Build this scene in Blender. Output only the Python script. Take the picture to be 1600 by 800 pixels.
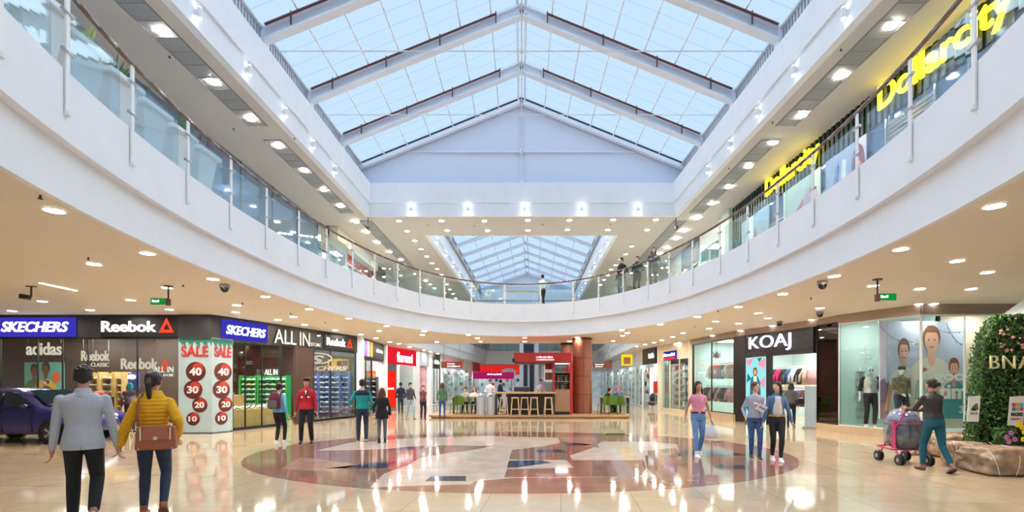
import bpy, bmesh, math, random
from mathutils import Vector as V, Matrix as M
from mathutils.geometry import tessellate_polygon
random.seed(7)
for _o in list(bpy.data.objects): bpy.data.objects.remove(_o)
SC = bpy.context.scene; COL = SC.collection
PI = math.pi
# ---------------- camera, world, exposure ----------------
F = 770.0; CX = 815.0; HY = 598.0; EYE = 1.6      # focal length in pixels, vanishing point, eye height
cd = bpy.data.cameras.new('camera'); cam = bpy.data.objects.new('camera', cd); COL.objects.link(cam)
cam.location = (0, 0, EYE); cam.rotation_euler = (PI/2, 0, 0)
cd.sensor_width = 36; cd.lens = F/1600*36; cd.shift_x = -(CX-800)/1600; cd.shift_y = (HY-400)/1600
cd.clip_start = .05; cd.clip_end = 400
SC.camera = cam
vs = SC.view_settings; vs.view_transform = 'Standard'; vs.look = 'None'; vs.gamma = 1; vs.exposure = 0.4; vs.use_curve_mapping = False
w = bpy.data.worlds.new('sky'); SC.world = w; w.use_nodes = True
bg = w.node_tree.nodes['Background']; bg.inputs[0].default_value = (.58, .78, 1.0, 1); bg.inputs[1].default_value = .70
sun_d = bpy.data.lights.new('overcast_sun', 'SUN'); sun_d.energy = 3.3; sun_d.angle = 2.4; sun_d.color = (.84, .92, 1)
sun = bpy.data.objects.new('overcast_sun', sun_d); COL.objects.link(sun); sun.rotation_euler = (-.45, 0, 0); sun.location = (0, 10, 30)
K_DOWN = 240.0; K_SHOP = 32.0

# ---------------- helpers ----------------
def lin(c):
    c = c/255.0
    return c/12.92 if c <= .04045 else ((c+.055)/1.055)**2.4
MC = {}
def mat(name, rgb, rough=.5, metal=0, emit=0, var=0, scale=8, bump=0, trans=0, coat=0, spec=.5, alpha=1):
    if name in MC: return MC[name]
    m = bpy.data.materials.new(name); m.use_nodes = True; nt = m.node_tree; N = nt.nodes; L = nt.links
    b = N['Principled BSDF']; c = tuple(lin(v) for v in rgb)+(1,)
    b.inputs['Base Color'].default_value = c; b.inputs['Roughness'].default_value = rough; b.inputs['Metallic'].default_value = metal
    b.inputs['Specular IOR Level'].default_value = spec
    if coat: b.inputs['Coat Weight'].default_value = coat; b.inputs['Coat Roughness'].default_value = .05
    if trans: b.inputs['Transmission Weight'].default_value = trans
    if alpha < 1: b.inputs['Alpha'].default_value = alpha
    if emit: b.inputs['Emission Color'].default_value = c; b.inputs['Emission Strength'].default_value = emit
    if var or bump:
        tc = N.new('ShaderNodeTexCoord'); no = N.new('ShaderNodeTexNoise'); no.inputs['Scale'].default_value = scale; no.inputs['Detail'].default_value = 4
        L.new(tc.outputs['Object'], no.inputs['Vector'])
        if var:
            r = N.new('ShaderNodeValToRGB'); r.color_ramp.elements[0].position = .3; r.color_ramp.elements[1].position = .7
            r.color_ramp.elements[0].color = tuple(max(0, v*(1-var)) for v in c[:3])+(1,); r.color_ramp.elements[1].color = tuple(min(1, v*(1+var)) for v in c[:3])+(1,)
            L.new(no.outputs['Fac'], r.inputs['Fac']); L.new(r.outputs['Color'], b.inputs['Base Color'])
        if bump:
            bu = N.new('ShaderNodeBump'); bu.inputs['Strength'].default_value = bump; bu.inputs['Distance'].default_value = .02
            L.new(no.outputs['Fac'], bu.inputs['Height']); L.new(bu.outputs['Normal'], b.inputs['Normal'])
    MC[name] = m; return m
def emitter(name, rgb, k):
    if name in MC: return MC[name]
    m = bpy.data.materials.new(name); m.use_nodes = True; nt = m.node_tree; nt.nodes.clear()
    e = nt.nodes.new('ShaderNodeEmission'); e.inputs[0].default_value = tuple(lin(v) for v in rgb)+(1,); e.inputs[1].default_value = k
    o = nt.nodes.new('ShaderNodeOutputMaterial'); nt.links.new(e.outputs[0], o.inputs[0]); MC[name] = m; return m
def glassy(name, rgb, gloss=.12, rough=.02, opac=0.0, body=(20, 30, 40)):
    """thin architectural glass: clear pane with a fresnel reflection, optionally partly tinted"""
    if name in MC: return MC[name]
    m = bpy.data.materials.new(name); m.use_nodes = True; nt = m.node_tree; N = nt.nodes; L = nt.links; N.clear()
    t = N.new('ShaderNodeBsdfTransparent'); t.inputs[0].default_value = tuple(lin(v) for v in rgb)+(1,)
    g = N.new('ShaderNodeBsdfGlossy'); g.inputs[0].default_value = (1, 1, 1, 1); g.inputs['Roughness'].default_value = rough
    f = N.new('ShaderNodeFresnel'); f.inputs[0].default_value = 1.25
    mp = N.new('ShaderNodeMapRange'); mp.inputs[3].default_value = gloss; mp.inputs[4].default_value = min(.9, gloss+.3)
    L.new(f.outputs[0], mp.inputs[0]); mx = N.new('ShaderNodeMixShader'); L.new(mp.outputs[0], mx.inputs[0]); L.new(t.outputs[0], mx.inputs[1]); L.new(g.outputs[0], mx.inputs[2])
    out = N.new('ShaderNodeOutputMaterial'); last = mx
    if opac:
        d = N.new('ShaderNodeBsdfDiffuse'); d.inputs[0].default_value = tuple(lin(v) for v in body)+(1,)
        m2 = N.new('ShaderNodeMixShader'); m2.inputs[0].default_value = opac; L.new(t.outputs[0], m2.inputs[1]); L.new(d.outputs[0], m2.inputs[2]); L.new(m2.outputs[0], mx.inputs[1])
    L.new(last.outputs[0], out.inputs[0]); MC[name] = m; return m

def at(px, py, z=0.0):                     # photo pixel -> point on a horizontal plane of the place
    d = F*(z-EYE)/(HY-py) if py != HY else 99
    return V(((px-CX)/F*d, d, z))
def X_at(px, Y): return (px-CX)/F*Y
def Z_at(py, Y): return EYE+(HY-py)/F*Y
def hit(p0, p1, px):                       # distance along wall line p0-p1 where the sight line of column px meets it
    k = (px-CX)/F; dx, dy = p1[0]-p0[0], p1[1]-p0[1]
    t = (k*p0[1]-p0[0])/(dx-k*dy); return t*math.hypot(dx, dy)

class MB:
    def __init__(s): s.bm = bmesh.new(); s.mi = 0
    def _tag(s, fs):
        for f in fs: f.material_index = s.mi
    def box(s, c, d, rz=0, rx=0, ry=0, taper=1.0):
        m = M.Translation(c) @ M.Rotation(rz, 4, 'Z') @ M.Rotation(ry, 4, 'Y') @ M.Rotation(rx, 4, 'X') @ M.Diagonal((d[0], d[1], d[2], 1))
        r = bmesh.ops.create_cube(s.bm, size=1, matrix=M())
        for v in r['verts']:
            if taper != 1 and v.co.z < 0: v.co.x *= taper; v.co.y *= taper
            v.co = m @ v.co
        s._tag({f for v in r['verts'] for f in v.link_faces}); return s
    def b2(s, x0, x1, y0, y1, z0, z1): return s.box(((x0+x1)/2, (y0+y1)/2, (z0+z1)/2), (abs(x1-x0), abs(y1-y0), abs(z1-z0)))
    def cyl(s, a, b, r0, r1=None, n=12):
        a = V(a); b = V(b); r1 = r0 if r1 is None else r1; d = b-a; L = d.length
        if L < 1e-6: return s
        q = d.to_track_quat('Z', 'Y').to_matrix().to_4x4()
        r = bmesh.ops.create_cone(s.bm, cap_ends=True, segments=n, radius1=r0, radius2=r1, depth=L, matrix=M.Translation((a+b)/2) @ q)
        s._tag({f for v in r['verts'] for f in v.link_faces}); return s
    def sph(s, c, r, rot=None, sub=2):
        r = (r, r, r) if not hasattr(r, '__len__') else r
        m = M.Translation(c) @ (rot or M()) @ M.Diagonal((r[0], r[1], r[2], 1))
        q = bmesh.ops.create_icosphere(s.bm, subdivisions=sub, radius=1, matrix=m)
        s._tag({f for v in q['verts'] for f in v.link_faces}); return s
    def chain(s, pts, rs, n=10, sub=2):
        for i, p in enumerate(pts):
            s.sph(p, rs[i], sub=sub)
            if i: s.cyl(pts[i-1], p, rs[i-1], rs[i], n)
        return s
    def tube(s, pts, r, n=8): return s.chain(pts, [r]*len(pts), n, 1)
    def loft(s, rings, cap=True, closed=True):
        vr = [[s.bm.verts.new(p) for p in ring] for ring in rings]; fs = []
        n = len(vr[0])
        for a, b in zip(vr, vr[1:]):
            for i in range(n if closed else n-1):
                fs.append(s.bm.faces.new((a[i], a[(i+1) % n], b[(i+1) % n], b[i])))
        if cap and closed: fs.append(s.bm.faces.new(vr[0][::-1])); fs.append(s.bm.faces.new(vr[-1]))
        s._tag(fs); return s
    def eloft(s, secs, n=20):               # secs: (centre, x vector, y vector)
        return s.loft([[c+a*math.cos(2*PI*i/n)+b*math.sin(2*PI*i/n) for i in range(n)] for c, a, b in secs])
    def prism(s, pts, y0, y1):              # polygon in local x,z extruded in y
        a = [s.bm.verts.new((p[0], y0, p[1])) for p in pts]; b = [s.bm.verts.new((p[0], y1, p[1])) for p in pts]; fs = []
        tri = tessellate_polygon([[V((p[0], p[1], 0)) for p in pts]])
        for t in tri:
            for L_, fl in ((a, 0), (b, 1)):
                try: fs.append(s.bm.faces.new([L_[i] for i in (t if fl else t[::-1])]))
                except ValueError: pass
        n = len(pts)
        for i in range(n): fs.append(s.bm.faces.new((a[i], a[(i+1) % n], b[(i+1) % n], b[i])))
        s._tag(fs); return s
    def slab(s, polys, z0, z1):             # horizontal polygon with holes, given thickness
        co = [p for q in polys for p in q]; fs = []
        a = [s.bm.verts.new((p[0], p[1], z0)) for p in co]; b = [s.bm.verts.new((p[0], p[1], z1)) for p in co]
        for t in tessellate_polygon([[V((p[0], p[1], 0)) for p in q] for q in polys]):
            fs.append(s.bm.faces.new([a[i] for i in t])); fs.append(s.bm.faces.new([b[i] for i in t[::-1]]))
        k = 0
        for q in polys:
            n = len(q)
            for i in range(n): fs.append(s.bm.faces.new((a[k+i], a[k+(i+1) % n], b[k+(i+1) % n], b[k+i])))
            k += n
        s._tag(fs); return s
    def sweep(s, path, prof, closed=False): # prof: (offset to the left of travel, z)
        n = len(path); rings = []
        for i, p in enumerate(path):
            a = V(path[(i-1) % n]) if (closed or i) else V(p); b = V(path[(i+1) % n]) if (closed or i < n-1) else V(p)
            d = (b-a).normalized(); nr = V((-d.y, d.x)); 
            rings.append([V((p[0]+nr.x*o, p[1]+nr.y*o, z)) for o, z in prof])
        if closed: rings.append(rings[0])
        vr = [[s.bm.verts.new(q) for q in r] for r in (rings[:-1] if closed else rings)]
        if closed: vr.append(vr[0])
        m = len(prof); fs = []
        for a, b in zip(vr, vr[1:]):
            for i in range(m): fs.append(s.bm.faces.new((a[i], a[(i+1) % m], b[(i+1) % m], b[i])))
        if not closed: fs.append(s.bm.faces.new(vr[0][::-1])); fs.append(s.bm.faces.new(vr[-1]))
        s._tag(fs); return s
def obj(name, mb, mats, parent=None, smooth=False, bevel=0, mods=()):
    me = bpy.data.meshes.new(name); bmesh.ops.recalc_face_normals(mb.bm, faces=mb.bm.faces); mb.bm.to_mesh(me); mb.bm.free()
    for m in (mats if isinstance(mats, (list, tuple)) else [mats]): me.materials.append(m)
    if smooth:
        for p in me.polygons: p.use_smooth = True
    o = bpy.data.objects.new(name, me); COL.objects.link(o)
    if parent: o.parent = parent
    if bevel:
        b = o.modifiers.new('bevel', 'BEVEL'); b.width = bevel; b.segments = 2; b.limit_method = 'ANGLE'
    for kind, kw in mods:
        q = o.modifiers.new(kind.lower(), kind)
        for k, v in kw.items(): setattr(q, k, v)
    return o
def tag(o, label=None, cat=None, group=None, kind=None):
    if label: o['label'] = label
    if cat: o['category'] = cat
    if group: o['group'] = group
    if kind: o['kind'] = kind
    return o
def thing(name, label, cat, loc=(0, 0, 0), rz=0, group=None):
    o = bpy.data.objects.new(name, None); COL.objects.link(o); o.location = loc; o.rotation_euler = (0, 0, rz); o.empty_display_size = .1
    return tag(o, label, cat, group)
def struct(name, mb, m, parent=None, **k):
    o = obj(name, mb, m, parent, **k)
    if not parent: o['kind'] = 'structure'
    return o
def sempty(name, p0, p1=None, z=0):
    o = bpy.data.objects.new(name, None); COL.objects.link(o); o.location = (p0[0], p0[1], z); o['kind'] = 'structure'
    if p1: o.rotation_euler = (0, 0, math.atan2(p1[1]-p0[1], p1[0]-p0[0]))
    return o
def front(name, label, cat, p0, p1, z=0, group=None):     # p0 = left end seen from the walkway; local x along, y into the shop
    return thing(name, label, cat, (p0[0], p0[1], z), math.atan2(p1[1]-p0[1], p1[0]-p0[0]), group), math.hypot(p1[0]-p0[0], p1[1]-p0[1])
def on(p0, p1, x, y=0, z=0):                               # local (along, into, up) -> world
    d = V((p1[0]-p0[0], p1[1]-p0[1])).normalized(); return V((p0[0]+d.x*x-d.y*y, p0[1]+d.y*x+d.x*y, z))
def ang(p0, p1): return math.atan2(p1[1]-p0[1], p1[0]-p0[0])
def text(s, mt, parent, x, y, z, W, H, depth=.02, bold=0.0, shear=0, name='lettering', spacing=1.0, slope=0):
    if s[0] == '~':                        # lettering too small to read in the photo: a row of plain marks
        q = MB(); rr = random.Random(len(s)*7+int(W*100)); xx = 0
        while xx < W-.01:
            w_ = min(W-xx, H*rr.uniform(.35, .7)); h_ = H*rr.choice((.7, .7, 1)); q.b2(x+xx, x+xx+w_, y-depth, y, z, z+h_); xx += w_+H*rr.choice((.15, .15, .5))
        return obj(name, q, mt, parent)
    cu = bpy.data.curves.new('t', 'FONT'); cu.body = s; cu.extrude = .05; cu.offset = bold; cu.shear = shear; cu.space_character = spacing; cu.resolution_u = 4
    cu.align_x = 'LEFT'; to = bpy.data.objects.new('t', cu); COL.objects.link(to)
    dg = bpy.context.evaluated_depsgraph_get(); me = bpy.data.meshes.new_from_object(to.evaluated_get(dg)); bpy.data.objects.remove(to); bpy.data.curves.remove(cu)
    xs = [v.co.x for v in me.vertices]; ys = [v.co.y for v in me.vertices]
    x0, x1, y0, y1 = min(xs), max(xs), min(ys), max(ys); sx = W/(x1-x0); sy = H/(y1-y0)
    for v in me.vertices:
        a, b, c = v.co; v.co = (x+(a-x0)*sx, y-(c/.05+1)/2*depth, z+(b-y0)*sy+slope*(a-x0)*sx)
    me.materials.clear(); me.materials.append(mt); me.name = name
    o = bpy.data.objects.new(name, me); COL.objects.link(o); o.parent = parent; return o
def copy_tree(o, parent=None):
    c = o.copy(); COL.objects.link(c); c.parent = parent
    for ch in list(KIDS.get(o.name, o.children)): copy_tree(ch, c)
    return c
KIDS = {}
def dup(root, loc, rz=None, label=None, group=None, scale=None):
    r = copy_tree(root); r.location = loc
    if rz is not None: r.rotation_euler = (0, 0, rz)
    if label: r['label'] = label
    if group: r['group'] = group
    if scale: r.scale = (scale,)*3
    return r
def recolor(o, m, slot=0):
    if len(o.material_slots) > slot: o.material_slots[slot].link = 'OBJECT'; o.material_slots[slot].material = m

# ---------------- materials ----------------
WHITE = mat('white_plaster', (236, 239, 245), .6, var=.02, scale=2)
CEIL = mat('beige_ceiling_paint', (226, 218, 204), .7, var=.015, scale=1)
CEILU = mat('upper_ceiling_paint', (202, 198, 193), .7, var=.015, scale=1)
GREYM = mat('grey_grille', (150, 153, 156), .5)
STEEL = mat('white_painted_steel', (222, 226, 234), .4)
BEAM = mat('grey_painted_beam', (226, 230, 240), .4)
CHROME = mat('brushed_steel', (190, 190, 190), .28, 1)
RAILM = mat('brown_metal_handrail', (128, 108, 98), .25, .8)
BLACK = mat('black_panel', (24, 24, 26), .35)
DARK = mat('charcoal', (48, 48, 52), .4)
DBROWN = mat('dark_brown_wall', (74, 52, 44), .55, var=.1)
WOOD = mat('light_wood', (205, 165, 105), .5, var=.1, scale=5)
RED = mat('red_laminate', (190, 32, 30), .35)
WHT = mat('bright_white', (240, 240, 240), .5)
LETW = emitter('lit_white_letters', (255, 255, 255), 1.6)
LETR = emitter('lit_red_letters', (235, 60, 40), 1.3)
LETY = emitter('lit_yellow_letters', (255, 226, 20), 2.2)
BLUEL = emitter('lit_blue_panel', (55, 50, 170), .9)
GL = glassy('shop_glass', (238, 246, 244), .04)
GLR = glassy('balustrade_glass', (236, 246, 249), .05)
LAMP = emitter('lamp_diffuser', (255, 246, 232), K_DOWN)
SHOPL = emitter('shop_light_panel', (255, 250, 242), K_SHOP)  # glow of the panels added to light the shop interiors
PLY = {}
# ---------------- large structure ----------------
H1 = 3.75; H2 = 5.17; H3 = 8.7
RC, RA, RB = 11.2, 5.95, 11.5
def ring(t, off=0.0, n=2.12):              # plan curve of the oval void
    c, s = math.cos(t), math.sin(t); e = 2/n
    return V(((RA-off)*math.copysign(abs(c)**e, c)-.05, RC+(RB-off)*math.copysign(abs(s)**e, s)))
RING = [ring(2*PI*i/160) for i in range(160)]; RINGO = [ring(2*PI*i/160, -.04) for i in range(160)]
def ring_px(px, off=0):                    # point of the far side of the oval seen in photo column px
    k = (px-CX)/F; best = None
    for i in range(3600):
        p = ring(2*PI*i/3600, off)
        if p.y < 1: continue
        e = abs(p.x/p.y-k)
        if best is None or e < best[0]-1e-9:
            best = (e, p, 2*PI*i/3600)
    return best[2]
VOID2 = [V((-6.6, 27)), V((6.5, 27)), V((8.6, 56)), V((-4.0, 56))]; VO2 = [V((-6.64, 26.96)), V((6.54, 26.96)), V((8.65, 56.04)), V((-4.05, 56.04))]
# floor
fm = bpy.data.materials.new('polished_beige_marble_tiles'); fm.use_nodes = True; nt = fm.node_tree; N = nt.nodes; L = nt.links; b = N['Principled BSDF']
tc = N.new('ShaderNodeTexCoord'); mp = N.new('ShaderNodeMapping'); mp.inputs['Rotation'].default_value = (0, 0, .08); L.new(tc.outputs['Object'], mp.inputs[0])
br = N.new('ShaderNodeTexBrick'); br.offset = 0; br.inputs['Scale'].default_value = 1; br.inputs['Brick Width'].default_value = 1.0; br.inputs['Row Height'].default_value = 1.0
br.inputs['Mortar Size'].default_value = .006; br.inputs['Mortar Smooth'].default_value = .2
br.inputs['Color1'].default_value = (lin(210), lin(188), lin(158), 1); br.inputs['Color2'].default_value = (lin(203), lin(180), lin(149), 1); br.inputs['Mortar'].default_value = (lin(168), lin(140), lin(112), 1)
no = N.new('ShaderNodeTexNoise'); no.inputs['Scale'].default_value = 1.6; no.inputs['Detail'].default_value = 8; no.inputs['Distortion'].default_value = 1.2
mx = N.new('ShaderNodeMix'); mx.data_type = 'RGBA'; mx.blend_type = 'MULTIPLY'; mx.inputs[0].default_value = .35
cr = N.new('ShaderNodeValToRGB'); cr.color_ramp.elements[0].position = .35; cr.color_ramp.elements[0].color = (.78, .72, .66, 1); cr.color_ramp.elements[1].position = .65; cr.color_ramp.elements[1].color = (1, 1, 1, 1)
L.new(mp.outputs[0], br.inputs['Vector']); L.new(mp.outputs[0], no.inputs['Vector']); L.new(no.outputs['Fac'], cr.inputs[0]); L.new(br.outputs['Color'], mx.inputs[6]); L.new(cr.outputs[0], mx.inputs[7]); L.new(mx.outputs[2], b.inputs['Base Color'])
b.inputs['Roughness'].default_value = .07; b.inputs['Specular IOR Level'].default_value = .75
n2 = N.new('ShaderNodeTexNoise'); n2.inputs['Scale'].default_value = 2.2; n2.inputs['Detail'].default_value = 2; L.new(tc.outputs['Object'], n2.inputs['Vector'])
bu = N.new('ShaderNodeBump'); bu.inputs['Strength'].default_value = .06; bu.inputs['Distance'].default_value = .02; L.new(n2.outputs['Fac'], bu.inputs['Height']); L.new(bu.outputs['Normal'], b.inputs['Normal'])
struct('floor', MB().b2(-24, 24, -14, 66, -.2, 0), fm)
def inlay(name, rgb, pts, z):
    m = mat(name, rgb, .07, var=.12, scale=2.5, spec=.75); 
    return struct(name, MB().slab([pts], .0005, z), m)
def fpx(l): return [at(x, y).xy for x, y in l]
inlay('floor_medallion', (156, 114, 98), [V((-.02+6.05*math.cos(a), 11.55+4.45*math.sin(a))) for a in [2*PI*i/96 for i in range(96)]], .001)
inlay('floor_inlay_pale', (220, 197, 178), fpx([(578, 762), (600, 740), (640, 726), (655, 716), (700, 708), (740, 703), (770, 697), (690, 696), (660, 700), (560, 703), (495, 704), (545, 692), (640, 685), (760, 681), (872, 684), (876, 692), (850, 697), (800, 703), (795, 718), (885, 719), (896, 731), (792, 733), (788, 746), (1000, 745), (1010, 732), (1007, 724), (1005, 719), (930, 719), (895, 719), (890, 712), (926, 700), (940, 690), (1008, 690), (1058, 694), (1060, 704), (1008, 712), (1011, 733), (1025, 745), (880, 746), (800, 747), (742, 752), (735, 757), (650, 759)]), .0018)
NAVY = (62, 72, 92)
for k, q in enumerate([[(508, 732), (600, 732), (622, 721), (590, 723)], [(664, 752), (728, 752), (728, 744), (674, 744)], [(792, 731), (806, 731), (862, 723), (846, 719), (795, 720)], [(838, 707), (884, 707), (878, 703), (838, 703)],
        [(872, 691), (890, 697), (928, 695), (897, 692)], [(590, 703), (655, 703), (666, 697), (640, 698)], [(1060, 712), (1166, 712), (1135, 704), (1062, 703)], [(1112, 727), (1120, 733), (1165, 733), (1163, 727)], [(1108, 693), (1140, 689), (1118, 689)], [(944, 680), (976, 680), (978, 677), (950, 677)]]):
    inlay('floor_inlay_navy', NAVY, fpx(q), .0026)
inlay('floor_inlay_rose', (180, 140, 122), fpx([(470, 714), (560, 726), (520, 737), (440, 733)]), .0026)
inlay('floor_inlay_rose', (180, 140, 122), fpx([(1012, 704), (1056, 700), (1070, 724), (1014, 728)]), .0026)
inlay('floor_inlay_rose', (180, 140, 122), fpx([(874, 684), (930, 680), (936, 700), (884, 690)]), .0026)
# ground-floor ceiling with its two voids, upper floor
OUT = [V((-24, -14)), V((24, -14)), V((24, 66)), V((-24, 66))]
struct('ceiling_ground', MB().slab([OUT, RINGO[::-1], VO2[::-1]], H1, H1+.06), CEIL)
struct('floor_upper', MB().slab([OUT, RINGO[::-1], VO2[::-1]], H2-.15, H2-.02), mat('upper_floor_tiles', (205, 195, 180), .15))
prof = [(0, H1-.01), (0, H1+.64), (.12, H1+.64), (.12, H2+.03), (-.08, H2+.03), (-.08, H1-.01)]
struct('trim_1', MB().sweep(RING, prof, True), WHITE)
struct('trim_2', MB().sweep(VOID2, [(0, H1-.01), (0, H1+.62), (.1, H1+.62), (.1, H2+.03), (-.08, H2+.03), (-.08, H1-.01)], True), WHITE)
# upper ceiling
R1 = [V((-6.5, -6)), V((6.5, -6)), V((6.5, 21)), V((-6.5, 21))]
R2 = [V((-4.48, 23.8)), V((4.45, 23.8)), V((4.96, 46)), V((-3.94, 46))]
struct('ceiling_upper', MB().slab([[V((-24, -14)), V((24, -14)), V((24, 66)), V((-24, 66))], [V((-6.54, -6.04)), V((6.54, -6.04)), V((6.54, 21.04)), V((-6.54, 21.04))][::-1], [V((-4.52, 23.76)), V((4.49, 23.76)), V((5.0, 46.04)), V((-3.98, 46.04))][::-1]], H3, H3+.08), CEILU)
struct('trim_3', MB().sweep(R1, [(0, H3-.01), (0, 9.26), (.06, 9.26), (.06, 10.1), (-.2, 10.1), (-.2, H3-.01)], True), WHITE)
struct('trim_4', MB().sweep(R2, [(0, H3-.01), (0, 9.15), (.06, 9.15), (.06, 10.0), (-.2, 10.0), (-.2, H3-.01)], True), WHITE)
# skylights
def roofmat():
    m = bpy.data.materials.new('translucent_roof_panel'); m.use_nodes = True; nt = m.node_tree; N = nt.nodes; L = nt.links; N.clear()
    tc = N.new('ShaderNodeTexCoord'); sp = N.new('ShaderNodeSeparateXYZ'); L.new(tc.outputs['Object'], sp.inputs[0])
    mm = N.new('ShaderNodeMath'); mm.operation = 'MODULO'; mm.inputs[1].default_value = .57; a2 = N.new('ShaderNodeMath'); a2.operation = 'ADD'; a2.inputs[1].default_value = 57; L.new(sp.outputs[1], a2.inputs[0]); L.new(a2.outputs[0], mm.inputs[0])
    lt = N.new('ShaderNodeMath'); lt.operation = 'LESS_THAN'; lt.inputs[1].default_value = .03; L.new(mm.outputs[0], lt.inputs[0])
    c = N.new('ShaderNodeMix'); c.data_type = 'RGBA'; c.inputs[6].default_value = (.92, .97, 1, 1); c.inputs[7].default_value = (.72, .80, .88, 1); L.new(lt.outputs[0], c.inputs[0])
    t = N.new('ShaderNodeBsdfTransparent'); tr = N.new('ShaderNodeBsdfTranslucent'); L.new(c.outputs[2], t.inputs[0]); L.new(c.outputs[2], tr.inputs[0])
    x = N.new('ShaderNodeMixShader'); x.inputs[0].default_value = .1; L.new(t.outputs[0], x.inputs[1]); L.new(tr.outputs[0], x.inputs[2]); o = N.new('ShaderNodeOutputMaterial'); L.new(x.outputs[0], o.inputs[0]); return m
ROOF = roofmat()
def skylight(name, xl0, xr0, ya, xl1, xr1, yb, zb, ze, zr, beams, npur, bw, bh, pipes):
    root = sempty(name, (0, 0)); root['kind'] = 'structure'
    f = lambda y: ((xl0+(xl1-xl0)*(y-ya)/(yb-ya)), (xr0+(xr1-xr0)*(y-ya)/(yb-ya)))
    for sgn in (0, 1):
        a, b_ = f(ya)[sgn], f(yb)[sgn]; ma, mb_ = sum(f(ya))/2, sum(f(yb))/2
        m = MB(); vv = [m.bm.verts.new(p) for p in ((a, ya, ze+.12), (b_, yb, ze+.12), (mb_, yb, zr+.12), (ma, ya, zr+.12))]; m.bm.faces.new(vv)
        obj('roof_glazing', m, ROOF, root)
        g = MB()
        for k in range(0, npur+1):
            t = k/npur; p = V((a+(ma-a)*t, ya, ze+(zr-ze)*t+.06)); q = V((b_+(mb_-b_)*t, yb, ze+(zr-ze)*t+.06))
            if k < npur: g.cyl(p, q, .03, n=6)
        obj('glazing_bar', g, BEAM, root)
        lv = MB(); n = int((yb-ya)/.14)
        out = -1 if sgn == 0 else 1
        for k in range(n+1):
            y = ya+(yb-ya)*k/n; x = f(y)[sgn]+out*.02; lv.b2(x-.02, x+.02, y-.04, y+.04, zb, ze+.05)
        lv.mi = 1
        for y0 in [q for q in beams]:
            x = f(y0)[sgn]; lv.b2(x-.1, x+.1, y0-.12, y0+.12, zb, ze+.1)
        lv.mi = 0; p0, p1 = f(ya)[sgn], f(yb)[sgn]
        for zz in (zb+.03, ze):
            lv.cyl((p0, ya, zz), (p1, yb, zz), .06, n=6)
        obj('clerestory_louvre', lv, [mat('louvre_grey', (176, 182, 190), .5), BEAM], root)
        bk = MB(); vv = [bk.bm.verts.new(p) for p in ((a+out*.12, ya, zb), (b_+out*.12, yb, zb), (b_+out*.12, yb, ze+.1), (a+out*.12, ya, ze+.1))]; bk.bm.faces.new(vv); obj('louvre_backing', bk, mat('louvre_back', (205, 210, 216), .6), root)
    rd = MB(); ma, mb_ = sum(f(ya))/2, sum(f(yb))/2
    for dx in (-.14, .14): rd.cyl((ma+dx, ya, zr), (mb_+dx, yb, zr), .05, n=6)
    obj('ridge_beam', rd, BEAM, root)
    for y in beams:
        l, r = f(y); c = (l+r)/2; q = MB()
        for x in (l, r):
            d = V((c-x, 0, zr-ze)); L_ = d.length; an = math.atan2(d.z, d.x); mid = V((x, y, ze))+d/2
            q.box(mid, (L_+.1, bw, .045), ry=-an); up = V((-math.sin(an), 0, math.cos(an)))*(1 if d.x > 0 else -1); q.box(mid-up*bh, (L_+.1, bw, .045), ry=-an); q.box(mid-up*bh/2, (L_, .05, bh), ry=-an)
        obj('roof_beam', q, BEAM, root)
        if pipes:
            for x in (l, r):
                d = V((c-x, 0, zr-ze)); s_ = V((x, y-bw/2-.05, ze)); pp = MB(); pp.cyl(s_+d*.02+V((0, 0, -.02)), s_+d*.88+V((0, 0, -.02)), .035, n=8)
                for t in (.12, .37, .62, .88): pp.cyl(s_+d*t+V((0, 0, .05)), s_+d*t+V((0, 0, -.3)), .025, n=6)
                obj('conduit_pipe', pp, mat('maroon_pipe', (92, 44, 44), .4), root)
    return root, f
sk, f1 = skylight('window_1', -6.9, 6.9, -6, -6.9, 6.9, 21.45, 10.1, 11.0, 13.8, [18.85, 16.0, 13.15, 10.3, 7.45, 4.6, 1.75, -1.1, -3.95], 7, .26, .3, True)
q = MB()
for y, z in ((13.75, 10.85), (17.2, 10.95), (10.4, 10.85), (7, 10.85)):
    q.cyl((-6.8, y, z), (6.8, y, z), .018, n=6); q.sph((0, y, z), .07); q.cyl((0, y, z), (0, y, 13.7), .02, n=6)
for a, b_ in ((13.75, 17.2), (17.2, 20.6), (10.4, 13.75)): q.cyl((0, a, 10.9), (0, b_, 10.9), .02, n=6)
obj('tie_rod', q, STEEL, sk)
q = MB().prism([(-6.95, 9.2), (6.95, 9.2), (6.95, 11.0), (0, 13.75), (-6.95, 11.0)], 21.35, 21.5)
wf = struct('wall_gable', q, mat('gable_white', (214, 222, 238), .6))
q = MB()
for x in (-6.9, 6.9):
    d = V((-x, 0, 2.78)); an = math.atan2(d.z, d.x); q.box(V((x, 21.2, 10.88))+d/2, (d.length+.1, .2, .16), ry=-an)
q.b2(-6.6, 6.6, 21.28, 21.34, 10.2, 10.24); q.b2(-5, 5, 21.28, 21.34, 11.55, 11.59); q.b2(-.04, .04, 21.26, 21.34, 9.9, 13.5); q.sph((0, 21.25, 11.57), .12); q.sph((0, 21.25, 10.22), .1)
obj('gable_trim', q, BEAM, wf)
q = MB()
for x in (-6.9, 6.9):
    d = V((-x, 0, 2.78)); an = math.atan2(d.z, d.x); q.box(V((x, 21.3, 11.07))+d/2, (d.length, .12, .14), ry=-an)
obj('gable_gasket', q, mat('dark_slate_strip', (38, 48, 62), .5), wf)
sk2, f2 = skylight('window_2', -4.3, 4.3, 23.8, -3.8, 4.85, 46, 9.95, 10.35, 11.9, [23.9+2.45*k for k in range(1, 10)], 4, .2, .14, False)
q = MB()
for y in (30, 36, 42): q.cyl((0, y, 10.4), (.2, y, 11.8), .02, n=6)
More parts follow.
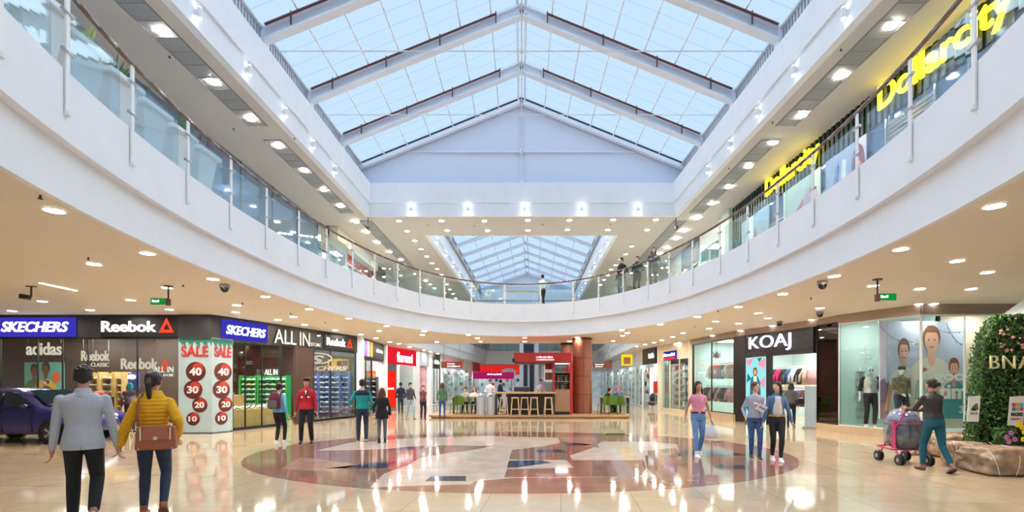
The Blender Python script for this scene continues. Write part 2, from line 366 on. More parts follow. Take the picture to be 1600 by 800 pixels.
obj('tie_rod', q, STEEL, sk2)
# rear wall of the far gallery seen through the second void: pale wall with a warm gable front
q = MB().b2(-24, 24, 57.5, 57.8, H2, 12.7); struct('wall_far', q, mat('far_wall', (205, 214, 222), .6))
q = MB().b2(-4.2, 5.1, 46.1, 46.3, 10.3, 12.4); struct('wall_gable', q, mat('gable_white', (214, 222, 238), .6))
# outer walls
struct('wall_left', MB().b2(-24.2, -24, -14, 66, 0, H3), WHITE)
struct('wall_right', MB().b2(24, 24.2, -14, 66, 0, H3), WHITE)
struct('wall_far', MB().b2(-24, 24, 60, 60.2, 0, H1), WHITE)
# ceiling grilles on the upper ceiling
def grille(x0, y0, y1):
    m = MB()
    for k in range(2): m.b2(x0-.27+k*.52, x0-.25+k*.52, y0, y1, H3-.03, H3)
    m.b2(x0-.27, x0+.27, y0, y1, H3-.015, H3-.001); n = int((y1-y0)/.45)
    for k in range(n+1): m.b2(x0-.27, x0+.27, y0+k*.45-.01, y0+k*.45+.01, H3-.025, H3)
    tag(obj('ceiling_grille', m, GREYM), 'long grey '+('left' if x0 < 0 else 'right')+' ceiling grille, '+('nearest the camera' if y0 < 8 else 'ending at the big void corner' if y0 < 20 else 'beside the far skylight'), 'grille', None)
for s in (-1, 1):
    grille(s*7.28, 2, 13.6); grille(s*7.28, 14.4, 20.6); grille(s*6.9+.05, 21.6, 31)
# ---------------- balustrade ----------------
rail = thing('balustrade', 'curved glass balustrade with slender white posts around the oval gallery opening', 'railing')
pxs = [-40, 75, 185, 277, 348, 406, 458, 503, 545, 580, 617, 653, 692, 735, 788, 845, 897, 938, 977, 1016, 1051, 1088, 1132, 1177, 1226, 1284, 1357, 1444, 1553, 1700]
ths = sorted((lambda t: t-2*PI if t > 4.71 else t)(ring_px(p, -.02)) for p in pxs)
while ths[0] > -1.1: ths.insert(0, ths[0]-.12)
while ths[-1] < PI+1.1: ths.append(ths[-1]+.12)
def rd(th, off, z): p = ring(th, off); return V((p.x, p.y, z))
for i, th in enumerate(ths):
    p = ring(th, .14); q = ring(th+.002, .14); d = (q-p).normalized(); an = math.atan2(d.y, d.x)
    m = MB(); m.box((p.x, p.y, 5.38), (.07, .02, 1.42), rz=an); m.cyl((p.x, p.y, 4.67), (p.x+d.y*.001, p.y, 4.72), .035, n=10)
    nx = V((d.y, -d.x))
    for zz in (4.78, 5.02): m.cyl((p.x, p.y, zz), (p.x+nx.x*.12, p.y+nx.y*.12, zz), .02, n=6)
    obj('post', m, WHT, rail)
    for zz in (5.4, 5.85): obj('glass_clamp', MB().cyl((p.x-d.x*.09, p.y-d.y*.09, zz), (p.x+d.x*.09, p.y+d.y*.09, zz), .024, n=8), CHROME, rail)
for a, b_ in zip(ths, ths[1:]):
    n = 5; m = MB(); pts = [ring(a+.012+(b_-a-.024)*k/n, .06) for k in range(n+1)]
    m.sweep(pts, [(-.006, H2+.08), (.006, H2+.08), (.006, 6.0), (-.006, 6.0)]); obj('glass_panel', m, GLR, rail)
hr = [rd(ths[0]+(ths[-1]-ths[0])*k/150, .14, 6.11) for k in range(151)]
m = MB()
for a, b_ in zip(hr, hr[1:]): m.cyl(a, b_, .032, n=8)
obj('handrail', m, RAILM, rail, smooth=True)
def straight_rail(a, b_, z, label, n):
    t = thing('balustrade', label, 'railing'); a = V(a); b_ = V(b_)
    m = MB().sweep([a, b_], [(-.006, z+.08), (.006, z+.08), (.006, z+.85), (-.006, z+.85)]); obj('glass_panel', m, GLR, t)
    obj('handrail', MB().cyl((a.x, a.y, z+.94), (b_.x, b_.y, z+.94), .03), RAILM, t)
    for k in range(n+1):
        p = a.lerp(b_, k/n); obj('post', MB().b2(p.x-.025, p.x+.025, p.y-.02, p.y+.02, z-.3, z+.92), WHT, t)
straight_rail((-6.5, 27.2), (-3.95, 55.7), H2, 'straight glass balustrade on the left edge of the second gallery opening', 14)
straight_rail((6.4, 27.2), (8.5, 55.7), H2, 'straight glass balustrade on the right edge of the second gallery opening', 14)
straight_rail((-6.3, 27.1), (6.2, 27.1), H2, 'straight glass balustrade on the near edge of the second gallery opening', 7)
straight_rail((-3.7, 55.9), (8.3, 55.9), H2, 'straight glass balustrade across the far end of the second gallery opening', 7)
# ---------------- downlights ----------------
def downlight(name, r, k, m):
    t = thing(name, 'round recessed downlight', 'ceiling light', group='g')
    c = MB(); c.loft([[V((rr*math.cos(a), rr*math.sin(a), z)) for a in [2*PI*i/20 for i in range(20)]] for rr, z in ((r*1.15, 0), (r*1.15, -.012), (r, -.014), (r*.95, 0))], cap=False); obj('trim_ring', c, WHT, t)
    d = MB(); d.cyl((0, 0, -.004), (0, 0, -.001), r*.95, n=20); obj('diffuser', d, m, t); return t
dl = downlight('downlight', .105, 0, LAMP); first = {'d': True}
def inring(p): return any(True for _ in [0] if ((abs(p.x+.05)/RA)**2.12+(abs(p.y-RC)/RB)**2.12) < 1.0)
def infar(p): return 27 < p.y < 56 and (-6.6+(p.y-27)*.09) < p.x < (6.5+(p.y-27)*.073)
def place_dl(p, lab, grp):
    p.z -= .002
    if first['d']: first['d'] = False; dl.location = p; dl['label'] = lab; dl['group'] = grp; return
    dup(dl, p, None, lab, grp)
GDL = [(85, 328), (230.5, 395), (147, 412), (333, 435.5), (261, 449), (204, 468.5), (66, 470.5), (19, 485.5), (141, 484), (264.5, 483), (370, 476.5), (368, 487.5), (414.5, 463), (483, 482.5), (545, 497), (458, 494.5), (434.5, 499.5), (476, 507), (524, 515.5), (592.5, 516.5), (564, 522.5), (587.5, 528), (604, 509), (663, 517.5), (660, 523), (682.5, 534), (732, 523), (746, 528), (751, 533.5), (609, 534), (623, 537), (640, 542), (662, 547), (672, 549.5), (684, 552.5), (820, 533.5), (890, 533), (972, 515.5), (980, 520), (973, 524), (958, 532.5), (1032, 506.5), (1090, 494.5), (1118, 502), (1108, 513), (1154, 479), (1185, 489), (1154.5, 505), (1067.5, 520), (1051, 526), (1034, 531.5), (1022, 535), (1223, 459), (1303.5, 431), (1364, 446), (1281, 481), (1553.7, 321), (1407.5, 388.7), (1496, 407), (1543, 425), (1437, 451), (1517.5, 451), (1200, 497), (1008, 538), (995, 541), (820, 527.5), (902, 527)]
for x, y in GDL:
    p = at(x, y, H1)
    if inring(p) or infar(p) or p.y > 58: continue
    place_dl(p, 'round recessed downlight glowing in the beige ground-floor ceiling', 'downlights in the ground-floor ceiling')
for x, y in ((-12, 9), (-12, 5), (-8.5, 1), (-8.5, -4), (8.5, 1), (8.5, -4), (12, 5), (0, -5), (-4, -5), (4, -5), (14, 8)): place_dl(V((x, y, H1)), 'round recessed downlight glowing in the beige ground-floor ceiling', 'downlights in the ground-floor ceiling')
UDL = [(254, 48), (333, 126), (392, 184), (435, 227), (475, 264.7), (506, 295.6), (532, 321), (557, 345.6), (574, 362), (591, 378), (609, 392.7), (626, 405), (648, 376), (658, 389), (667, 400.5), (675, 411), (683, 420), (690, 429), (636, 361), (623.5, 345), (1396, 37), (1314, 117), (1254, 178), (1209, 221.5), (1170, 259), (1139, 290.7), (1112, 317), (1088.5, 340), (1069, 359.6), (1056.7, 372), (1042, 386.6), (1031, 396), (987, 385), (978, 397), (970, 405), (962, 414), (955, 421), (690, 345), (757, 345), (825, 344), (890, 344), (958, 343), (1025, 343), (699, 360), (762, 360), (825, 360), (887, 359), (950, 359), (1011, 359),
       (665, 438), (672, 444), (679, 450), (698, 444), (703, 452), (708, 459), (712, 466), (950, 430), (944, 437), (938, 445)]
def up_(p):
    if abs(p.x) > 6.6: p.z -= .034
    return p
for x, y in UDL: place_dl(up_(at(x, y, H3)), 'round downlight glowing in the upper-floor ceiling', 'downlights in the upper ceiling')
for s in (-1, 1):
    for y in (7.5, 5.6, 3.7, 1.8): place_dl(V((s*7.28, y, H3-.034)), 'round downlight glowing in the upper-floor ceiling', 'downlights in the upper ceiling')
# sconces on the fascia
SCL = emitter('sconce_lamp', (245, 250, 255), 9); SCF = emitter('far_sconce_lamp', (245, 250, 255), 60)
sc0 = thing('wall_spotlight', 'x', 'spotlight'); obj('bracket', MB().b2(-.04, .04, 0, -.05, -.05, .05), WHT, sc0); obj('housing', MB().cyl((0, -.09, -.1), (0, -.09, .1), .045), WHT, sc0)
obj('lamp', MB().cyl((0, -.09, -.125), (0, -.09, -.1), .04).cyl((0, -.09, .1), (0, -.09, .115), .035), SCF, sc0); n_ = 0
def sconce(x, y, rz, lab, grp):
    global n_
    if n_ == 0: sc0.location = (x, y, 8.96); sc0.rotation_euler = (0, 0, rz); sc0['label'] = lab; sc0['group'] = grp
    else:
        o = dup(sc0, (x, y, 8.96), rz, lab, grp)
        if 'bright' not in lab: [recolor(c, SCL) for c in o.children if c.name.startswith('lamp')]
    n_ += 1
for px in (643, 731, 820, 909, 996): sconce(X_at(px, 21), 21, 0, 'bright white spotlight on the far fascia below the gable wall', 'spotlights on the far fascia')
for k in range(9):
    y = 17.0-1.8*k+.02
    sconce(-6.5, y, PI/2, 'small white up-and-down spotlight on the left skylight fascia', 'spotlights on the left fascia'); sconce(6.5, y, -PI/2, 'small white up-and-down spotlight on the right skylight fascia', 'spotlights on the right fascia')
for k in range(7):
    y = 25.5+2.6*k; sconce(-4.48+(y-23.8)*.0243, y, PI/2, 'tiny spotlight on the left fascia of the far skylight', 'spotlights on the far left fascia'); sconce(4.45+(y-23.8)*.023, y, -PI/2, 'tiny spotlight on the right fascia of the far skylight', 'spotlights on the far right fascia')
# ---------------- shop fronts and shop interiors, ground floor ----------------
CNT = {'window': 2, 'trim': 4, 'door': 0}
def nm(k): CNT[k] += 1; return '%s_%d' % (k, CNT[k])
def wall(name, p0, p1, z0, z1, m, th=.1, y=0, x0=None, x1=None):
    L_ = math.hypot(p1[0]-p0[0], p1[1]-p0[1]); e = MB(); a = 0 if x0 is None else x0; b_ = L_ if x1 is None else x1
    e.b2(a, b_, y, y+th, z0, z1); o = struct(name, e, m); o.location = (p0[0], p0[1], 0); o.rotation_euler = (0, 0, ang(p0, p1)); return o
def glazing(p0, p1, z0, z1, x0, x1, joints=(), frame=BLACK, glass=GL, fr=.03, bot=.05):
    r = sempty(nm('window'), (p0[0], p0[1]), None); r.rotation_euler = (0, 0, ang(p0, p1))
    obj('glass', MB().b2(x0, x1, .02, .035, z0, z1), glass, r)
    m = MB(); m.b2(x0, x1, -.01, .06, z0, z0+bot); m.b2(x0, x1, -.01, .06, z1-.04, z1)
    for x in (x0+fr/2, x1-fr/2): m.b2(x-fr/2, x+fr/2, -.01, .06, z0, z1)
    for x in joints: m.b2(x-.012, x+.012, 0, .05, z0, z1)
    obj('window_frame', m, frame, r); return r
def lights(pts, z, lab, grp, size=(.6, .6), m=None):  # panels added overhead to light a shop interior
    base = None
    for x, y in pts:
        if base is None:
            base = thing('ceiling_light', lab, 'ceiling light', (x, y, z), 0, grp)
            obj('frame', MB().b2(-size[0]/2-.03, size[0]/2+.03, -size[1]/2-.03, size[1]/2+.03, -.03, 0), WHT, base); obj('diffuser', MB().b2(-size[0]/2, size[0]/2, -size[1]/2, size[1]/2, -.04, -.031), m or SHOPL, base)
        else: dup(base, (x, y, z), 0)
def sign(label, p0, p1, pxa, pxb, z0, z1, panelm, y=-.06, th=.08, name='shop_sign'):
    xa, xb = hit(p0, p1, pxa), hit(p0, p1, pxb)
    t = thing(name, label, 'sign', on(p0, p1, xa, y), ang(p0, p1)); L_ = xb-xa
    if panelm: obj('sign_panel', MB().b2(0, L_, 0, th, z0, z1), panelm, t, bevel=.01)
    return t, L_
def delta_logo(par, m, x, z, s, y=-.03):
    q = MB()
    def bar(a, b_, w0): 
        q.prism([(x+a[0]*s, z+a[1]*s), (x+b_[0]*s, z+b_[1]*s), (x+w0[0]*s, z+w0[1]*s), (x+w0[2]*s, z+w0[3]*s)], y, y+.03)
    bar((0, 0), (.5, 1), (.5, .66, .22, .1)); bar((1, 0), (.5, 1), (.54, .66, .80, .1)); bar((.06, 0), (.94, 0), (.7, .2, .32, .2))
    return obj('emblem', q, m, par)
A0, A1 = (-20.0, 15.6), (-10.83, 15.6); B0, B1 = (-9.55, 16.2), (-7.62, 22.8); LB = math.hypot(B1[0]-B0[0], B1[1]-B0[1])
FB = 3.02
# walls of the sports store
wall('wall_left', (-20, 23.3), (-7.55, 23.3), 0, H1, DBROWN); wall('wall_left', (-22.5, 19.9), (-12.7, 19.9), 0, H1, DBROWN, .12)
struct('wall_left', MB().b2(-22.6, -22.5, 8, 23.3, 0, H1), WHITE)
struct('ceiling_ground', MB().slab([[V((-20, 15.75)), V((-9.9, 15.75)), V((-9.75, 16.3)), V((-7.8, 22.8)), V((-7.8, 23.2)), V((-20, 23.2))]], 3.55, 3.6), mat('black_shop_ceiling', (40, 36, 36), .7))
m = MB().prism([(0, FB), (9.17, FB), (9.17, H1-.002), (0, H1-.002)], 0, .3); o = struct(nm('trim'), m, DARK); o.location = (A0[0], A0[1]-.02, 0)
m = MB().slab([[V((-10.83, 15.52)), V((-9.77, 15.52)), V((-9.5, 16.2)), V((-9.8, 16.3)), V((-10.83, 16.1))]], FB, H1-.002); struct(nm('trim'), m, DARK)
wall(nm('trim'), B0, B1, FB-.03, H1-.002, DARK, .3, -.02)
glazing(A0, A1, .03, FB, 0, 9.17, [hit(A0, A1, p) for p in (0, 58, 97, 137, 214)])
# SALE pillar: two faces, festoon and four discount balls each
sp = thing('sale_pillar', 'pale blue two-sided pillar wrapped in SALE graphics with red 40 30 20 10 balls', 'pillar', (-10.83, 15.55, 0))
PB = mat('pale_blue_vinyl', (178, 200, 206), .4, var=.06, scale=3)
def facepanel(par, p0, p1, flip):
    L_ = math.hypot(p1[0]-p0[0], p1[1]-p0[1]); e = bpy.data.objects.new('graphic_face', None)
    f = obj('graphic_face', MB().b2(0, L_, 0, .12, .03, FB), PB, par); f.location = (p0[0]+10.83, p0[1]-15.55, 0); f.rotation_euler = (0, 0, ang(p0, p1))
    g = MB()
    for k in range(14):
        x = L_*(k+.5)/14; h_ = .12+.1*((k*7) % 3); g.prism([(x-.07, FB-.02), (x+.07, FB-.02), (x+.02, FB-.05-h_)], -.012, 0)
    obj('fir_garland', g, mat('teal_green', (50, 130, 110), .5), f)
    text('SALE', mat('sale_red', (205, 50, 45), .4), f, L_*.1, -.012, 2.42, L_*.8, .34, .02, .02)
    ys = [(1.95, .31, '40', .52), (1.38, .29, '30', .44), (.90, .24, '20', .64), (.46, .21, '10', .44)]
    for z, r, s, fx in ys:
        rr = min(r, L_*.42)
        q = MB().cyl((L_*fx, 0, z), (L_*fx, -.012, z), rr, n=28); b_ = obj('discount_ball', q, mat('ball_maroon', (100, 40, 36), .4), f)
        q = MB().cyl((L_*fx+rr*.25, -.012, z+rr*.35), (L_*fx+rr*.25, -.016, z+rr*.35), rr*.55, n=20); obj('highlight', q, mat('ball_red', (190, 60, 48), .4), b_)
        text(s, WHT, b_, L_*fx-rr*.62, -.02, z-rr*.4, rr*1.25, rr*.8, .01, .03)
facepanel(sp, (-10.83, 15.55), (-9.77, 15.55), 0); facepanel(sp, (-9.77, 15.55), (-9.5, 16.2), 1)
obj('pillar_core', MB().slab([[V((0.02, .13)), V((1.0, .13)), V((1.24, .66)), V((.02, .6))]], .0, FB), PB, sp)
# fascia signs
t, L_ = sign('lit blue SKECHERS sign on the black fascia at the far left, above the parked car', A0, A1, 1, 120, 3.05, 3.66, BLUEL); text('SKECHERS', LETW, t, .12, -.02, 3.2, L_-.3, .32, .03, .018, .25)
t, L_ = sign('white Reebok sign with red triangle emblem on the front black fascia, above the couple', A0, A1, 160, 280, 3.04, 3.7, BLACK); text('Reebok', LETW, t, .05, -.02, 3.2, 1.72, .34, .03, .02); delta_logo(t, LETR, 1.85, 3.18, .46)
t, L_ = sign('lit blue SKECHERS sign right of the SALE pillar', B0, B1, 345, 416, 3.03, 3.66, BLUEL); text('SKECHERS', LETW, t, .12, -.02, 3.18, L_-.25, .3, .03, .018, .25)
t, L_ = sign('hand-drawn ALL IN STORE lettering on the black fascia of the sports shop', B0, B1, 426, 493, 3, 3.6, None); text('ALL', WHT, t, 0, -.01, 3.05, 1.1, .52, .02, .0); text('IN', WHT, t, 1.3, -.01, 3.05, .55, .52, .02, .0); text('STORE', WHT, t, 1.9, -.01, 3.07, .6, .14)
t, L_ = sign('white Reebok sign with red triangle emblem at the far end of the sports shop', B0, B1, 505, 553, 3.02, 3.66, BLACK); text('Reebok', LETW, t, .12, -.02, 3.18, 1.25, .33, .03, .02); delta_logo(t, LETR, 1.5, 3.16, .4)
# side glazing with the entrance gap
xg = [hit(B0, B1, p) for p in (356, 440, 462, 490, 549)]
glazing(B0, B1, .03, FB-.03, .05, xg[1], [hit(B0, B1, 384), hit(B0, B1, 410)]); glazing(B0, B1, .03, FB-.03, xg[3], LB-.05, [hit(B0, B1, 517)])
struct(nm('door'), MB().b2(-.0, .12, -.06, .06, .03, FB), DBROWN).location = on(B0, B1, xg[2]-.1)
wall(nm('door'), B0, B1, 0, FB-.03, DBROWN, .06, .0, xg[2], xg[3])
wall(nm('trim'), B0, B1, 0, .1, DARK, .1, -.01, .0, xg[1]); wall(nm('trim'), B0, B1, 0, .1, DARK, .1, -.01, xg[3], LB)
# lettering hanging in the sports shop
def hang(label, s, px0, px1, py0, py1, Y, m, logo=False, bold=.02, shear=0, panel=None):
    x0, x1 = X_at(px0, Y), X_at(px1, Y); z0, z1 = Z_at(py1, Y), Z_at(py0, Y)
    t = thing('interior_sign', label, 'sign', (x0, Y, 0))
    if panel: obj('sign_panel', MB().b2(-.06, x1-x0+.06, .0, .04, z0-.05, z1+.05), panel, t)
    w_ = (x1-x0)*(.8 if logo else 1)
    if Y > 16.5 and Y < 23 and z1 < 3.5 and 'window' not in label:
        for x in (.05, w_-.05): obj('cord', MB().cyl((x, .01, z1-.03), (x, .01, 3.56), .006, n=5), CHROME, t)
    text(s, m, t, 0, -.01, z0, w_, z1-z0, .03, bold, shear)
    if logo: delta_logo(t, LETR, w_+.06, z0, (z1-z0)*.95)
    return t
CR = emitter('cream_lit_letters', (225, 205, 185), .9)
hang('cream adidas lettering inside the sports shop, above the parked car', 'adidas', 42, 97, 535, 555, 19.7, CR)
hang('Reebok lettering hanging behind the glass above the wooden shoe racks', 'Reebok', 128, 172, 548, 564, 19.5, CR)
hang('small CLASSIC lettering under the hanging Reebok lettering', 'CLASSIC', 143, 171, 567, 573, 19.5, CR, bold=0)
hang('Reebok lettering with red emblem inside the shop above the woman in the yellow jacket', 'Reebok', 190, 262, 560, 577, 17.0, CR, logo=True)
hang('ALL IN notice lettered on the window beside the SALE pillar', 'ALL IN', 240, 272, 573, 582, 15.9, WHT)
hang('white notice lines under the ALL IN window lettering', 'STORE', 256, 272, 584, 588, 15.9, WHT, bold=0)
hang('ALL IN window lettering above the person with the maroon backpack', 'ALL IN', 414, 434, 577, 586, 17.6, WHT)
0 and hang('dim green adidas neo lettering behind the side window', 'adidas neo', 380, 453, 561, 573, 20.8, mat('green_letter', (40, 110, 50), .5))
t = hang('cream SKECHERS lettering with ringed S emblem on the side window', 'SKECHERS', 468, 543, 572, 579, 20.9, CR, shear=.3); t.rotation_euler = (0, 0, 0)
e = MB(); x_ = .75
for a0, a1, sx in ((0, 1, 1),): 
    pts = [V((x_+.62*math.cos(a), -.03, Z_at(560, 20.9)+.22*math.sin(a))) for a in [2*PI*i/30 for i in range(31)]]
    for p, q in zip(pts, pts[1:]): e.cyl(p, q, .03, n=6)
obj('emblem_ring', e, CR, t); text('S', CR, t, .45, -.02, Z_at(570, 20.9)+.05, .6, .36, .03, .05, .2)
# posters in the sports shop
def poster(label, px0, px1, py0, py1, Y, back, shapes, cat='poster', frame=None, rot=None):
    x0, x1 = X_at(px0, Y), X_at(px1, Y); z0, z1 = Z_at(py1, Y), Z_at(py0, Y); W_, H_ = x1-x0, z1-z0
    t = thing('poster', label, cat, (x0, Y, 0)); obj('poster_panel', MB().b2(0, W_, 0, .03, z0, z1), back, t)
    draw(t, W_, H_, z0, shapes); return t
def draw(t, W_, H_, z0, shapes, y0=0.0, x0=0.0):
    for k, (kind, m, a) in enumerate(shapes):
        q = MB(); y = y0-.002-.0015*k
        if kind == 'poly': q.prism([(x0+p[0]*W_, z0+p[1]*H_) for p in a], y-.002, y+.0005)
        else: 
            cx, cy, rx, ry = a; q.prism([(x0+(cx+rx*math.cos(u))*W_, z0+(cy+ry*math.sin(u))*H_) for u in [2*PI*i/24 for i in range(24)]], y-.002, y+.0005)
        obj('printed_figure' if kind == 'poly' else 'printed_shape', q, m, t)
SK = mat('print_skin', (205, 150, 122), .5); SK2 = mat('print_dark_skin', (120, 75, 50), .5); HR = mat('print_hair', (50, 32, 24), .5)
def fig(x, top, h, w, skin, hair, shirt, face=.5):
    """printed bust: hair, face, neck, shoulders"""
    r = w*.2
    return [('poly', shirt, [(x-w*.5, max(0, top-h)), (x-w*.48, top-h*.48), (x-w*.3, top-h*.38), (x-w*.1, top-h*.34), (x+w*.1, top-h*.34), (x+w*.3, top-h*.38), (x+w*.48, top-h*.48), (x+w*.5, max(0, top-h))]),
            ('poly', skin, [(x-w*.08, top-h*.4), (x-w*.08, top-h*.2), (x+w*.08, top-h*.2), (x+w*.08, top-h*.4), (x, top-h*.44)]),
            ('ell', hair, (x, top-h*.12, r*.95, h*.13)), ('ell', skin, (x-.0, top-h*.16, r*.75, h*.125)), ('poly', hair, [(x-r*.85, top-h*.12), (x-r*.7, top-h*.02), (x+r*.7, top-h*.02), (x+r*.85, top-h*.12), (x+r*.5, top-h*.07), (x-r*.5, top-h*.07)]),
            ('ell', hair, (x-r*.3, top-h*.15, r*.1, h*.01)), ('ell', hair, (x+r*.3, top-h*.15, r*.1, h*.01)), ('poly', mat('print_lip', (170, 80, 75), .5), [(x-r*.25, top-h*.22), (x+r*.25, top-h*.22), (x+r*.15, top-h*.235), (x-r*.15, top-h*.235)])]
YEL = mat('print_yellow', (214, 166, 60), .5); TEAL = mat('print_teal', (110, 160, 150), .5)
poster('large poster of two people in yellow tops behind the parked car in the sports shop', 38, 100, 566, 625, 19.86, TEAL, fig(.25, .95, 1.2, .5, SK2, HR, mat('print_green', (90, 110, 60), .5))+fig(.55, 1.0, 1.3, .55, SK2, HR, YEL)+[('ell', mat('print_orange', (225, 95, 45), .5), (.82, .6, .1, .14))])
poster('purple and yellow jersey poster with the number 23 inside the sports shop', 512, 545, 561, 577, 23.26, mat('print_gold', (190, 150, 30), .5), [('poly', mat('print_purple', (90, 50, 90), .5), [(.45, .2), (.95, .2), (.95, .85), (.45, .85)])])
# shoes and shoe racks
SHC = [mat('shoe_'+n_, c, .5) for n_, c in (('white', (225, 225, 225)), ('grey', (130, 135, 140)), ('navy', (40, 50, 90)), ('lime', (170, 215, 60)), ('red', (190, 50, 60)), ('black', (35, 35, 38)), ('orange', (230, 120, 50)), ('teal', (40, 160, 160)))]
def mkshoe():
    t = thing('shoe', 's', 'shoe'); n = 12; secs = []
    for x, w_, h_ in ((-.135, .02, .03), (-.125, .032, .07), (-.08, .036, .085), (-.02, .036, .075), (.04, .042, .05), (.09, .042, .04), (.125, .028, .03), (.138, .01, .018)):
        secs.append((V((x, 0, .02+h_/2)), V((0, w_, 0)), V((0, 0, h_/2))))
    obj('upper', MB().eloft(secs, n), SHC[0], t, smooth=True)
    obj('sole', MB().slab([[V((.145*math.cos(a)*(1 if math.cos(a) < 0 else .97), .045*math.sin(a))) for a in [2*PI*i/16 for i in range(16)]]], 0, .025), WHT, t); return t
shoe0 = mkshoe(); shoe_used = [False]
def put_shoe(x, y, z, rz, lab, grp, pal=SHC, s=1.0):
    if not shoe_used[0]: shoe_used[0] = True; o = shoe0; o.location = (x, y, z); o.rotation_euler = (0, 0, rz); o['label'] = lab; o['group'] = grp; o.scale = (s,)*3
    else: o = dup(shoe0, (x, y, z), rz, lab, grp, s)
    m = random.choice(pal)
    if o is not shoe0: recolor([c for c in o.children][0], m)
def shoe_rack(label, Y, pxa, pxb, pyt, pyb, rows, cols, m, shelfm, slab, sgrp, pal=SHC, rz=.35):
    xa, xb = X_at(pxa, Y), X_at(pxb, Y); zt, zb = Z_at(pyt, Y), max(.02, Z_at(pyb, Y)); t = thing('shoe_rack', label, 'shelf', (xa, Y, 0)); W_ = xb-xa
    obj('back_panel', MB().b2(0, W_, .06, .12, zb, zt), m, t); q = MB()
    for x in (0, W_): obj('side_panel', MB().b2(x-.02, x+.02, -.3, .12, 0, zt+.04), shelfm, t)
    for r in range(rows):
        z = zb+(zt-zb)*r/rows+.05; obj('shelf', MB().b2(.02, W_-.02, -.22, .06, z-.015, z), shelfm, t)
        for c in range(cols): put_shoe(xa+W_*(c+.5)/cols, Y-.1, z, rz, slab, sgrp, pal, min(1, W_/cols/.30*1.0))
GRN = mat('green_display', (30, 150, 70), .4); BLU = mat('blue_display', (70, 84, 175), .4)
shoe_rack('bright green wall rack of trainers inside the sports shop', 21.2, 380, 405, 588, 642, 7, 3, GRN, GRN, 'trainer displayed on the bright green wall rack', 'trainers on the green rack')
shoe_rack('bright green wall rack of trainers behind the person with the backpack', 21.2, 408, 452, 588, 642, 7, 5, GRN, GRN, 'trainer displayed on the wide green wall rack behind the backpack', 'trainers on the wide green rack')
for a, b_, wd in ((484, 500, 'left'), (501, 518, 'middle'), (519, 534, 'third'), (535, 548, 'right')):
    shoe_rack('blue wall rack of trainers, %s one of the row under the SKECHERS lettering' % wd, 23.1, a, b_, 585, 646, 8, 2, BLU, BLU, 'trainer displayed on the %s blue wall rack' % wd, 'trainers on the %s blue rack' % wd, SHC[:3])
for a, b_, wd in ((144, 163, 'left'), (165, 185, 'middle'), (188, 200, 'right')):
    shoe_rack('light wooden shoe rack behind the front window, %s of three' % wd, 18.6, a, b_, 583, 648, 6, 2, WOOD, WOOD, 'trainer on the %s wooden rack behind the couple' % wd, 'trainers on the %s wooden rack' % wd)
# wooden display podium right of the pillar with shoes on top
pod = thing('display_podium', 'stepped light wooden podium covered in shoes right of the SALE pillar', 'display', on(B0, B1, .15, .25), ang(B0, B1))
obj('lower_box', MB().b2(0, 2.3, 0, .9, 0, .68), WOOD, pod, bevel=.01); obj('upper_box', MB().b2(0, 1.5, .9, 1.6, 0, 1.15), WOOD, pod, bevel=.01)
for i in range(9):
    for j in range(2): p = on(B0, B1, .3+i*.25, .45+j*.4); put_shoe(p.x, p.y, .682, -1+random.uniform(-.3, .3), 'shoe lying on the lower step of the wooden podium', 'shoes on the wooden podium')
for i in range(5): p = on(B0, B1, .3+i*.27, 1.4); put_shoe(p.x, p.y, 1.152, -1, 'shoe standing on the upper step of the wooden podium', 'shoes on top of the wooden podium')
# three shoe-box size merchandise stacks and a blue cap display
q = thing('cap_display', 'blue and white cap display board behind the yellow-jacketed woman', 'display', (X_at(200, 18.2), 18.2, 0)); obj('board', MB().b2(0, .4, 0, .05, 1.4, 1.95), BLU, q); obj('cap', MB().sph((.2, -.08, 1.8), (.15, .12, .1)).b2(.08, .32, -.28, -.1, 1.74, 1.76), WHT, q); obj('stand', MB().b2(.17, .23, 0, .05, 0, 1.4), DARK, q)
lights([(-17+k*2.4, 17.2+j*1.6) for k in range(3) for j in range(2)]+[(-10.6, 18.2), (-10.3, 20.2), (-9.2, 21.6)], 3.55, 'square light panel in the black ceiling of the sports shop', 'light panels in the sports shop', (.85, .85))  # added panels, they lift the dark sports shop interior
SPT = emitter('shop_spot', (255, 238, 215), 60)
sb = None
for k, (px, py) in enumerate([(186, 536), (214, 536), (251, 536), (271, 536), (22, 540), (33, 540), (110, 537), (360, 538), (378, 540), (390, 541), (374, 553), (361, 553), (414, 553), (442, 553), (455, 553), (498, 553), (227, 554), (243, 554), (266, 554)]):
    Y = 19.3 if py > 548 else 17.4
    if sb is None:
        sb = thing('track_spotlight', 'small bright track spotlight under the black shop ceiling', 'spotlight', (X_at(px, Y), Y, 3.55), 0, 'track spotlights in the sports shop'); obj('housing', MB().cyl((0, 0, 0), (0, 0, -.1), .05), BLACK, sb); obj('lamp', MB().cyl((0, 0, -.12), (0, 0, -.1), .045), SPT, sb)
    else: dup(sb, (X_at(px, Y), Y, 3.55))
# white pillar
struct('wall_left', MB().b2(-7.72, -7.45, 22.85, 23.3, 0, H1), WHITE)
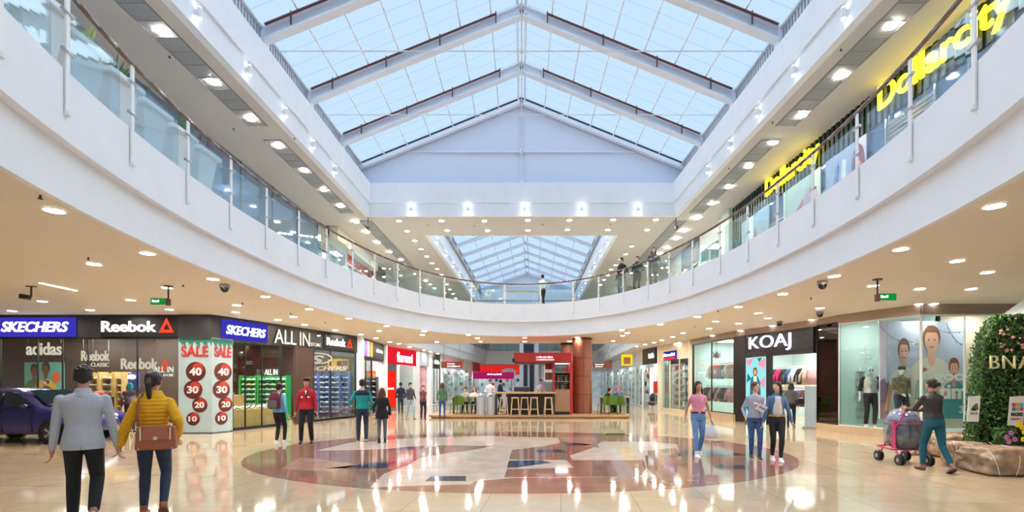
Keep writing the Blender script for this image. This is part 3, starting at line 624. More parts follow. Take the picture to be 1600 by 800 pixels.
# ---- following shops on the left
C0, C1 = (-7.6, 23.35), (-7.75, 27.6); D0, D1 = (-7.75, 27.9), (-7.05, 32.8); E0, E1 = (-7.0, 33.0), (-6.6, 35.1); G0, G1 = (-6.5, 35.4), (-6.3, 38.2); I0, I1 = (-6.2, 38.6), (-4.6, 55)
for p, n_ in (((-7.72, 27.6), 1), ((-7.0, 32.85), 1), ((-6.55, 35.2), 1), ((-6.25, 38.35), 1)):
    struct('wall_left', MB().b2(p[0]-.15, p[0]+.15, p[1], p[1]+.26, 0, H1), WHITE)
    struct('wall_left', MB().b2(-13, p[0]-.1, p[1]+.05, p[1]+.2, 0, H1), WHITE)
struct('wall_left', MB().b2(-11.1, -11, 23.4, 55, 0, H1), mat('shop_back', (200, 200, 205), .6))
LC = math.hypot(C1[0]-C0[0], C1[1]-C0[1]); LD = math.hypot(D1[0]-D0[0], D1[1]-D0[1])
wall(nm('trim'), C0, C1, 2.75, H1-.002, BLACK, .2, 0); glazing(C0, C1, .03, 2.75, .05, LC*.45, [LC*.2]); wall(nm('trim'), C0, C1, 0, .1, DARK, .1, 0, 0, LC*.5)
t, L_ = sign('black shop sign with vertical coloured stripes left of the red fiorenzi sign', C0, C1, 562, 598, 2.85, 3.68, BLACK)
for k, c in enumerate([(90, 200, 180), (60, 120, 200), (200, 90, 200), (240, 240, 240), (230, 150, 70), (240, 200, 90)]):
    obj('colour_stripe', MB().b2(.1+k*.33, .35+k*.33, -.02, 0, 2.9, 3.64), mat('stripe%d' % k, c, .4, emit=.3), t)
text('~', LETW, t, L_*.62, -.02, 3.2, L_*.3, .18)
hang('glowing orange promotional panel in the window of the dark striped shop', '~', 572, 585, 581, 588, 25.5, WHT, panel=emitter('orange_panel', (240, 120, 40), 1.0))
shoe_rack('dark display rack seen in the window of the striped-sign shop', 27.0, 563, 590, 590, 640, 6, 3, mat('slate', (60, 64, 80), .5), DARK, 'trainer on the dark rack of the striped-sign shop', 'trainers in the striped-sign shop')
t, L_ = sign('red fiorenzi shop sign with white lettering on the left', D0, D1, 600.5, 650, 2.7, 3.7, emitter('red_sign_panel', (220, 30, 50), .85), y=-.02, th=.2)
text('fiorenzi', LETW, t, L_*.34, -.02, 2.85, L_*.5, .62, .03, .02)
q = thing('door_banner', 'tall plain red banner panel in a grey frame beside the mint shop window', 'banner', on(D0, D1, 0, .02), ang(D0, D1)); xr = hit(D0, D1, 619)
obj('banner_panel', MB().b2(.1, xr-.05, 0, .04, .12, 2.3), emitter('red_banner', (240, 40, 25), .9), q); text('fiorenzi', LETW, q, .3, -.01, 1.2, xr*.6, .16, .01); obj('frame', MB().b2(0, .1, -.02, .08, 0, 2.7).b2(xr-.05, xr+.05, -.02, .08, 0, 2.7).b2(0, xr, -.02, .08, 2.3, 2.7).b2(0, xr, -.02, .08, 0, .12), CHROME, q)
glazing(D0, D1, .1, 2.7, hit(D0, D1, 624), hit(D0, D1, 647), [], WHT); wall('wall_left', D0, D1, 0, 2.7, mat('mint', (190, 232, 225), .5), .05, 1.2, hit(D0, D1, 621), LD)
wall(nm('trim'), D0, D1, 0, 2.7, WHT, .3, 0, xr+.06, hit(D0, D1, 624)); wall(nm('trim'), D0, D1, 0, 2.7, WHT, .3, 0, hit(D0, D1, 647), LD)
LE = math.hypot(E1[0]-E0[0], E1[1]-E0[1]); wall(nm('trim'), E0, E1, 2.75, H1-.002, mat('silver_fascia', (170, 180, 190), .3), .1)
q = thing('drape_display', 'pink and white printed drapes in the narrow shop window beyond the fiorenzi shop', 'curtain', on(E0, E1, .05, .12), ang(E0, E1)); pts = []
for i in range(60): pts.append((.02+i*LE*.95/60, .06*math.sin(i*.9)))
mm = MB(); vs_ = [[mm.bm.verts.new((x, y, z)) for x, y in pts] for z in (.1, 2.7)]
for i in range(59): mm.bm.faces.new((vs_[0][i], vs_[0][i+1], vs_[1][i+1], vs_[1][i]))
obj('drape', mm, mat('drape_print', (215, 170, 175), .7, var=.35, scale=1.8), q, smooth=True); obj('rail', MB().b2(0, LE*.97, -.03, .03, 2.7, 2.75), CHROME, q)
LG = math.hypot(G1[0]-G0[0], G1[1]-G0[1]); wall(nm('trim'), G0, G1, 2.7, H1-.002, BLACK, .1); glazing(G0, G1, .05, 2.7, 0, LG, [LG*.33, LG*.66], BLACK, fr=.14)
t, L_ = sign('small white lettered sign on the narrow black shop front on the left', G0, G1, 678, 685, 3, 3.4, None); text('~', LETW, t, 0, 0, 3.0, L_, .3)
# far-left and far-right shop rows: colourful lit windows
def shopwin(p0, p1, a, b_, fas, inner, name_, cols, seed, zt=2.8, lettering=None):
    random.seed(seed); xa, xb = a, b_
    wall(nm('trim'), p0, p1, zt, H1-.002, fas, .12, 0, xa, xb); glazing(p0, p1, .05, zt, xa, xb, [(xa+xb)/2], WHT); wall('wall_left' if p0[0] < 0 else 'wall_right', p0, p1, 0, H1-.01, inner, .05, 1.6, xa, xb)
    t = thing('window_display', name_, 'display', on(p0, p1, xa, 0), ang(p0, p1)); W_ = xb-xa
    for r in range(5):
        z = .35+r*.5; obj('shelf', MB().b2(.15, W_-.15, .5, .9, z-.03, z), WHT, t)
    for x in (.12, W_-.15): obj('side_panel', MB().b2(x, x+.03, .5, .9, 0, 2.6), WHT, t)
    for k in range(int(W_*9)):
        r = random.randrange(5); z = .35+r*.5; x = random.uniform(.25, W_-.25); h_ = random.uniform(.12, .36); ww = random.uniform(.06, .16)
        obj('boxed_goods', MB().box((x, .7+random.uniform(-.1, .1), z+h_/2), (ww, .1, h_)) if k % 2 else MB().cyl((x, .7, z), (x, .7, z+h_), ww*.5, ww*.3), mat('goods%d' % (k % len(cols)+seed*10), cols[k % len(cols)], .4), t)
    if lettering:
        s = thing('shop_sign', lettering[1], 'sign', on(p0, p1, xa, -.02), ang(p0, p1)); text(lettering[0], lettering[2], s, W_*.2, 0, zt+.2, W_*.6, .45, .05, .02)
PAST = [(240, 120, 160), (90, 200, 200), (250, 250, 250), (40, 160, 90), (230, 60, 60), (60, 90, 190), (250, 210, 80), (120, 120, 130)]
PALEW = mat('pale_shop_wall', (214, 226, 232), .6)
shopwin(I0, I1, 0, 3.6, WHT, PALEW, 'colourful pastel goods on shelves in the first far-left shop window', PAST, 1, lettering=('~', 'pink shop lettering above the first far-left shop window', emitter('pink_l', (240, 90, 150), 1.2)))
shopwin(I0, I1, 3.7, 8, PALEW, PALEW, 'white and green goods on shelves in the middle far-left shop window', PAST[2:]+PAST[:2], 2, lettering=('~', 'red lettering above the middle far-left shop window', LETR))
shopwin(I0, I1, 8.1, 12, WHT, PALEW, 'shelves of pale goods in the third far-left shop window', PAST, 3)
shopwin(I0, I1, 12.1, 16.2, mat('redf', (190, 40, 50), .5), PALEW, 'shelves of mixed goods in the last far-left shop window', PAST, 4)
J0, J1 = (9.0, 56), (8.3, 38.5); LJ = math.hypot(J1[0]-J0[0], J1[1]-J0[1])
shopwin(J0, J1, 0, 4.4, WHT, PALEW, 'shelves of white and pink goods in the farthest right shop window', PAST, 5)
shopwin(J0, J1, 4.5, 9, mat('pinkf', (220, 200, 210), .5), PALEW, 'pale blue goods on shelves in the second far-right shop window', PAST, 6)
shopwin(J0, J1, 9.1, 13.2, WHT, PALEW, 'grey goods on shelves in the third far-right shop window', PAST[4:], 7)
shopwin(J0, J1, 13.3, LJ, PALEW, PALEW, 'bright toys on shelves in the far-right shop window by the yellow sign', PAST, 8)
K0, K1 = (8.3, 38.4), (7.9, 32.2); LK = math.hypot(K1[0]-K0[0], K1[1]-K0[1])
shopwin(K0, K1, 0, 3.2, PALEW, PALEW, 'red and white goods stacked in the window under the yellow hanging sign', [(220, 60, 70), (240, 240, 240), (200, 60, 90), (240, 190, 200)], 9)
shopwin(K0, K1, 3.3, LK, WHT, mat('mintw', (205, 232, 225), .5), 'small dark goods in the pale mint window on the right row', [(60, 60, 70), (220, 230, 230), (150, 60, 60)], 10)
t = thing('hanging_banner', 'square yellow hanging banner with a brown picture above the right row of shops', 'banner', (X_at(971, 33), 33, 0))
obj('banner_panel', MB().b2(0, .75, 0, .04, 2.75, 3.5), emitter('yellow_banner', (250, 220, 40), .8), t); obj('printed_picture', MB().b2(.15, .6, -.01, 0, 2.85, 3.3), mat('bpic', (180, 110, 80), .5), t); obj('cord', MB().cyl((.1, .02, 3.5), (.1, .02, 3.74), .01).cyl((.65, .02, 3.5), (.65, .02, 3.74), .01), CHROME, t)
# dark-signed gray shop, cream shop
Q0, Q1 = (7.85, 32.0), (8.08, 29.0)
wall(nm('trim'), Q0, Q1, 2.75, H1-.002, DARK, .1); wall('wall_right', Q0, Q1, 0, 2.75, mat('greyshop', (150, 158, 158), .6), .1, 1.5)
t, L_ = sign('dark sign with pale emblem on the grey shop at right', Q0, Q1, 1013, 1026, 2.8, 3.65, BLACK); text('~', LETW, t, L_*.2, -.02, 3.1, L_*.6, .3)
q = thing('notice_board', 'plain red notice board on the pale pillar of the right row', 'sign', (X_at(1020, 28.9), 28.75, 0)); obj('board', MB().b2(0, .24, 0, .03, 1.0, 1.68), RED, q); obj('stand', MB().b2(.1, .14, .0, .03, 0, 1.0), CHROME, q)
q = thing('armchair', 'black rounded armchair in front of the grey shop', 'chair', (X_at(1020, 29.9), 30.0, 0)); obj('seat', MB().sph((0, 0, .35), (.3, .3, .15)), BLACK, q, smooth=True); obj('backrest', MB().sph((.1, .1, .65), (.25, .2, .35)), BLACK, q, smooth=True); obj('base', MB().cyl((0, 0, 0), (0, 0, .3), .12), CHROME, q)
struct('wall_right', MB().b2(7.98, 8.2, 28.75, 29.0, 0, H1), mat('cream_pillar', (232, 222, 200), .5))
CRM = mat('cream_shop', (228, 212, 178), .6)
S0, S1 = (8.12, 28.75), (8.5, 24.9); LS = math.hypot(S1[0]-S0[0], S1[1]-S0[1])
wall('wall_right', S0, S1, 2.9, H1-.002, CRM, .1); glazing(S0, S1, .12, 2.9, .05, LS-.05, [LS*.33, LS*.66], CRM); wall('wall_right', S0, S1, 0, H1, CRM, .05, 2.2); wall(nm('trim'), S0, S1, 0, .12, CRM, .1, 0)
t, L_ = sign('small blue and red lit box sign on the cream shop front', S0, S1, 1039.5, 1058, 2.85, 3.35, emitter('blue_box', (40, 40, 150), .9), y=-.1); obj('red_strip', MB().b2(0, L_, -.005, 0, 2.87, 3.0), emitter('red_strip', (230, 50, 70), 1), t); text('~', LETW, t, .05, -.01, 3.06, L_-.1, .17)
t = thing('window_display', 'crowded shelves of cosmetics behind the cream shop glass', 'display', on(S0, S1, .2, .6), ang(S0, S1)); random.seed(5)
for x in (0, LS-.53): obj('side_panel', MB().b2(x, x+.03, 0, .35, 0, 2.5), WHT, t)
for r in range(6):
    obj('shelf', MB().b2(0, LS-.5, 0, .35, .3+r*.4, .32+r*.4), WHT, t)
    for k in range(12): x = .15+k*.28; h_ = random.uniform(.12, .3); obj('boxed_goods', MB().box((x, .15, .32+r*.4+h_/2), (.15, .1, h_)), mat('cos%d' % (k*7 % 6), [(220, 120, 110), (110, 140, 180), (240, 240, 235), (160, 60, 60), (120, 190, 120), (90, 90, 100)][(k*5+r*3) % 6], .4), t)
lights([(7.95+.9, 26.5), (9.3, 30.6), (9.6, 35), (10, 41), (10, 46), (10, 51), (-9.2, 25.5), (-9, 30.3), (-8.2, 34), (-7.9, 36.8), (-7.4, 41), (-7, 45), (-6.4, 49), (-6, 53)], H1-.01, 'square light panel in the ceiling of a far shop', 'light panels in the far shops', (1.1, 1.1), emitter('far_shop_panel', (255, 250, 244), 30))  # added panels that brighten the far corridor shops
# ---- KOAJ shop, right
T0, T1, T2 = (8.45, 24.6), (8.9, 20.5), (10.0, 16.7); LT = math.hypot(T1[0]-T0[0], T1[1]-T0[1]); LU = math.hypot(T2[0]-T1[0], T2[1]-T1[1])
struct('wall_right', MB().b2(8.42, 8.7, 24.6, 24.9, 0, H1), mat('cream_pillar', (232, 222, 200), .5))
TAUPE = mat('taupe_metal_band', (160, 142, 128), .3, .4)
TP = mat('tan_stone_plinth', (196, 172, 142), .3, var=.1)
wall(nm('trim'), T0, T1, 3.5, H1-.002, TAUPE, .12, -.04); wall(nm('trim'), T1, T2, 3.52, H1-.002, TAUPE, .12, -.04)
glazing(T0, T1, .28, 3.5, .15, LT-.0, [LT*.5], BLACK, fr=.1, bot=.04); wall(nm('trim'), T0, T1, 0, .28, TP, .5, -.03)
MINT = mat('mint_display_wall', (190, 214, 214), .5)
struct('wall_right', MB().b2(10.9, 11, 24.9, 30, 0, H1), CRM)
wall('wall_right', (8.45, 24.62), (13.5, 24.62), 0, H1-.01, MINT, .1); struct('wall_right', MB().b2(13.5, 13.6, 16, 25, 0, H1), MINT)
struct('ceiling_ground', MB().slab([[V((8.7, 24.5)), V((9.1, 20.5)), V((10.2, 16.8)), V((13.4, 16.8)), V((13.4, 24.5))]], 3.6, 3.64), WHT)
lights([(9.9, 23.4), (10.2, 21.5), (11, 19.6), (11.3, 18), (12.4, 22), (12.4, 19)], 3.59, 'square light panel in the white ceiling of the KOAJ shop', 'light panels in the KOAJ shop', (.8, .8))  # panels added to light the clothes and walls inside
# black portal
wall(nm('trim'), T1, T2, 0, 3.52, BLACK, .35, -.02, -.1, hit(T1, T2, 1165)); wall(nm('trim'), T1, T2, 0, 3.52, BLACK, .2, 0, hit(T1, T2, 1197), hit(T1, T2, 1201))
o = MB(); xk0, xk1 = hit(T1, T2, 1165), hit(T1, T2, 1271)
o.b2(xk0, xk1, 0, .2, 2.62, 3.52)
for k in range(9): o.b2(xk0, xk1, -.03, 0, 2.68+k*.09, 2.72+k*.09)
o = struct(nm('trim'), o, BLACK); o.location = (T1[0], T1[1], 0); o.rotation_euler = (0, 0, ang(T1, T2))
t, L_ = sign('large white lit KOAJ lettering on the black slatted fascia', T1, T2, 1175, 1240, 2.7, 3.4, None, y=-.1)
text('KOAJ', emitter('koaj_white', (240, 240, 255), 1.8), t, 0, 0, 2.78, L_, .62, .06, -.008, name='lettering')
t = thing('poster', 'tall lit teal and pink fashion poster of a woman beside the KOAJ doorway', 'poster', on(T1, T2, hit(T1, T2, 1166), -.02), ang(T1, T2)); W_ = hit(T1, T2, 1197)-hit(T1, T2, 1166)
obj('poster_panel', MB().b2(0, W_, 0, .05, .12, 2.6), emitter('teal_poster', (150, 222, 226), .9), t)
PK = emitter('pink_print', (240, 150, 170), .9); TL = emitter('teal_print', (30, 130, 140), .8)
sh = [('poly', PK, [(.0, .95), (.4, .99), (.2, .85)]), ('poly', PK, [(.6, .9), (1, .99), (.95, .8)]), ('poly', TL, [(.05, .6), (.3, .66), (.1, .75)]), ('poly', PK, [(.7, .6), (.98, .7), (.95, .5)]), ('poly', TL, [(0, .2), (.3, .3), (.2, .1)]), ('poly', PK, [(.75, .3), (1, .35), (.9, .15)]), ('poly', TL, [(.6, .98), (.7, .92), (.85, .99)])]
sh += [('poly', TL, [(.22, .3), (.25, .62), (.35, .7), (.62, .7), (.75, .6), (.78, .3)]), ('poly', WHT, [(.42, .48), (.42, .7), (.58, .7), (.58, .48)]), ('ell', HR, (.5, .77, .11, .07)), ('ell', SK, (.5, .765, .075, .045)), ('poly', TL, [(.3, .3), (.28, .02), (.48, .02), (.5, .28), (.54, .02), (.74, .02), (.72, .3)])]
draw(t, W_, 2.48, .12, sh)
# clothes
def mkgarment():
    t = thing('garment', 'g', 'clothes'); s = []
    for z, w_, d in ((-.62, .21, .05), (-.3, .2, .05), (-.06, .22, .05), (0, .17, .04), (.03, .07, .03)): s.append((V((0, 0, z)), V((w_, 0, 0)), V((0, d, 0))))
    m = MB().eloft(s, 14)
    for sg in (-1, 1): m.eloft([(V((sg*.17, 0, -.03)), V((.03, 0, .06)), V((0, .045, 0))), (V((sg*.27, 0, -.25)), V((.055, 0, .02)), V((0, .04, 0))), (V((sg*.3, 0, -.52)), V((.045, 0, .01)), V((0, .035, 0)))], 10)
    obj('cloth', m, WHT, t, smooth=True)
    h = MB(); h.cyl((0, 0, .03), (0, 0, .1), .006, n=6); h.cyl((-.17, 0, 0), (0, 0, .04), .008, n=6); h.cyl((.17, 0, 0), (0, 0, .04), .008, n=6)
    obj('hanger', h, CHROME, t); return t
gar0 = mkgarment(); gu = [False]
GC = [mat('cloth_'+n_, c, .8, var=.15, scale=12) for n_, c in (('white', (230, 228, 224)), ('pink', (225, 175, 175)), ('beige', (205, 185, 160)), ('black', (38, 36, 40)), ('maroon', (125, 50, 60)), ('grey', (120, 120, 126)), ('magenta', (205, 40, 110)), ('denim', (70, 100, 140)), ('olive', (110, 110, 80)), ('rose', (215, 140, 150)))]
def put_gar(p, z, rz, m, lab, grp, s=1.0):
    if not gu[0]: gu[0] = True; o = gar0; o.location = (p[0], p[1], z); o.rotation_euler = (0, 0, rz); o['label'] = lab; o['group'] = grp; o.scale = (s,)*3
    else: o = dup(gar0, (p[0], p[1], z), rz, lab, grp, s)
    recolor([c for c in o.children if c.name.startswith('cloth')][0], m)
def rack(label, p0, p1, x0, x1, y, z, lab, grp, n, cols, turn=PI/2, legs=True, s=1.0):
    t = thing('clothes_rail', label, 'clothes rail', on(p0, p1, x0, y), ang(p0, p1)); L_ = x1-x0
    obj('rail', MB().cyl((0, 0, z+.1*s), (L_, 0, z+.1*s), .015, n=8), CHROME, t)
    for x in (0, L_): obj('upright' if legs else 'hanger_rod', MB().cyl((x, 0, 0 if legs else z+.1), (x, 0, z+.1*s if legs else 3.58), .012, n=6), CHROME, t)
    for k in range(n): put_gar(on(p0, p1, x0+L_*(k+.5)/n, y), z, ang(p0, p1)+turn+random.uniform(-.15, .15), cols[k % len(cols)], lab, grp, s)
random.seed(11)
w0, w1 = hit(T0, T1, 1103)-.9, hit(T0, T1, 1147)-.7
rack('upper clothes rail in the mint display window left of the KOAJ sign', T0, T1, w0, w1, .7, 2.4, 'light garment hanging on the upper rail of the mint window', 'garments on the upper mint window rail', 9, [GC[0], GC[1], GC[2], GC[9], GC[5]], .5, False)
rack('lower clothes rail in the mint display window left of the KOAJ sign', T0, T1, w0, w1, .5, 1.35, 'garment hanging on the lower rail of the mint window', 'garments on the lower mint window rail', 12, [GC[4], GC[3], GC[3], GC[1], GC[9], GC[3], GC[1]], .9)
o = MB()
for k in range(3): o.b2(k*.34, k*.34+.3, 0, .3, 0, .05+.03*k)
t = thing('window_ornament', 'red and black feathered ornament hanging at the top of the mint window', 'decoration', on(T0, T1, hit(T0, T1, 1114)-.6, .5, 2.85)); o = MB()
for k in range(10): a = 2*PI*k/10; o.cyl((0, 0, 0), (.26*math.cos(a), .0, .22*math.sin(a)+.05), .05, .012, 6)
obj('feathers', o, BLACK, t); obj('flower', MB().sph((0, -.06, -.02), .1, sub=1), RED, t); obj('cord', MB().cyl((0, 0, 0), (0, 0, .74), .01), DARK, t)
d0 = hit(T1, T2, 1203); d1 = hit(T1, T2, 1268)
rack('clothes rail at the back of the KOAJ doorway', T1, T2, d0-2.2, d1-1.9, 2.2, 2.15, 'garment hanging at the back of the KOAJ shop', 'garments at the back of the KOAJ shop', 8, [GC[3], GC[6], GC[3], GC[7], GC[0], GC[3], GC[2], GC[1]], .3, False)
rack('low clothes rail in the KOAJ doorway', T1, T2, d0-1.2, d1-1.2, 1.4, 1.3, 'garment on the low rail in the KOAJ shop', 'garments on the low KOAJ rail', 12, [GC[0], GC[6], GC[7], GC[4], GC[8], GC[3]], 1.3)
t = thing('shop_table', 'pale display table with folded clothes behind the KOAJ doorway', 'table', on(T1, T2, d0-2.1, 2.6), ang(T1, T2)); obj('table_top', MB().b2(0, 1.8, 0, .5, 1.5, 1.54), WOOD, t)
for x in (.05, 1.75): obj('leg', MB().b2(x-.03, x+.03, .1, .4, 0, 1.5), WHT, t)
t = thing('security_gate', 'grey upright security panel standing in the KOAJ doorway', 'panel', on(T1, T2, hit(T1, T2, 1253), .1), ang(T1, T2)); obj('panel', MB().b2(0, .5, 0, .06, .05, 1.5), mat('gate_grey', (150, 168, 182), .3), t, bevel=.02); obj('base', MB().b2(-.03, .53, -.06, .12, 0, .06), CHROME, t)
# dark glass bay with red band
V0, V1 = T2, (10.1, 15.7); W0, W1, W2 = (10.1, 15.7), (10.95, 13.5), (17.5, 13.5); LV = math.hypot(V1[0]-V0[0], V1[1]-V0[1]); LW = math.hypot(W1[0]-W0[0], W1[1]-W0[1])
wall(nm('trim'), V0, V1, 3.55, H1-.002, TAUPE, .12, -.04); glazing(V0, V1, .25, 3.55, 0, LV, [], BLACK, glassy('dark_smoked_glass', (70, 66, 72), .08), .02); wall(nm('trim'), V0, V1, 0, .25, TP, .5, -.03)
wall('wall_right', V0, V1, 2.2, 2.75, RED, .05, 1.0, -.3, LV-.1); wall('wall_right', V0, V1, .2, 3.6, mat('dark_backdrop', (44, 38, 40), .5), .05, 1.2, -.4, LV-.1)
t = thing('shelf_unit', 'dark shelves of small goods behind the smoked glass under a red band', 'shelf', on(V0, V1, .1, .7), ang(V0, V1))
for r in range(7):
    obj('shelf', MB().b2(0, 1, 0, .25, .5+r*.24, .52+r*.24), CHROME, t)
    if r > 3: obj('glassware', MB().cyl((.1, .1, .53+r*.24), (.1, .1, .68+r*.24), .04).cyl((.3, .1, .53+r*.24), (.3, .1, .66+r*.24), .05).cyl((.55, .1, .53+r*.24), (.55, .1, .68+r*.24), .04).cyl((.8, .1, .53+r*.24), (.8, .1, .65+r*.24), .04), WHT, t)
# white corner window with the fashion poster
wall(nm('trim'), W0, W1, 3.48, H1-.002, TAUPE, .14, -.05); wall(nm('trim'), W1, W2, 3.48, H1-.002, TAUPE, .14, -.05)
glazing(W0, W1, .25, 3.48, 0, LW, [], WHT, fr=.012, bot=.02); glazing(W1, W2, .25, 3.48, 0, 6.5, [1.2, 3.0], WHT, fr=.012, bot=.02)
struct(nm('trim'), MB().slab([[V((10.05, 15.7)), V((10.9, 13.45)), V((17.5, 13.45)), V((17.5, 17)), V((10.3, 17))]], 0, .25), TP)
DSP = mat('pale_mint_display', (206, 226, 222), .5)
struct('floor', MB().slab([[V((10.2, 15.7)), V((11.0, 13.6)), V((17.5, 13.6)), V((17.5, 16.9)), V((10.3, 16.9))]], .25, .27), DSP)
wall('wall_right', (10.25, 15.9), (12.2, 15.9), .27, H1-.01, DSP, .08); struct('wall_right', MB().b2(12.2, 12.28, 14.45, 15.9, .27, H1-.01), DSP); wall('wall_right', (12.2, 14.45), (17.5, 14.45), .27, H1-.01, mat('cream_back', (228, 210, 186), .6), .08)
struct('ceiling_ground', MB().slab([[V((10.25, 15.6)), V((11.05, 13.6)), V((17.4, 13.6)), V((17.4, 16.8)), V((10.3, 16.8))]], 3.6, 3.63), WHT)
lights([(10.9, 15.0), (11.6, 14.2), (13, 14.0), (14.4, 14.0), (16, 14.0)], 3.6, 'square light panel in the white ceiling of the corner display window', 'light panels in the corner display window', (.55, .3))  # added panels lighting the mannequins and poster
YP = 14.38
pw0, pw1 = X_at(1376, 14.35), X_at(1509, 14.35)
t = thing('poster', 'huge seaside fashion poster of two men and a woman in the corner window', 'poster', (pw0, YP, 0)); W_ = pw1-pw0; z0 = Z_at(654, YP); H_ = Z_at(502, YP)-z0
obj('poster_panel', MB().b2(0, W_, 0, .04, z0, z0+H_), mat('poster_sky', (186, 192, 218), .5, var=.12, scale=.8), t)
SHW = mat('print_white_shirt', (222, 224, 238), .5); SHC2 = mat('print_cream_shirt', (226, 214, 204), .5); BR = mat('print_brown_hair', (120, 75, 52), .5); SKW = mat('print_warm_skin', (222, 165, 140), .5)
CITY = mat('print_city', (120, 112, 130), .5); DNM = mat('print_denim', (60, 80, 125), .5)
s_ = [('poly', CITY, [(0, 0), (0, .38), (.05, .42), (.08, .36), (.12, .4), (.16, .36), (.2, .36), (.2, 0)])]+[('poly', mat('print_wall', (150, 130, 130), .5), [(0, 0), (0, .15), (.2, .2), (.2, 0)])]
s_ += fig(.28, .82, .85, .36, SKW, BR, SHW)+[('poly', SHW, [(.12, 0), (.13, .42), (.4, .42), (.42, 0)]), ('poly', SKW, [(.1, .35), (.15, .35), (.1, .08), (.05, .08)]), ('poly', DNM, [(.14, 0), (.15, .08), (.24, .12), (.4, .05), (.4, 0)])]
s_ += fig(.60, .95, .95, .55, SKW, BR, SHC2)+[('poly', SHC2, [(.38, 0), (.36, .5), (.84, .5), (.82, 0)])]
s_ += fig(.86, .62, .7, .32, SKW, mat('print_auburn', (140, 66, 48), .5), mat('print_teal_top', (70, 150, 160), .5))+[('poly', SKW, [(.62, .28), (.66, .36), (.8, .3), (.9, .26), (.9, .2), (.7, .22)])]
draw(t, W_, H_, z0, s_)
q = MB()
for a, b_ in (((0, .95), (.35, .8)), ((.35, .8), (.55, .84)), ((.5, .99), (1, .9)), ((.78, .98), (.98, .76))):
    for k in range(8): 
        u = k/8; v = (k+1)/8; z_ = lambda w_: z0+H_*(a[1]+(b_[1]-a[1])*w_-.05*math.sin(PI*w_)); X_ = lambda w_: W_*(a[0]+(b_[0]-a[0])*w_); q.cyl((X_(u), -.003, z_(u)), (X_(v), -.003, z_(v)), .006, n=4)
        if k % 2: q.sph((X_(u), -.006, z_(u)-.02), .018, sub=1)
obj('printed_lights', q, CITY, t)
text('good', WHT, t, W_*.60, -.09, z0+H_*.36, W_*.48, H_*.13, .012, .03); text('time', WHT, t, W_*.66, -.09, z0+H_*.20, W_*.46, H_*.15, .012, .03); text('3', WHT, t, W_*.90, -.09, z0+H_*.06, W_*.06, H_*.07, .012, .02)
t = thing('window_lettering', 'small faint white two-line lettering on the corner window left of the poster', 'lettering', (X_at(1336, 15.2), 15.2, 0)); text('~', WHT, t, 0, 0, Z_at(556, 15.2), .55, .06); text('~', WHT, t, 0, 0, Z_at(562, 15.2), .5, .06)
# small white projecting lamps below the right ceiling band
def cubelamp(px, py, p0, p1, w_):
    x = hit(p0, p1, px); pt = on(p0, p1, x, -.15); z = Z_at(py, pt.y)
    t = thing('fascia_lamp', 'small white box lamp on the taupe band '+w_, 'lamp', (pt.x, pt.y, z), ang(p0, p1)); obj('housing', MB().b2(-.1, .1, 0, .14, -.07, .09), WHT, t); obj('lamp', MB().b2(-.08, .08, 0.02, .12, -.08, -.071), emitter('box_lamp', (255, 255, 255), 14), t)
for px, py, a, b_, w_ in ((1115, 522, T0, T1, 'above the mint window'), (1159, 514, T1, T2, 'above the KOAJ poster'), (1209, 506, T1, T2, 'above the O of the KOAJ sign'), (1270, 496, T1, T2, 'right of the KOAJ sign'), (1346, 483, W0, W1, 'at the left of the corner window'), (1438, 471, W0, W1, 'at the bend of the corner window'), (1456, 470, W1, W2, 'just right of the corner bend')):
    cubelamp(px, py, a, b_, w_)
struct('wall_right', MB().b2(17.5, 17.6, 8, 17, 0, H1), WHITE)
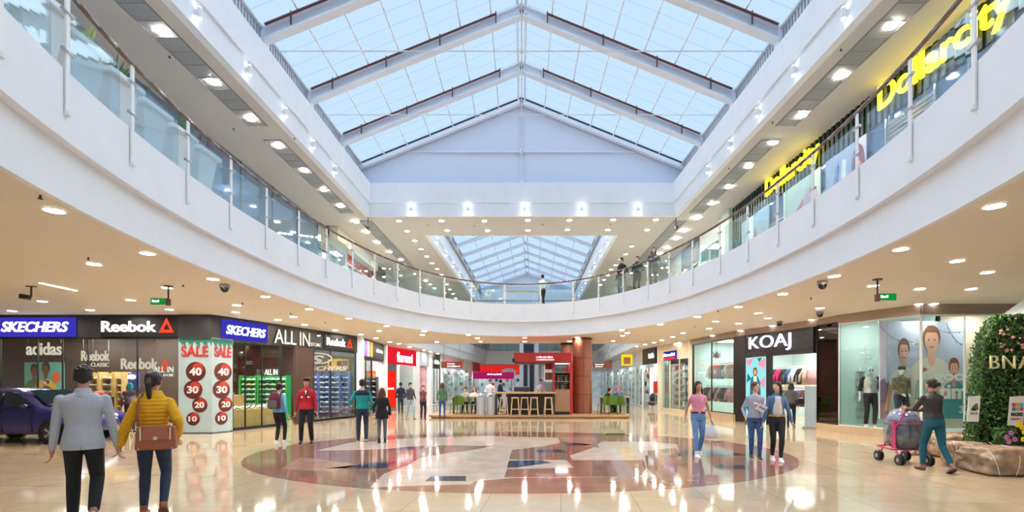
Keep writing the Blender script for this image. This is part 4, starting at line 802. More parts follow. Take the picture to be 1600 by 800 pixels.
# ---------------- people ----------------
def ik(a, c, l1, l2, pole):
    d = c-a; L_ = d.length; mx_ = (l1+l2)*.999
    if L_ > mx_: c = a+d*(mx_/L_); d = c-a; L_ = mx_
    x = (L_*L_+l1*l1-l2*l2)/(2*L_); h = math.sqrt(max(0, l1*l1-x*x)); u = d.normalized(); p = (pole-u*pole.dot(u)).normalized()
    return a+u*x+p*h, c
SKIN = mat('skin_tan', (222, 172, 142), .5, var=.03); SKIND = mat('skin_brown', (196, 140, 110), .5, var=.03)
HAIRB = mat('dark_hair', (30, 22, 20), .45, var=.2, scale=30); HAIRN = mat('brown_hair', (88, 48, 30), .45, var=.2, scale=30)
def remesh(vox, it=6): return [('REMESH', dict(mode='VOXEL', voxel_size=vox, use_smooth_shade=True)), ('SMOOTH', dict(factor=.5, iterations=it))]
def mkhand(m, w_, d, side, fwd, s, curl=.5, detail=True):
    """palm, five separate bent fingers; d points along the hand, fwd towards the thumb side, side is the palm normal"""
    d = d.normalized(); fwd = (fwd-d*fwd.dot(d)).normalized(); nrm = d.cross(fwd).normalized()*side
    pc = w_+d*.03*s; r = M((fwd, d, nrm)).transposed().to_4x4(); m.sph(pc, (.023*s, .033*s, .010*s), r)
    m.cyl(w_-d*.01*s, pc, .014*s, .014*s)
    if not detail: m.chain([pc, pc+d*.03*s+nrm*.006*s, pc+d*.052*s+nrm*.018*s], [.014*s, .011*s, .008*s]); m.chain([pc-d*.01*s+fwd*.015*s, pc+d*.012*s+fwd*.03*s], [.009*s, .006*s]); return
    for k, (o, ln) in enumerate(((.0195, .044), (.0065, .05), (-.0065, .046), (-.0195, .036))):
        b_ = pc+d*.024*s+fwd*o*s; k1 = b_+(d*math.cos(curl*.6)+nrm*math.sin(curl*.6)+fwd*o*3)*ln*.45*s; k2 = k1+(d*math.cos(curl*1.5)+nrm*math.sin(curl*1.5))*ln*.33*s; k3 = k2+(d*math.cos(curl*2.3)+nrm*math.sin(curl*2.3))*ln*.22*s
        m.chain([b_, k1, k2, k3], [.0052*s, .0049*s, .0046*s, .0040*s], 8, 1)
    t0 = pc-d*.015*s+fwd*.016*s; t1 = t0+(fwd*.7+d*.7+nrm*.3).normalized()*.022*s; t2 = t1+(fwd*.25+d+nrm*.4).normalized()*.018*s; m.chain([t0, t1, t2], [.0085*s, .0068*s, .0055*s], 8, 1)
def person(label, X, Y, yaw, H=1.7, feet=None, hands=None, hz=.53, lean=0.0, fem=False, top=None, topkind='plain', hem=.0, sleeve=1.0, legs=None, shoe=None, hair='short', hairm=None, skin=None, face=False, headyaw=0, headpitch=0, vox=.010, z0=0, shw=None, group=None, cat='person', name='person', twist=0, bare=False, elbow=None, scarf=None):
    s = H; R_ = lambda x, y, z: V((x*s, y*s, z*s)); root = thing(name, label, cat, (X, Y, z0), yaw, group); skin = skin or SKIN; hairm = hairm or HAIRB
    feet = feet or dict(L=(-.055, 0, .045, 0), R=(.055, .0, .045, 0)); hands = hands or dict(L=(-.135, .02, .49), R=(.135, .02, .49)); elbow = elbow or {}
    hip = V((0, 0, hz)); t = V((0, math.sin(lean), math.cos(lean))); tn = V((0, math.cos(lean), -math.sin(lean)))
    sw = shw or (.092 if fem else .108); wa = .066 if fem else .078; hp = .096 if fem else .090
    TS = [(-.05, .085, .060), (-.01, hp, .066), (.05, (hp+wa)/2, .060), (.10, wa, .052), (.16, wa+.008, .056), (.21, sw-.012, .064 if fem else .062), (.25, sw-.004, .058), (.278, sw*.78, .048), (.298, .050, .040), (.325, .030, .030)]
    def torso(m, pad, h0, h1, quilt=0, flare=0, front=0):
        secs = []; n = 60 if quilt else 16
        for i in range(n+1):
            h = h0+(h1-h0)*i/n
            for a, b_ in zip(TS, TS[1:]):
                if a[0] <= h <= b_[0] or (b_ is TS[-1] and h > b_[0]) or (a is TS[0] and h < a[0]): u = min(1, max(0, (h-a[0])/(b_[0]-a[0]))); w_, d = a[1]+(b_[1]-a[1])*u, a[2]+(b_[2]-a[2])*u; break
            p = pad+(quilt*(abs(math.sin(PI*h/.026))-.4) if quilt else 0)+(flare*max(0, (.08-h)/.13)); k = hip+t*h; q_ = 1 if h < .26 else max(.5, 1-(h-.26)/.08*.5)
            secs.append((k*s, V(((w_+p)*s, 0, 0)), tn*(d+p)*s*1.0))
        m.eloft(secs, 24)
    J = {}
    for sd, sg in (('L', -1), ('R', 1)):
        f = feet[sd]; a = hip+V((sg*.048, 0, -.01)); k, an = ik(a, V(f[:3]), .247, .243, V((sg*.05, 1, 0))); J['hip'+sd], J['kn'+sd], J['an'+sd] = a, k, an
        sh = hip+t*.262+V((sg*(sw-.010), 0, 0)); hnd = V(hands[sd]); po = V(elbow.get(sd, (sg*.5, -1, -.3))); e, wr = ik(sh, hnd, .165, .150, po); J['sh'+sd], J['el'+sd], J['wr'+sd] = sh, e, wr
    nk = hip+t*.325; hd = nk+V((0, .012+.02*math.sin(lean), .078)); HR_ = M.Rotation(headyaw, 4, 'Z') @ M.Rotation(headpitch, 4, 'X')
    hl = lambda x, y, z: (hd+(HR_ @ V((x, y, z))))*s
    b_ = MB(); sk_ = .0 if bare else -.007
    torso(b_, sk_, -.05, .325); b_.chain([(hip+t*.28)*s, nk*s, hl(0, -.005, -.03)], [.034*s, .029*s, .028*s])
    b_.sph(hl(0, -.004, .012), (.0445*s, .054*s, .054*s), HR_); b_.sph(hl(0, .012, -.024), (.034*s, .038*s, .040*s), HR_); b_.sph(hl(0, .022, -.048), (.018*s, .018*s, .014*s), HR_)
    b_.cyl(hl(0, .046, .006), hl(0, .058, -.014), .006*s, .009*s, 8); b_.sph(hl(0, .056, -.015), .008*s, sub=1)
    for sg in (-1, 1): b_.sph(hl(sg*.045, -.004, -.006), (.006*s, .011*s, .016*s), HR_, 1); b_.sph(hl(sg*.017, .040, .012), (.012*s, .010*s, .006*s), HR_, 1)
    for sd, sg in (('L', -1), ('R', 1)):
        b_.chain([J['sh'+sd]*s, (J['sh'+sd]*.5+J['el'+sd]*.5)*s, J['el'+sd]*s, (J['el'+sd]*.65+J['wr'+sd]*.35)*s, J['wr'+sd]*s], [.027*s, .024*s, .020*s, .020*s, .0135*s])
        dd = J['wr'+sd]-J['el'+sd]; mkhand(b_, J['wr'+sd]*s, dd, sg, V((0, 1, .0)) if abs(dd.normalized().y) < .8 else V((0, 0, 1)), s, .55, vox <= .011)
        th = .046 if not bare else .044
        b_.chain([J['hip'+sd]*s, (J['hip'+sd]*.5+J['kn'+sd]*.5)*s, J['kn'+sd]*s, (J['kn'+sd]*.7+J['an'+sd]*.3)*s, J['an'+sd]*s], [th*s, .038*s, .028*s, .029*s, .017*s])
        pt = feet[sd][3] if len(feet[sd]) > 3 else 0; fd = V((0, math.cos(pt), math.sin(pt))); b_.chain([J['an'+sd]*s-V((0, 0, .012*s)), (J['an'+sd]+fd*.06)*s-V((0, 0, .028*s))], [.017*s, .014*s])
    obj('body', b_, skin, root, mods=remesh(vox))
    # trousers
    if legs:
        m = MB(); torso(m, .006, -.05, .05)
        for sd in 'LR': m.chain([J['hip'+sd]*s, (J['hip'+sd]*.5+J['kn'+sd]*.5)*s, J['kn'+sd]*s, (J['kn'+sd]*.7+J['an'+sd]*.3)*s, (J['an'+sd]*.97+J['kn'+sd]*.03)*s], [(.054 if fem else .055)*s, (.045 if fem else .047)*s, (.034 if fem else .039)*s, (.034 if fem else .038)*s, (.024 if fem else .031)*s])
        obj('trousers', m, legs, root, mods=remesh(vox*1.2))
    if top:
        m = MB(); q = .007 if topkind == 'puffy' else 0; pad = {'plain': .011, 'puffy': .016, 'blazer': .011, 'jacket': .012, 'coat': .014}[topkind]
        torso(m, pad, hem, .30 if topkind != 'puffy' else .325, q, .012 if topkind in ('blazer', 'coat') else 0)
        for sd in 'LR':
            a, e, wr = J['sh'+sd], J['el'+sd], J['wr'+sd]; ra = {'plain': .027, 'puffy': .036, 'blazer': .031, 'jacket': .031, 'coat': .032}[topkind]
            if sleeve >= 1:
                if q:
                    pts, rs = [], []
                    for i in range(25):
                        u = i/24; p = a.lerp(e, u*2) if u < .5 else e.lerp(wr, (u-.5)*2*.98); pts.append(p*s); rs.append((ra-.012*u+.004*(1 if i % 2 else -1))*s)
                    for i, p in enumerate(pts): m.sph(p, rs[i], sub=2)
                    for i in range(24): m.cyl(pts[i], pts[i+1], rs[i]*.95, rs[i+1]*.95)
                else: m.chain([a*s, (a*.5+e*.5)*s, e*s, (e*.6+wr*.4)*s, (e*.06+wr*.94)*s], [ra*s, ra*.93*s, ra*.82*s, ra*.78*s, ra*.62*s])
            elif sleeve > 0: m.chain([a*s, a.lerp(e, sleeve)*s], [ra*s, ra*.85*s])
        if topkind == 'puffy':
            for k in range(3): m.eloft([((nk+V((0, 0, -.02+k*.012+dz)))*s, V(((.062-.006*k+w_)*s, 0, 0)), V((0, (.058-.006*k+w_)*s, 0))) for dz, w_ in ((-.01, -.01), (-.004, 0), (.004, 0), (.01, -.01))])
        if topkind in ('blazer', 'jacket'): m.eloft([((nk+V((0, -.004, dz)))*s, V((w_*s, 0, 0)), V((0, w_*s, 0))) for dz, w_ in ((-.045, .06), (-.02, .046), (.0, .040), (.008, .037))])
        obj({'plain': 'shirt', 'puffy': 'quilted_jacket', 'blazer': 'blazer', 'jacket': 'jacket', 'coat': 'coat'}[topkind], m, top, root, mods=remesh(vox*.9, 3 if q else 6))
    if shoe:
        sm = shoe if isinstance(shoe, (list, tuple)) else (shoe, BLACK)
        for sd in 'LR':
            pt = feet[sd][3] if len(feet[sd]) > 3 else 0; q = M.Rotation(pt, 4, 'X'); an = J['an'+sd]; c = lambda x, y, z: (an+(q @ V((x, y, z))))*s
            m = MB(); m.eloft([(c(0, y, z), V((w_*s, 0, 0)), q @ V((0, 0, h_*s))) for y, z, w_, h_ in ((-.032, -.022, .008, .012), (-.028, -.018, .019, .020), (0, -.014, .024, .026), (.04, -.024, .026, .018), (.085, -.031, .027, .012), (.11, -.034, .018, .008), (.117, -.036, .006, .004))], 14)
            m.cyl(c(0, 0, -.01), c(0, -.002, .03), .024*s, .023*s); o = obj('shoe', m, sm[0], root, smooth=True)
            m = MB(); m.eloft([(c(0, .04, z), V((.029*s, 0, 0)), (q @ V((0, .080, 0)))*s) for z in (-.045, -.036)], 18); obj('sole', m, sm[1], o)
    # hair
    if hair:
        m = MB(); m.sph(hl(0, -.010, .022), (.0485*s, .054*s, .052*s), HR_, 3)
        for sg in (-1, 1): m.sph(hl(sg*.038, -.016, -.004), (.012*s, .028*s, .026*s), HR_)
        m.sph(hl(0, -.036, -.010), (.038*s, .020*s, .034*s), HR_)
        if hair == 'short':
            for k in range(90):
                a = random.uniform(0, 2*PI); e_ = random.uniform(.15, 1.5); m.sph(hl(.049*math.cos(a)*math.cos(e_), -.011+.054*math.sin(a)*math.cos(e_), .024+.051*math.sin(e_)), random.uniform(.006, .011)*s, sub=1)
        if hair in ('long', 'longb'):
            ln = .20 if hair == 'long' else .26
            m.eloft([(hl(0, -.034-.012*min(1, u*2), -.0-u*ln), HR_ @ V(((.046-.014*u)*s, 0, 0)), HR_ @ V((0, (.022-.004*u)*s, 0))) for u in (0, .2, .4, .6, .8, 1)])
            for sg in (-1, 1): m.chain([hl(sg*.042, -.006, .0), hl(sg*.050, -.008, -.05), hl(sg*.052, .004, -.11)], [.014*s, .016*s, .010*s])
        if hair == 'pony': m.chain([hl(0, -.05, .02), hl(.004, -.075, -.02), hl(.008, -.072, -.09), hl(.010, -.064, -.15)], [.016*s, .019*s, .017*s, .006*s])
        if hair == 'side': m.chain([hl(-.03, -.03, -.01), hl(-.05, -.02, -.05), hl(-.052, .02, -.10), hl(-.05, .03, -.16)], [.02*s, .018*s, .015*s, .007*s])
        if hair == 'bun': m.sph(hl(0, -.072, .005), .026*s)
        obj('hair', m, hairm, root, mods=remesh(min(vox, .012), 2))
    if face:
        for sg in (-1, 1): e_ = obj('eye', MB().sph(hl(sg*.0165, .0435, .003), (.0075*s, .006*s, .0042*s), HR_), WHT, root); obj('iris', MB().sph(hl(sg*.0165, .0488, .003), (.0032*s, .0025*s, .0032*s), HR_, 1), BLACK, e_)
        for sg in (-1, 1): obj('eyebrow', MB().cyl(hl(sg*.009, .047, .0135), hl(sg*.025, .041, .014), .0022*s, n=6), hairm, root)
        obj('mouth', MB().sph(hl(0, .0455, -.032), (.0125*s, .006*s, .0038*s), HR_), mat('lips', (150, 72, 66), .4), root)
    root['s'] = s; PJ[root.name] = (J, hip, t, tn, hd, s, hl); return root
PJ = {}
def fab(n_, c, v=.08): return mat('fabric_'+n_, c, .85, var=v, scale=14, bump=.15)
JEAN = fab('blue_denim', (62, 88, 135), .2); DJEAN = fab('dark_denim', (42, 54, 78), .15); BLK = fab('black', (26, 26, 30)); GRYB = fab('blazer_grey', (172, 178, 188), .03); MUST = fab('mustard', (222, 162, 18), .05)
WSH = (mat('white_canvas', (228, 228, 228), .6), WHT); BSH = (mat('black_leather', (28, 26, 26), .35), BLACK); TSH = (mat('tan_suede', (150, 84, 50), .6), mat('tan_sole', (120, 70, 44), .6))
def px_(px, Y): return X_at(px, Y)
# couple
WALK = lambda a, l=.04, p=-.5: dict(L=(-.062, a, .045, 0), R=(.062, -a, .045+l, p))
WALK2 = lambda a, l=.04, p=-.5: dict(R=(.05, a, .045, 0), L=(-.05, -a, .045+l, p))
mn = person('man in a light grey blazer and black trousers walking hand in hand', px_(130, 5.6), 5.6, .6, 1.785, WALK(.09, .055, -.8), dict(L=(-.150, .03, .475), R=(.170, -.01, .475)), top=GRYB, topkind='blazer', hem=-.055, legs=BLK, shoe=(mat('worn_brown_leather', (150, 110, 95), .5), mat('pale_sole', (190, 170, 160), .5)), hair='short', vox=.006, shw=.118, skin=SKIND)
J, hip, tt, tn_, hd_, s_, hl_ = PJ[mn.name]
obj('blazer_vent', MB().cyl(V((.0, -.083*s_, .475*s_)), V((-.012, -.080*s_, .53*s_)), .004), mat('seam_grey', (95, 98, 105), .7), mn)
wm = person('woman in a mustard quilted jacket and dark jeans walking hand in hand', px_(240, 5.9), 5.9, .5, 1.735, WALK(.05, .045, -.7), dict(L=(-.185, .02, .50), R=(.135, .03, .55)), fem=True, top=MUST, topkind='puffy', hem=.025, legs=DJEAN, shoe=TSH, hair='pony', vox=.006, skin=SKIND, headyaw=-.35)
J, hip, tt, tn_, hd_, s_, hl_ = PJ[wm.name]
LEA = mat('tan_leather', (158, 88, 58), .4, var=.06); GOLD = mat('pale_gold_metal', (222, 200, 160), .3, .9)
WQ = lambda x, y, z: V((wm.location.x, 5.9, 0))+M.Rotation(.5, 3, 'Z') @ V((x, y, z))
bq = WQ(.06, -.215, 0); bx, by, bz = bq.x, bq.y, .98
bag = thing('handbag', 'tan leather crossbody satchel hanging behind the woman in the mustard jacket', 'bag', (bx, by, bz-.17), .45)
obj('bag_body', MB().box((0, 0, .15), (.37, .12, .27), taper=1.08), LEA, bag, bevel=.02); fl = obj('flap', MB().prism([(-.13, .13), (.13, .13), (.12, .28), (-.12, .28)], -.075, -.055).box((0, -.02, .285), (.26, .11, .02)), mat('tan_leather_flap', (170, 98, 66), .35), bag, bevel=.01)
obj('clasp', MB().cyl((0, -.08, .15), (0, -.068, .15), .022, n=16), GOLD, fl)
for x in (-.14, .14): obj('metal_trim', MB().box((x, -.068, .2), (.018, .012, .14)), GOLD, bag)
for x in (-.16, .16): obj('stud', MB().sph((x, -.065, .03), .01, sub=1), GOLD, bag)
lc = lambda p: M.Rotation(-.45, 3, 'Z') @ (WQ(*p)-V((bx, by, bz-.17)))
obj('shoulder_strap', MB().tube([lc((-.10, -.14, 1.0)), lc((-.13, -.135, 1.15)), lc((-.135, -.14, 1.3)), lc((-.125, -.11, 1.42)), lc((-.10, -.02, 1.475))], .013), LEA, bag)
obj('strap_loop', MB().tube([lc((-.10, -.14, 1.0)), V((-.17, 0, .27))], .013), LEA, bag)
# ground-floor walkers
p = person('person in a light blue jacket and black leggings wearing a maroon backpack', px_(436, 12.7), 12.7, -.1, 1.58, dict(L=(-.04, -.01, .045, 0), R=(.06, .05, .045, 0)), dict(L=(-.10, .12, .60), R=(.135, .02, .50)), fem=True, top=fab('sky_blue', (110, 185, 210)), topkind='jacket', hem=.0, legs=BLK, shoe=WSH, hair='short', vox=.010)
bp = thing('backpack', 'maroon and grey backpack worn by the person in the light blue jacket', 'bag', p.location+V((-.02, -.19, .93)), -.1)
obj('pack_body', MB().eloft([(V((0, 0, z)), V((w_, 0, 0)), V((0, d, 0))) for z, w_, d in ((0, .12, .07), (.03, .16, .10), (.3, .15, .10), (.4, .11, .07), (.43, .05, .03))], 18), fab('maroon', (105, 35, 55)), bp, smooth=True)
obj('front_pocket', MB().box((0, -.1, .12), (.24, .06, .2)), fab('pack_grey', (90, 88, 98)), bp, bevel=.02)
for x in (-.1, .1): obj('shoulder_strap', MB().tube([(x, .05, .05), (x, .08, .25), (x, .11, .42), (x, .18, .47)], .017), fab('maroon', (105, 35, 55)), bp)
REDJ = fab('guard_red', (178, 28, 40)); p = person('security guard in a red jacket, black trousers and peaked cap', px_(479, 13.1), 13.1, PI+.25, 1.72, dict(L=(-.075, 0, .045, 0), R=(.075, .02, .045, 0)), dict(L=(-.15, .03, .48), R=(.15, .03, .48)), top=REDJ, topkind='jacket', hem=-.01, legs=BLK, shoe=BSH, hair='short', face=True, vox=.010, skin=SKIND)
J, hip, tt, tn_, hd_, s_, hl_ = PJ[p.name]
c_ = obj('peaked_cap', MB().eloft([(hl_(0, -.005, z), V((w_*s_, 0, 0)), V((0, (w_+.006)*s_, 0))) for z, w_ in ((.028, .048), (.045, .05), (.062, .066), (.070, .062), (.074, .03))], 20), BLACK, p); obj('visor', MB().eloft([(hl_(0, .045, z), V((.036*s_, 0, 0)), V((0, .028*s_, 0))) for z in (.026, .031)], 16), BLACK, c_)
obj('collar', MB().prism([(-.06, .80*s_), (.06, .80*s_), (0, .70*s_)], .118, .128), BLACK, p); obj('shirt_front', MB().prism([(-.028, .808*s_), (.028, .808*s_), (0, .745*s_)], .124, .133), WHT, p)
for x in (-.09, .07): obj('badge', MB().b2(x, x+.05, .118, .126, .70*s_, .72*s_), WHT, p)
tm = person('man in a teal sweater with a dark collar and blue jeans walking away', px_(566, 13.4), 13.4, .3, 1.68, WALK(.04, .02, -.3), dict(L=(-.165, .09, .60), R=(.14, .03, .50)), top=fab('teal_sweater', (25, 150, 148)), topkind='jacket', hem=.0, legs=DJEAN, shoe=(DARK, WHT), hair='short', shw=.112)
J, hip, tt, tn_, hd_, s_, hl_ = PJ[tm.name]
obj('shoulder_yoke', MB().eloft([(V((0, -.0, z*s_)), V((w_*s_, 0, 0)), V((0, d*s_, 0))) for z, w_, d in ((.755, .128, .076), (.785, .126, .076), (.815, .098, .066), (.84, .050, .050))], 20), fab('navy', (30, 38, 62)), tm, smooth=True)
obj('hood', MB().sph((0, -.03*s_, .842*s_), (.05*s_, .04*s_, .025*s_)), fab('hood_grey', (170, 178, 185)), tm, smooth=True)
person('woman with long brown hair in a black coat and grey leggings', px_(597, 13.15), 13.15, .25, 1.46, WALK2(.03, .02, -.3), dict(L=(-.14, .05, .55), R=(.14, .03, .5)), fem=True, top=BLK, topkind='coat', hem=-.09, legs=fab('grey_melange', (92, 96, 102), .15), shoe=BSH, hair='longb', hairm=HAIRN)
person('man in a dark navy jacket standing before the fiorenzi shop, half hidden', px_(626, 25.5), 25.5, .3, 1.6, top=fab('navy', (30, 38, 62)), topkind='jacket', legs=DJEAN, shoe=BSH, vox=.018)
person('man in a charcoal sweatshirt and pale jeans near the mint window', px_(641, 21.8), 21.8, -2.4, 1.60, WALK(.09, .0, 0), dict(L=(-.14, .05, .55), R=(.12, .12, .52)), top=fab('charcoal', (66, 70, 76)), topkind='jacket', legs=fab('pale_denim', (150, 175, 190)), shoe=(mat('yellow_shoe', (190, 150, 70), .6), BLACK), vox=.015)
person('woman in a dark red patterned jacket with folded arms and black trousers', px_(661, 21.6), 21.6, -2.7, 1.47, None, dict(L=(.04, .12, .66), R=(-.04, .13, .65)), fem=True, top=fab('dark_red_print', (112, 58, 62), .35), topkind='jacket', legs=BLK, shoe=BSH, hair='short', hairm=HAIRN, vox=.015)
person('woman in a green sweater, blue jeans and tall brown boots', px_(691, 22.0), 22.0, .2, 1.6, WALK(.05, .0, 0), None, fem=True, top=fab('sage_green', (72, 108, 80)), topkind='plain', legs=JEAN, shoe=(mat('boot_brown', (88, 52, 40), .5), BLACK), hair='longb', hairm=HAIRN, vox=.014)
# right-hand walkers
pk = person('woman in a pink blouse and pale blue jeans striding across the floor medallion', px_(1091, 10.8), 10.8, PI-.1, 1.63, dict(L=(-.04, -.10, .06, -.4), R=(.05, .12, .045, 0)), dict(L=(-.15, .06, .50), R=(.17, .0, .50)), fem=True, top=fab('pink_blouse', (228, 145, 170)), topkind='plain', hem=.06, sleeve=.6, legs=fab('pale_blue_denim', (105, 145, 195), .15), shoe=WSH, hair='longb', face=True, headyaw=.2, skin=SKIND)
J, hip, tt, tn_, hd_, s_, hl_ = PJ[pk.name]
def belt(root, s_, m, z=.565, w_=.092, d=.068, buckle=None):
    e = obj('belt', MB().eloft([(V((0, 0, (z+dz)*s_)), V((w_*s_, 0, 0)), V((0, d*s_, 0))) for dz in (0, .022)], 22), m, root, smooth=False)
    if buckle: obj('buckle', MB().b2(-.025, .025, d*s_, d*s_+.012, z*s_, (z+.022)*s_), buckle, e)
belt(pk, s_, mat('brown_belt', (80, 40, 32), .4), .572, .096, .07, GOLD)
wr = J['wrL']*s_; wb = thing('shopping_bag', 'small white plastic bag swinging from the hand of the woman in pink', 'bag', pk.matrix_basis @ V((wr.x-.01, wr.y, wr.z-.14)), PI-.1)
wr = pk.location+M.Rotation(PI-.1, 3, 'Z') @ (J['wrL']*s_); wb.location = wr+V((0, 0, -.42)); 
obj('bag_body', MB().eloft([(V((0, 0, z)), V((w_, 0, 0)), V((0, d, 0))) for z, w_, d in ((0, .1, .04), (.03, .14, .06), (.2, .13, .05), (.27, .06, .03), (.34, .02, .02))], 14), mat('white_plastic', (232, 236, 240), .4), wb, smooth=True); obj('handle', MB().tube([(0, 0, .33), (0, 0, .38)], .012), mat('white_plastic', (232, 236, 240), .4), wb)
gs = person('woman in a pale grey sweater and blue jeans holding folded papers', px_(1180, 10.4), 10.4, PI-.3, 1.62, dict(L=(-.04, .07, .045, 0), R=(.045, -.03, .045, 0)), dict(L=(-.01, .15, .70), R=(.13, .08, .55)), fem=True, top=fab('grey_sweater', (172, 174, 192)), topkind='plain', hem=.0, legs=JEAN, shoe=(mat('brown_shoe', (92, 66, 50), .5), WHT), hair='side', hairm=HAIRN, face=True, headyaw=.75)
J, hip, tt, tn_, hd_, s_, hl_ = PJ[gs.name]; w3 = gs.location+M.Rotation(PI-.3, 3, 'Z') @ (J['wrL']*s_)
pp = thing('papers', 'folded white leaflets held by the woman in the grey sweater', 'paper', w3+V((.06, -.04, -.10)), .2); obj('leaflet', MB().box((0, 0, .04), (.22, .012, .15), ry=.45, rx=.5), WHT, pp); obj('printed_line', MB().box((.0, -.012, .045), (.14, .006, .03), ry=.45, rx=.5), mat('print_grey', (120, 125, 135), .5), pp)
dj = person('woman with long black hair in a blue denim jacket, pale top and black jeans', px_(1214, 10.1), 10.1, PI-.3, 1.62, dict(L=(-.03, .06, .045, 0), R=(.04, -.08, .06, -.3)), dict(L=(-.175, .03, .46), R=(.165, .02, .46)), fem=True, top=fab('denim_jacket', (80, 112, 150), .2), topkind='jacket', hem=.06, legs=fab('black_jean', (34, 34, 38)), shoe=WSH, hair='longb', face=True, headyaw=-.75)
J, hip, tt, tn_, hd_, s_, hl_ = PJ[dj.name]
obj('pale_top', MB().eloft([(V((0, .036*s_, z*s_)), V((w_*s_, 0, 0)), V((0, d*s_, 0))) for z, w_, d in ((.575, .062, .040), (.62, .058, .042), (.70, .054, .048), (.75, .050, .048), (.79, .046, .038), (.82, .040, .026))], 20), fab('cream_top', (214, 204, 200)), dj, smooth=True); belt(dj, s_, mat('mustard_belt', (190, 140, 60), .4), .562, .098, .072, GOLD)
person('woman with dark hair in a grey jacket walking into the KOAJ doorway', px_(1236, 17.6), 17.6, -.6, 1.62, WALK(.05, .0, 0), None, fem=True, top=fab('ash_jacket', (82, 80, 84)), topkind='jacket', legs=BLK, shoe=BSH, hair='long', vox=.014)
hb = thing('handbag', 'black handbag on the arm of the woman entering the KOAJ shop', 'bag', (px_(1250, 17.5), 17.45, .82), -.3); obj('bag_body', MB().box((0, 0, .12), (.3, .1, .24)), BLACK, hb, bevel=.03); obj('handle', MB().tube([(-.1, 0, .24), (-.08, 0, .4), (.08, 0, .4), (.1, 0, .24)], .01), BLACK, hb)
# stroller pusher
sw_ = person('woman in a dark leather jacket and teal trousers pushing a covered stroller', 7.45, 8.9, -.1, 1.68, dict(L=(-.05, .10, .045, 0), R=(.06, -.17, .075, -.55)), dict(L=(-.10, .27, .66), R=(.06, .27, .66)), lean=.10, fem=True, top=mat('dark_leather', (44, 40, 42), .45, var=.1), topkind='jacket', hem=.03, legs=fab('teal_trouser', (14, 84, 104)), shoe=(mat('beige_shoe', (150, 110, 95), .5), BLACK), hair='bun', vox=.008, skin=SKIND, headyaw=.35, elbow=dict(L=(-.4, -.3, -1), R=(.4, -.3, -1)))
st = thing('stroller', 'pink-framed grey stroller under a clear rain cover pushed by the woman in teal trousers', 'stroller', (7.62, 9.82, 0), -.1)
PINK = mat('magenta_frame', (205, 30, 100), .35); SEATG = fab('stroller_grey', (70, 72, 92), .3)
obj('seat_pod', MB().eloft([(V((0, y, z)), V((w_, 0, 0)), V((0, d, 0))) for z, w_, d, y in ((.30, .2, .22, 0), (.38, .25, .3, .02), (.6, .25, .30, .03), (.8, .24, .26, 0), (.95, .22, .2, -.03), (1.03, .12, .1, -.05))], 20), SEATG, st, smooth=True)
obj('canopy', MB().eloft([(V((0, .02, z)), V((w_, 0, 0)), V((0, d, 0))) for z, w_, d in ((.80, .27, .30), (.92, .26, .27), (1.02, .19, .19), (1.08, .06, .06))], 20), fab('canopy', (120, 124, 160), .4), st, smooth=True)
obj('canopy_piping', MB().tube([(.275*math.cos(a), .02+.305*math.sin(a), .80) for a in [2*PI*i/20 for i in range(21)]], .014), PINK, st)
obj('footrest_tray', MB().tube([(-.27, .4, .3), (.27, .4, .3), (.29, -.1, .28), (-.29, -.1, .28), (-.27, .4, .3)], .016), PINK, st)
for x in (-.26, .26):
    obj('side_frame', MB().tube([(x, .34, .12), (x, .1, .45), (x, -.3, .85), (x, -.46, 1.07)], .014), PINK, st); obj('rear_strut', MB().tube([(x, -.3, .12), (x, 0, .5)], .013), PINK, st); obj('side_panel', MB().box((x*1.02, -.12, .58), (.012, .12, .55)), PINK, st)
obj('handlebar', MB().tube([(-.26, -.46, 1.07), (.26, -.46, 1.07)], .02), DARK, st)
for x in (-.26, .26):
    for y in (-.3, .36):
        w0_ = obj('wheel', MB().cyl((x-.045, y, .10), (x-.015, y, .10), .1, n=20).cyl((x+.015, y, .10), (x+.045, y, .10), .1, n=20), mat('tyre', (32, 34, 40), .6), st); obj('hub', MB().cyl((x-.05, y, .1), (x+.05, y, .1), .04, n=12), GREYM, w0_)
    obj('axle_fork', MB().tube([(x, .36, .1), (x, .34, .2)], .02).tube([(x, -.3, .1), (x, -.28, .2)], .02), DARK, st)
obj('rain_cover', MB().eloft([(V((0, .03, z)), V((w_, 0, 0)), V((0, d, 0))) for z, w_, d in ((.34, .29, .36), (.6, .31, .37), (.85, .30, .33), (1.05, .2, .2), (1.10, .05, .05))], 20), glassy('clear_plastic', (235, 240, 245), .10, .12, .12, (190, 195, 210)), st, smooth=True)
# upstairs people
for px, Y, yaw, H, tp, lg, lab, kind in ((971, 20.3, 2.2, 1.72, fab('up_black', (34, 34, 38)), fab('up_grey', (110, 118, 122)), 'man in a black jacket and grey trousers standing at the upper railing on the right', 'short'), (996, 19.4, 2.6, 1.58, fab('up_green', (46, 60, 62)), BLK, 'person in a dark green jacket standing at the upper railing, middle of the three', 'short'), (1021, 18.6, 2.9, 1.70, fab('up_stone', (92, 92, 98)), fab('up_ol', (130, 125, 100)), 'person in a grey jacket leaning at the upper railing, nearest of the three', 'long'),
        ):
    r_ = ring_px(px, -.65); pt = ring(r_, -.65); person(lab, pt.x, pt.y, yaw, H, dict(L=(-.05, 0, .045, 0), R=(.05, .02, .045, 0)), dict(L=(-.12, .10, .60), R=(.13, .05, .52)), top=tp, topkind='jacket', legs=lg, shoe=BSH, hair=kind, hairm=HAIRN if kind == 'long' else None, vox=.014, z0=H2-.02, face=False)
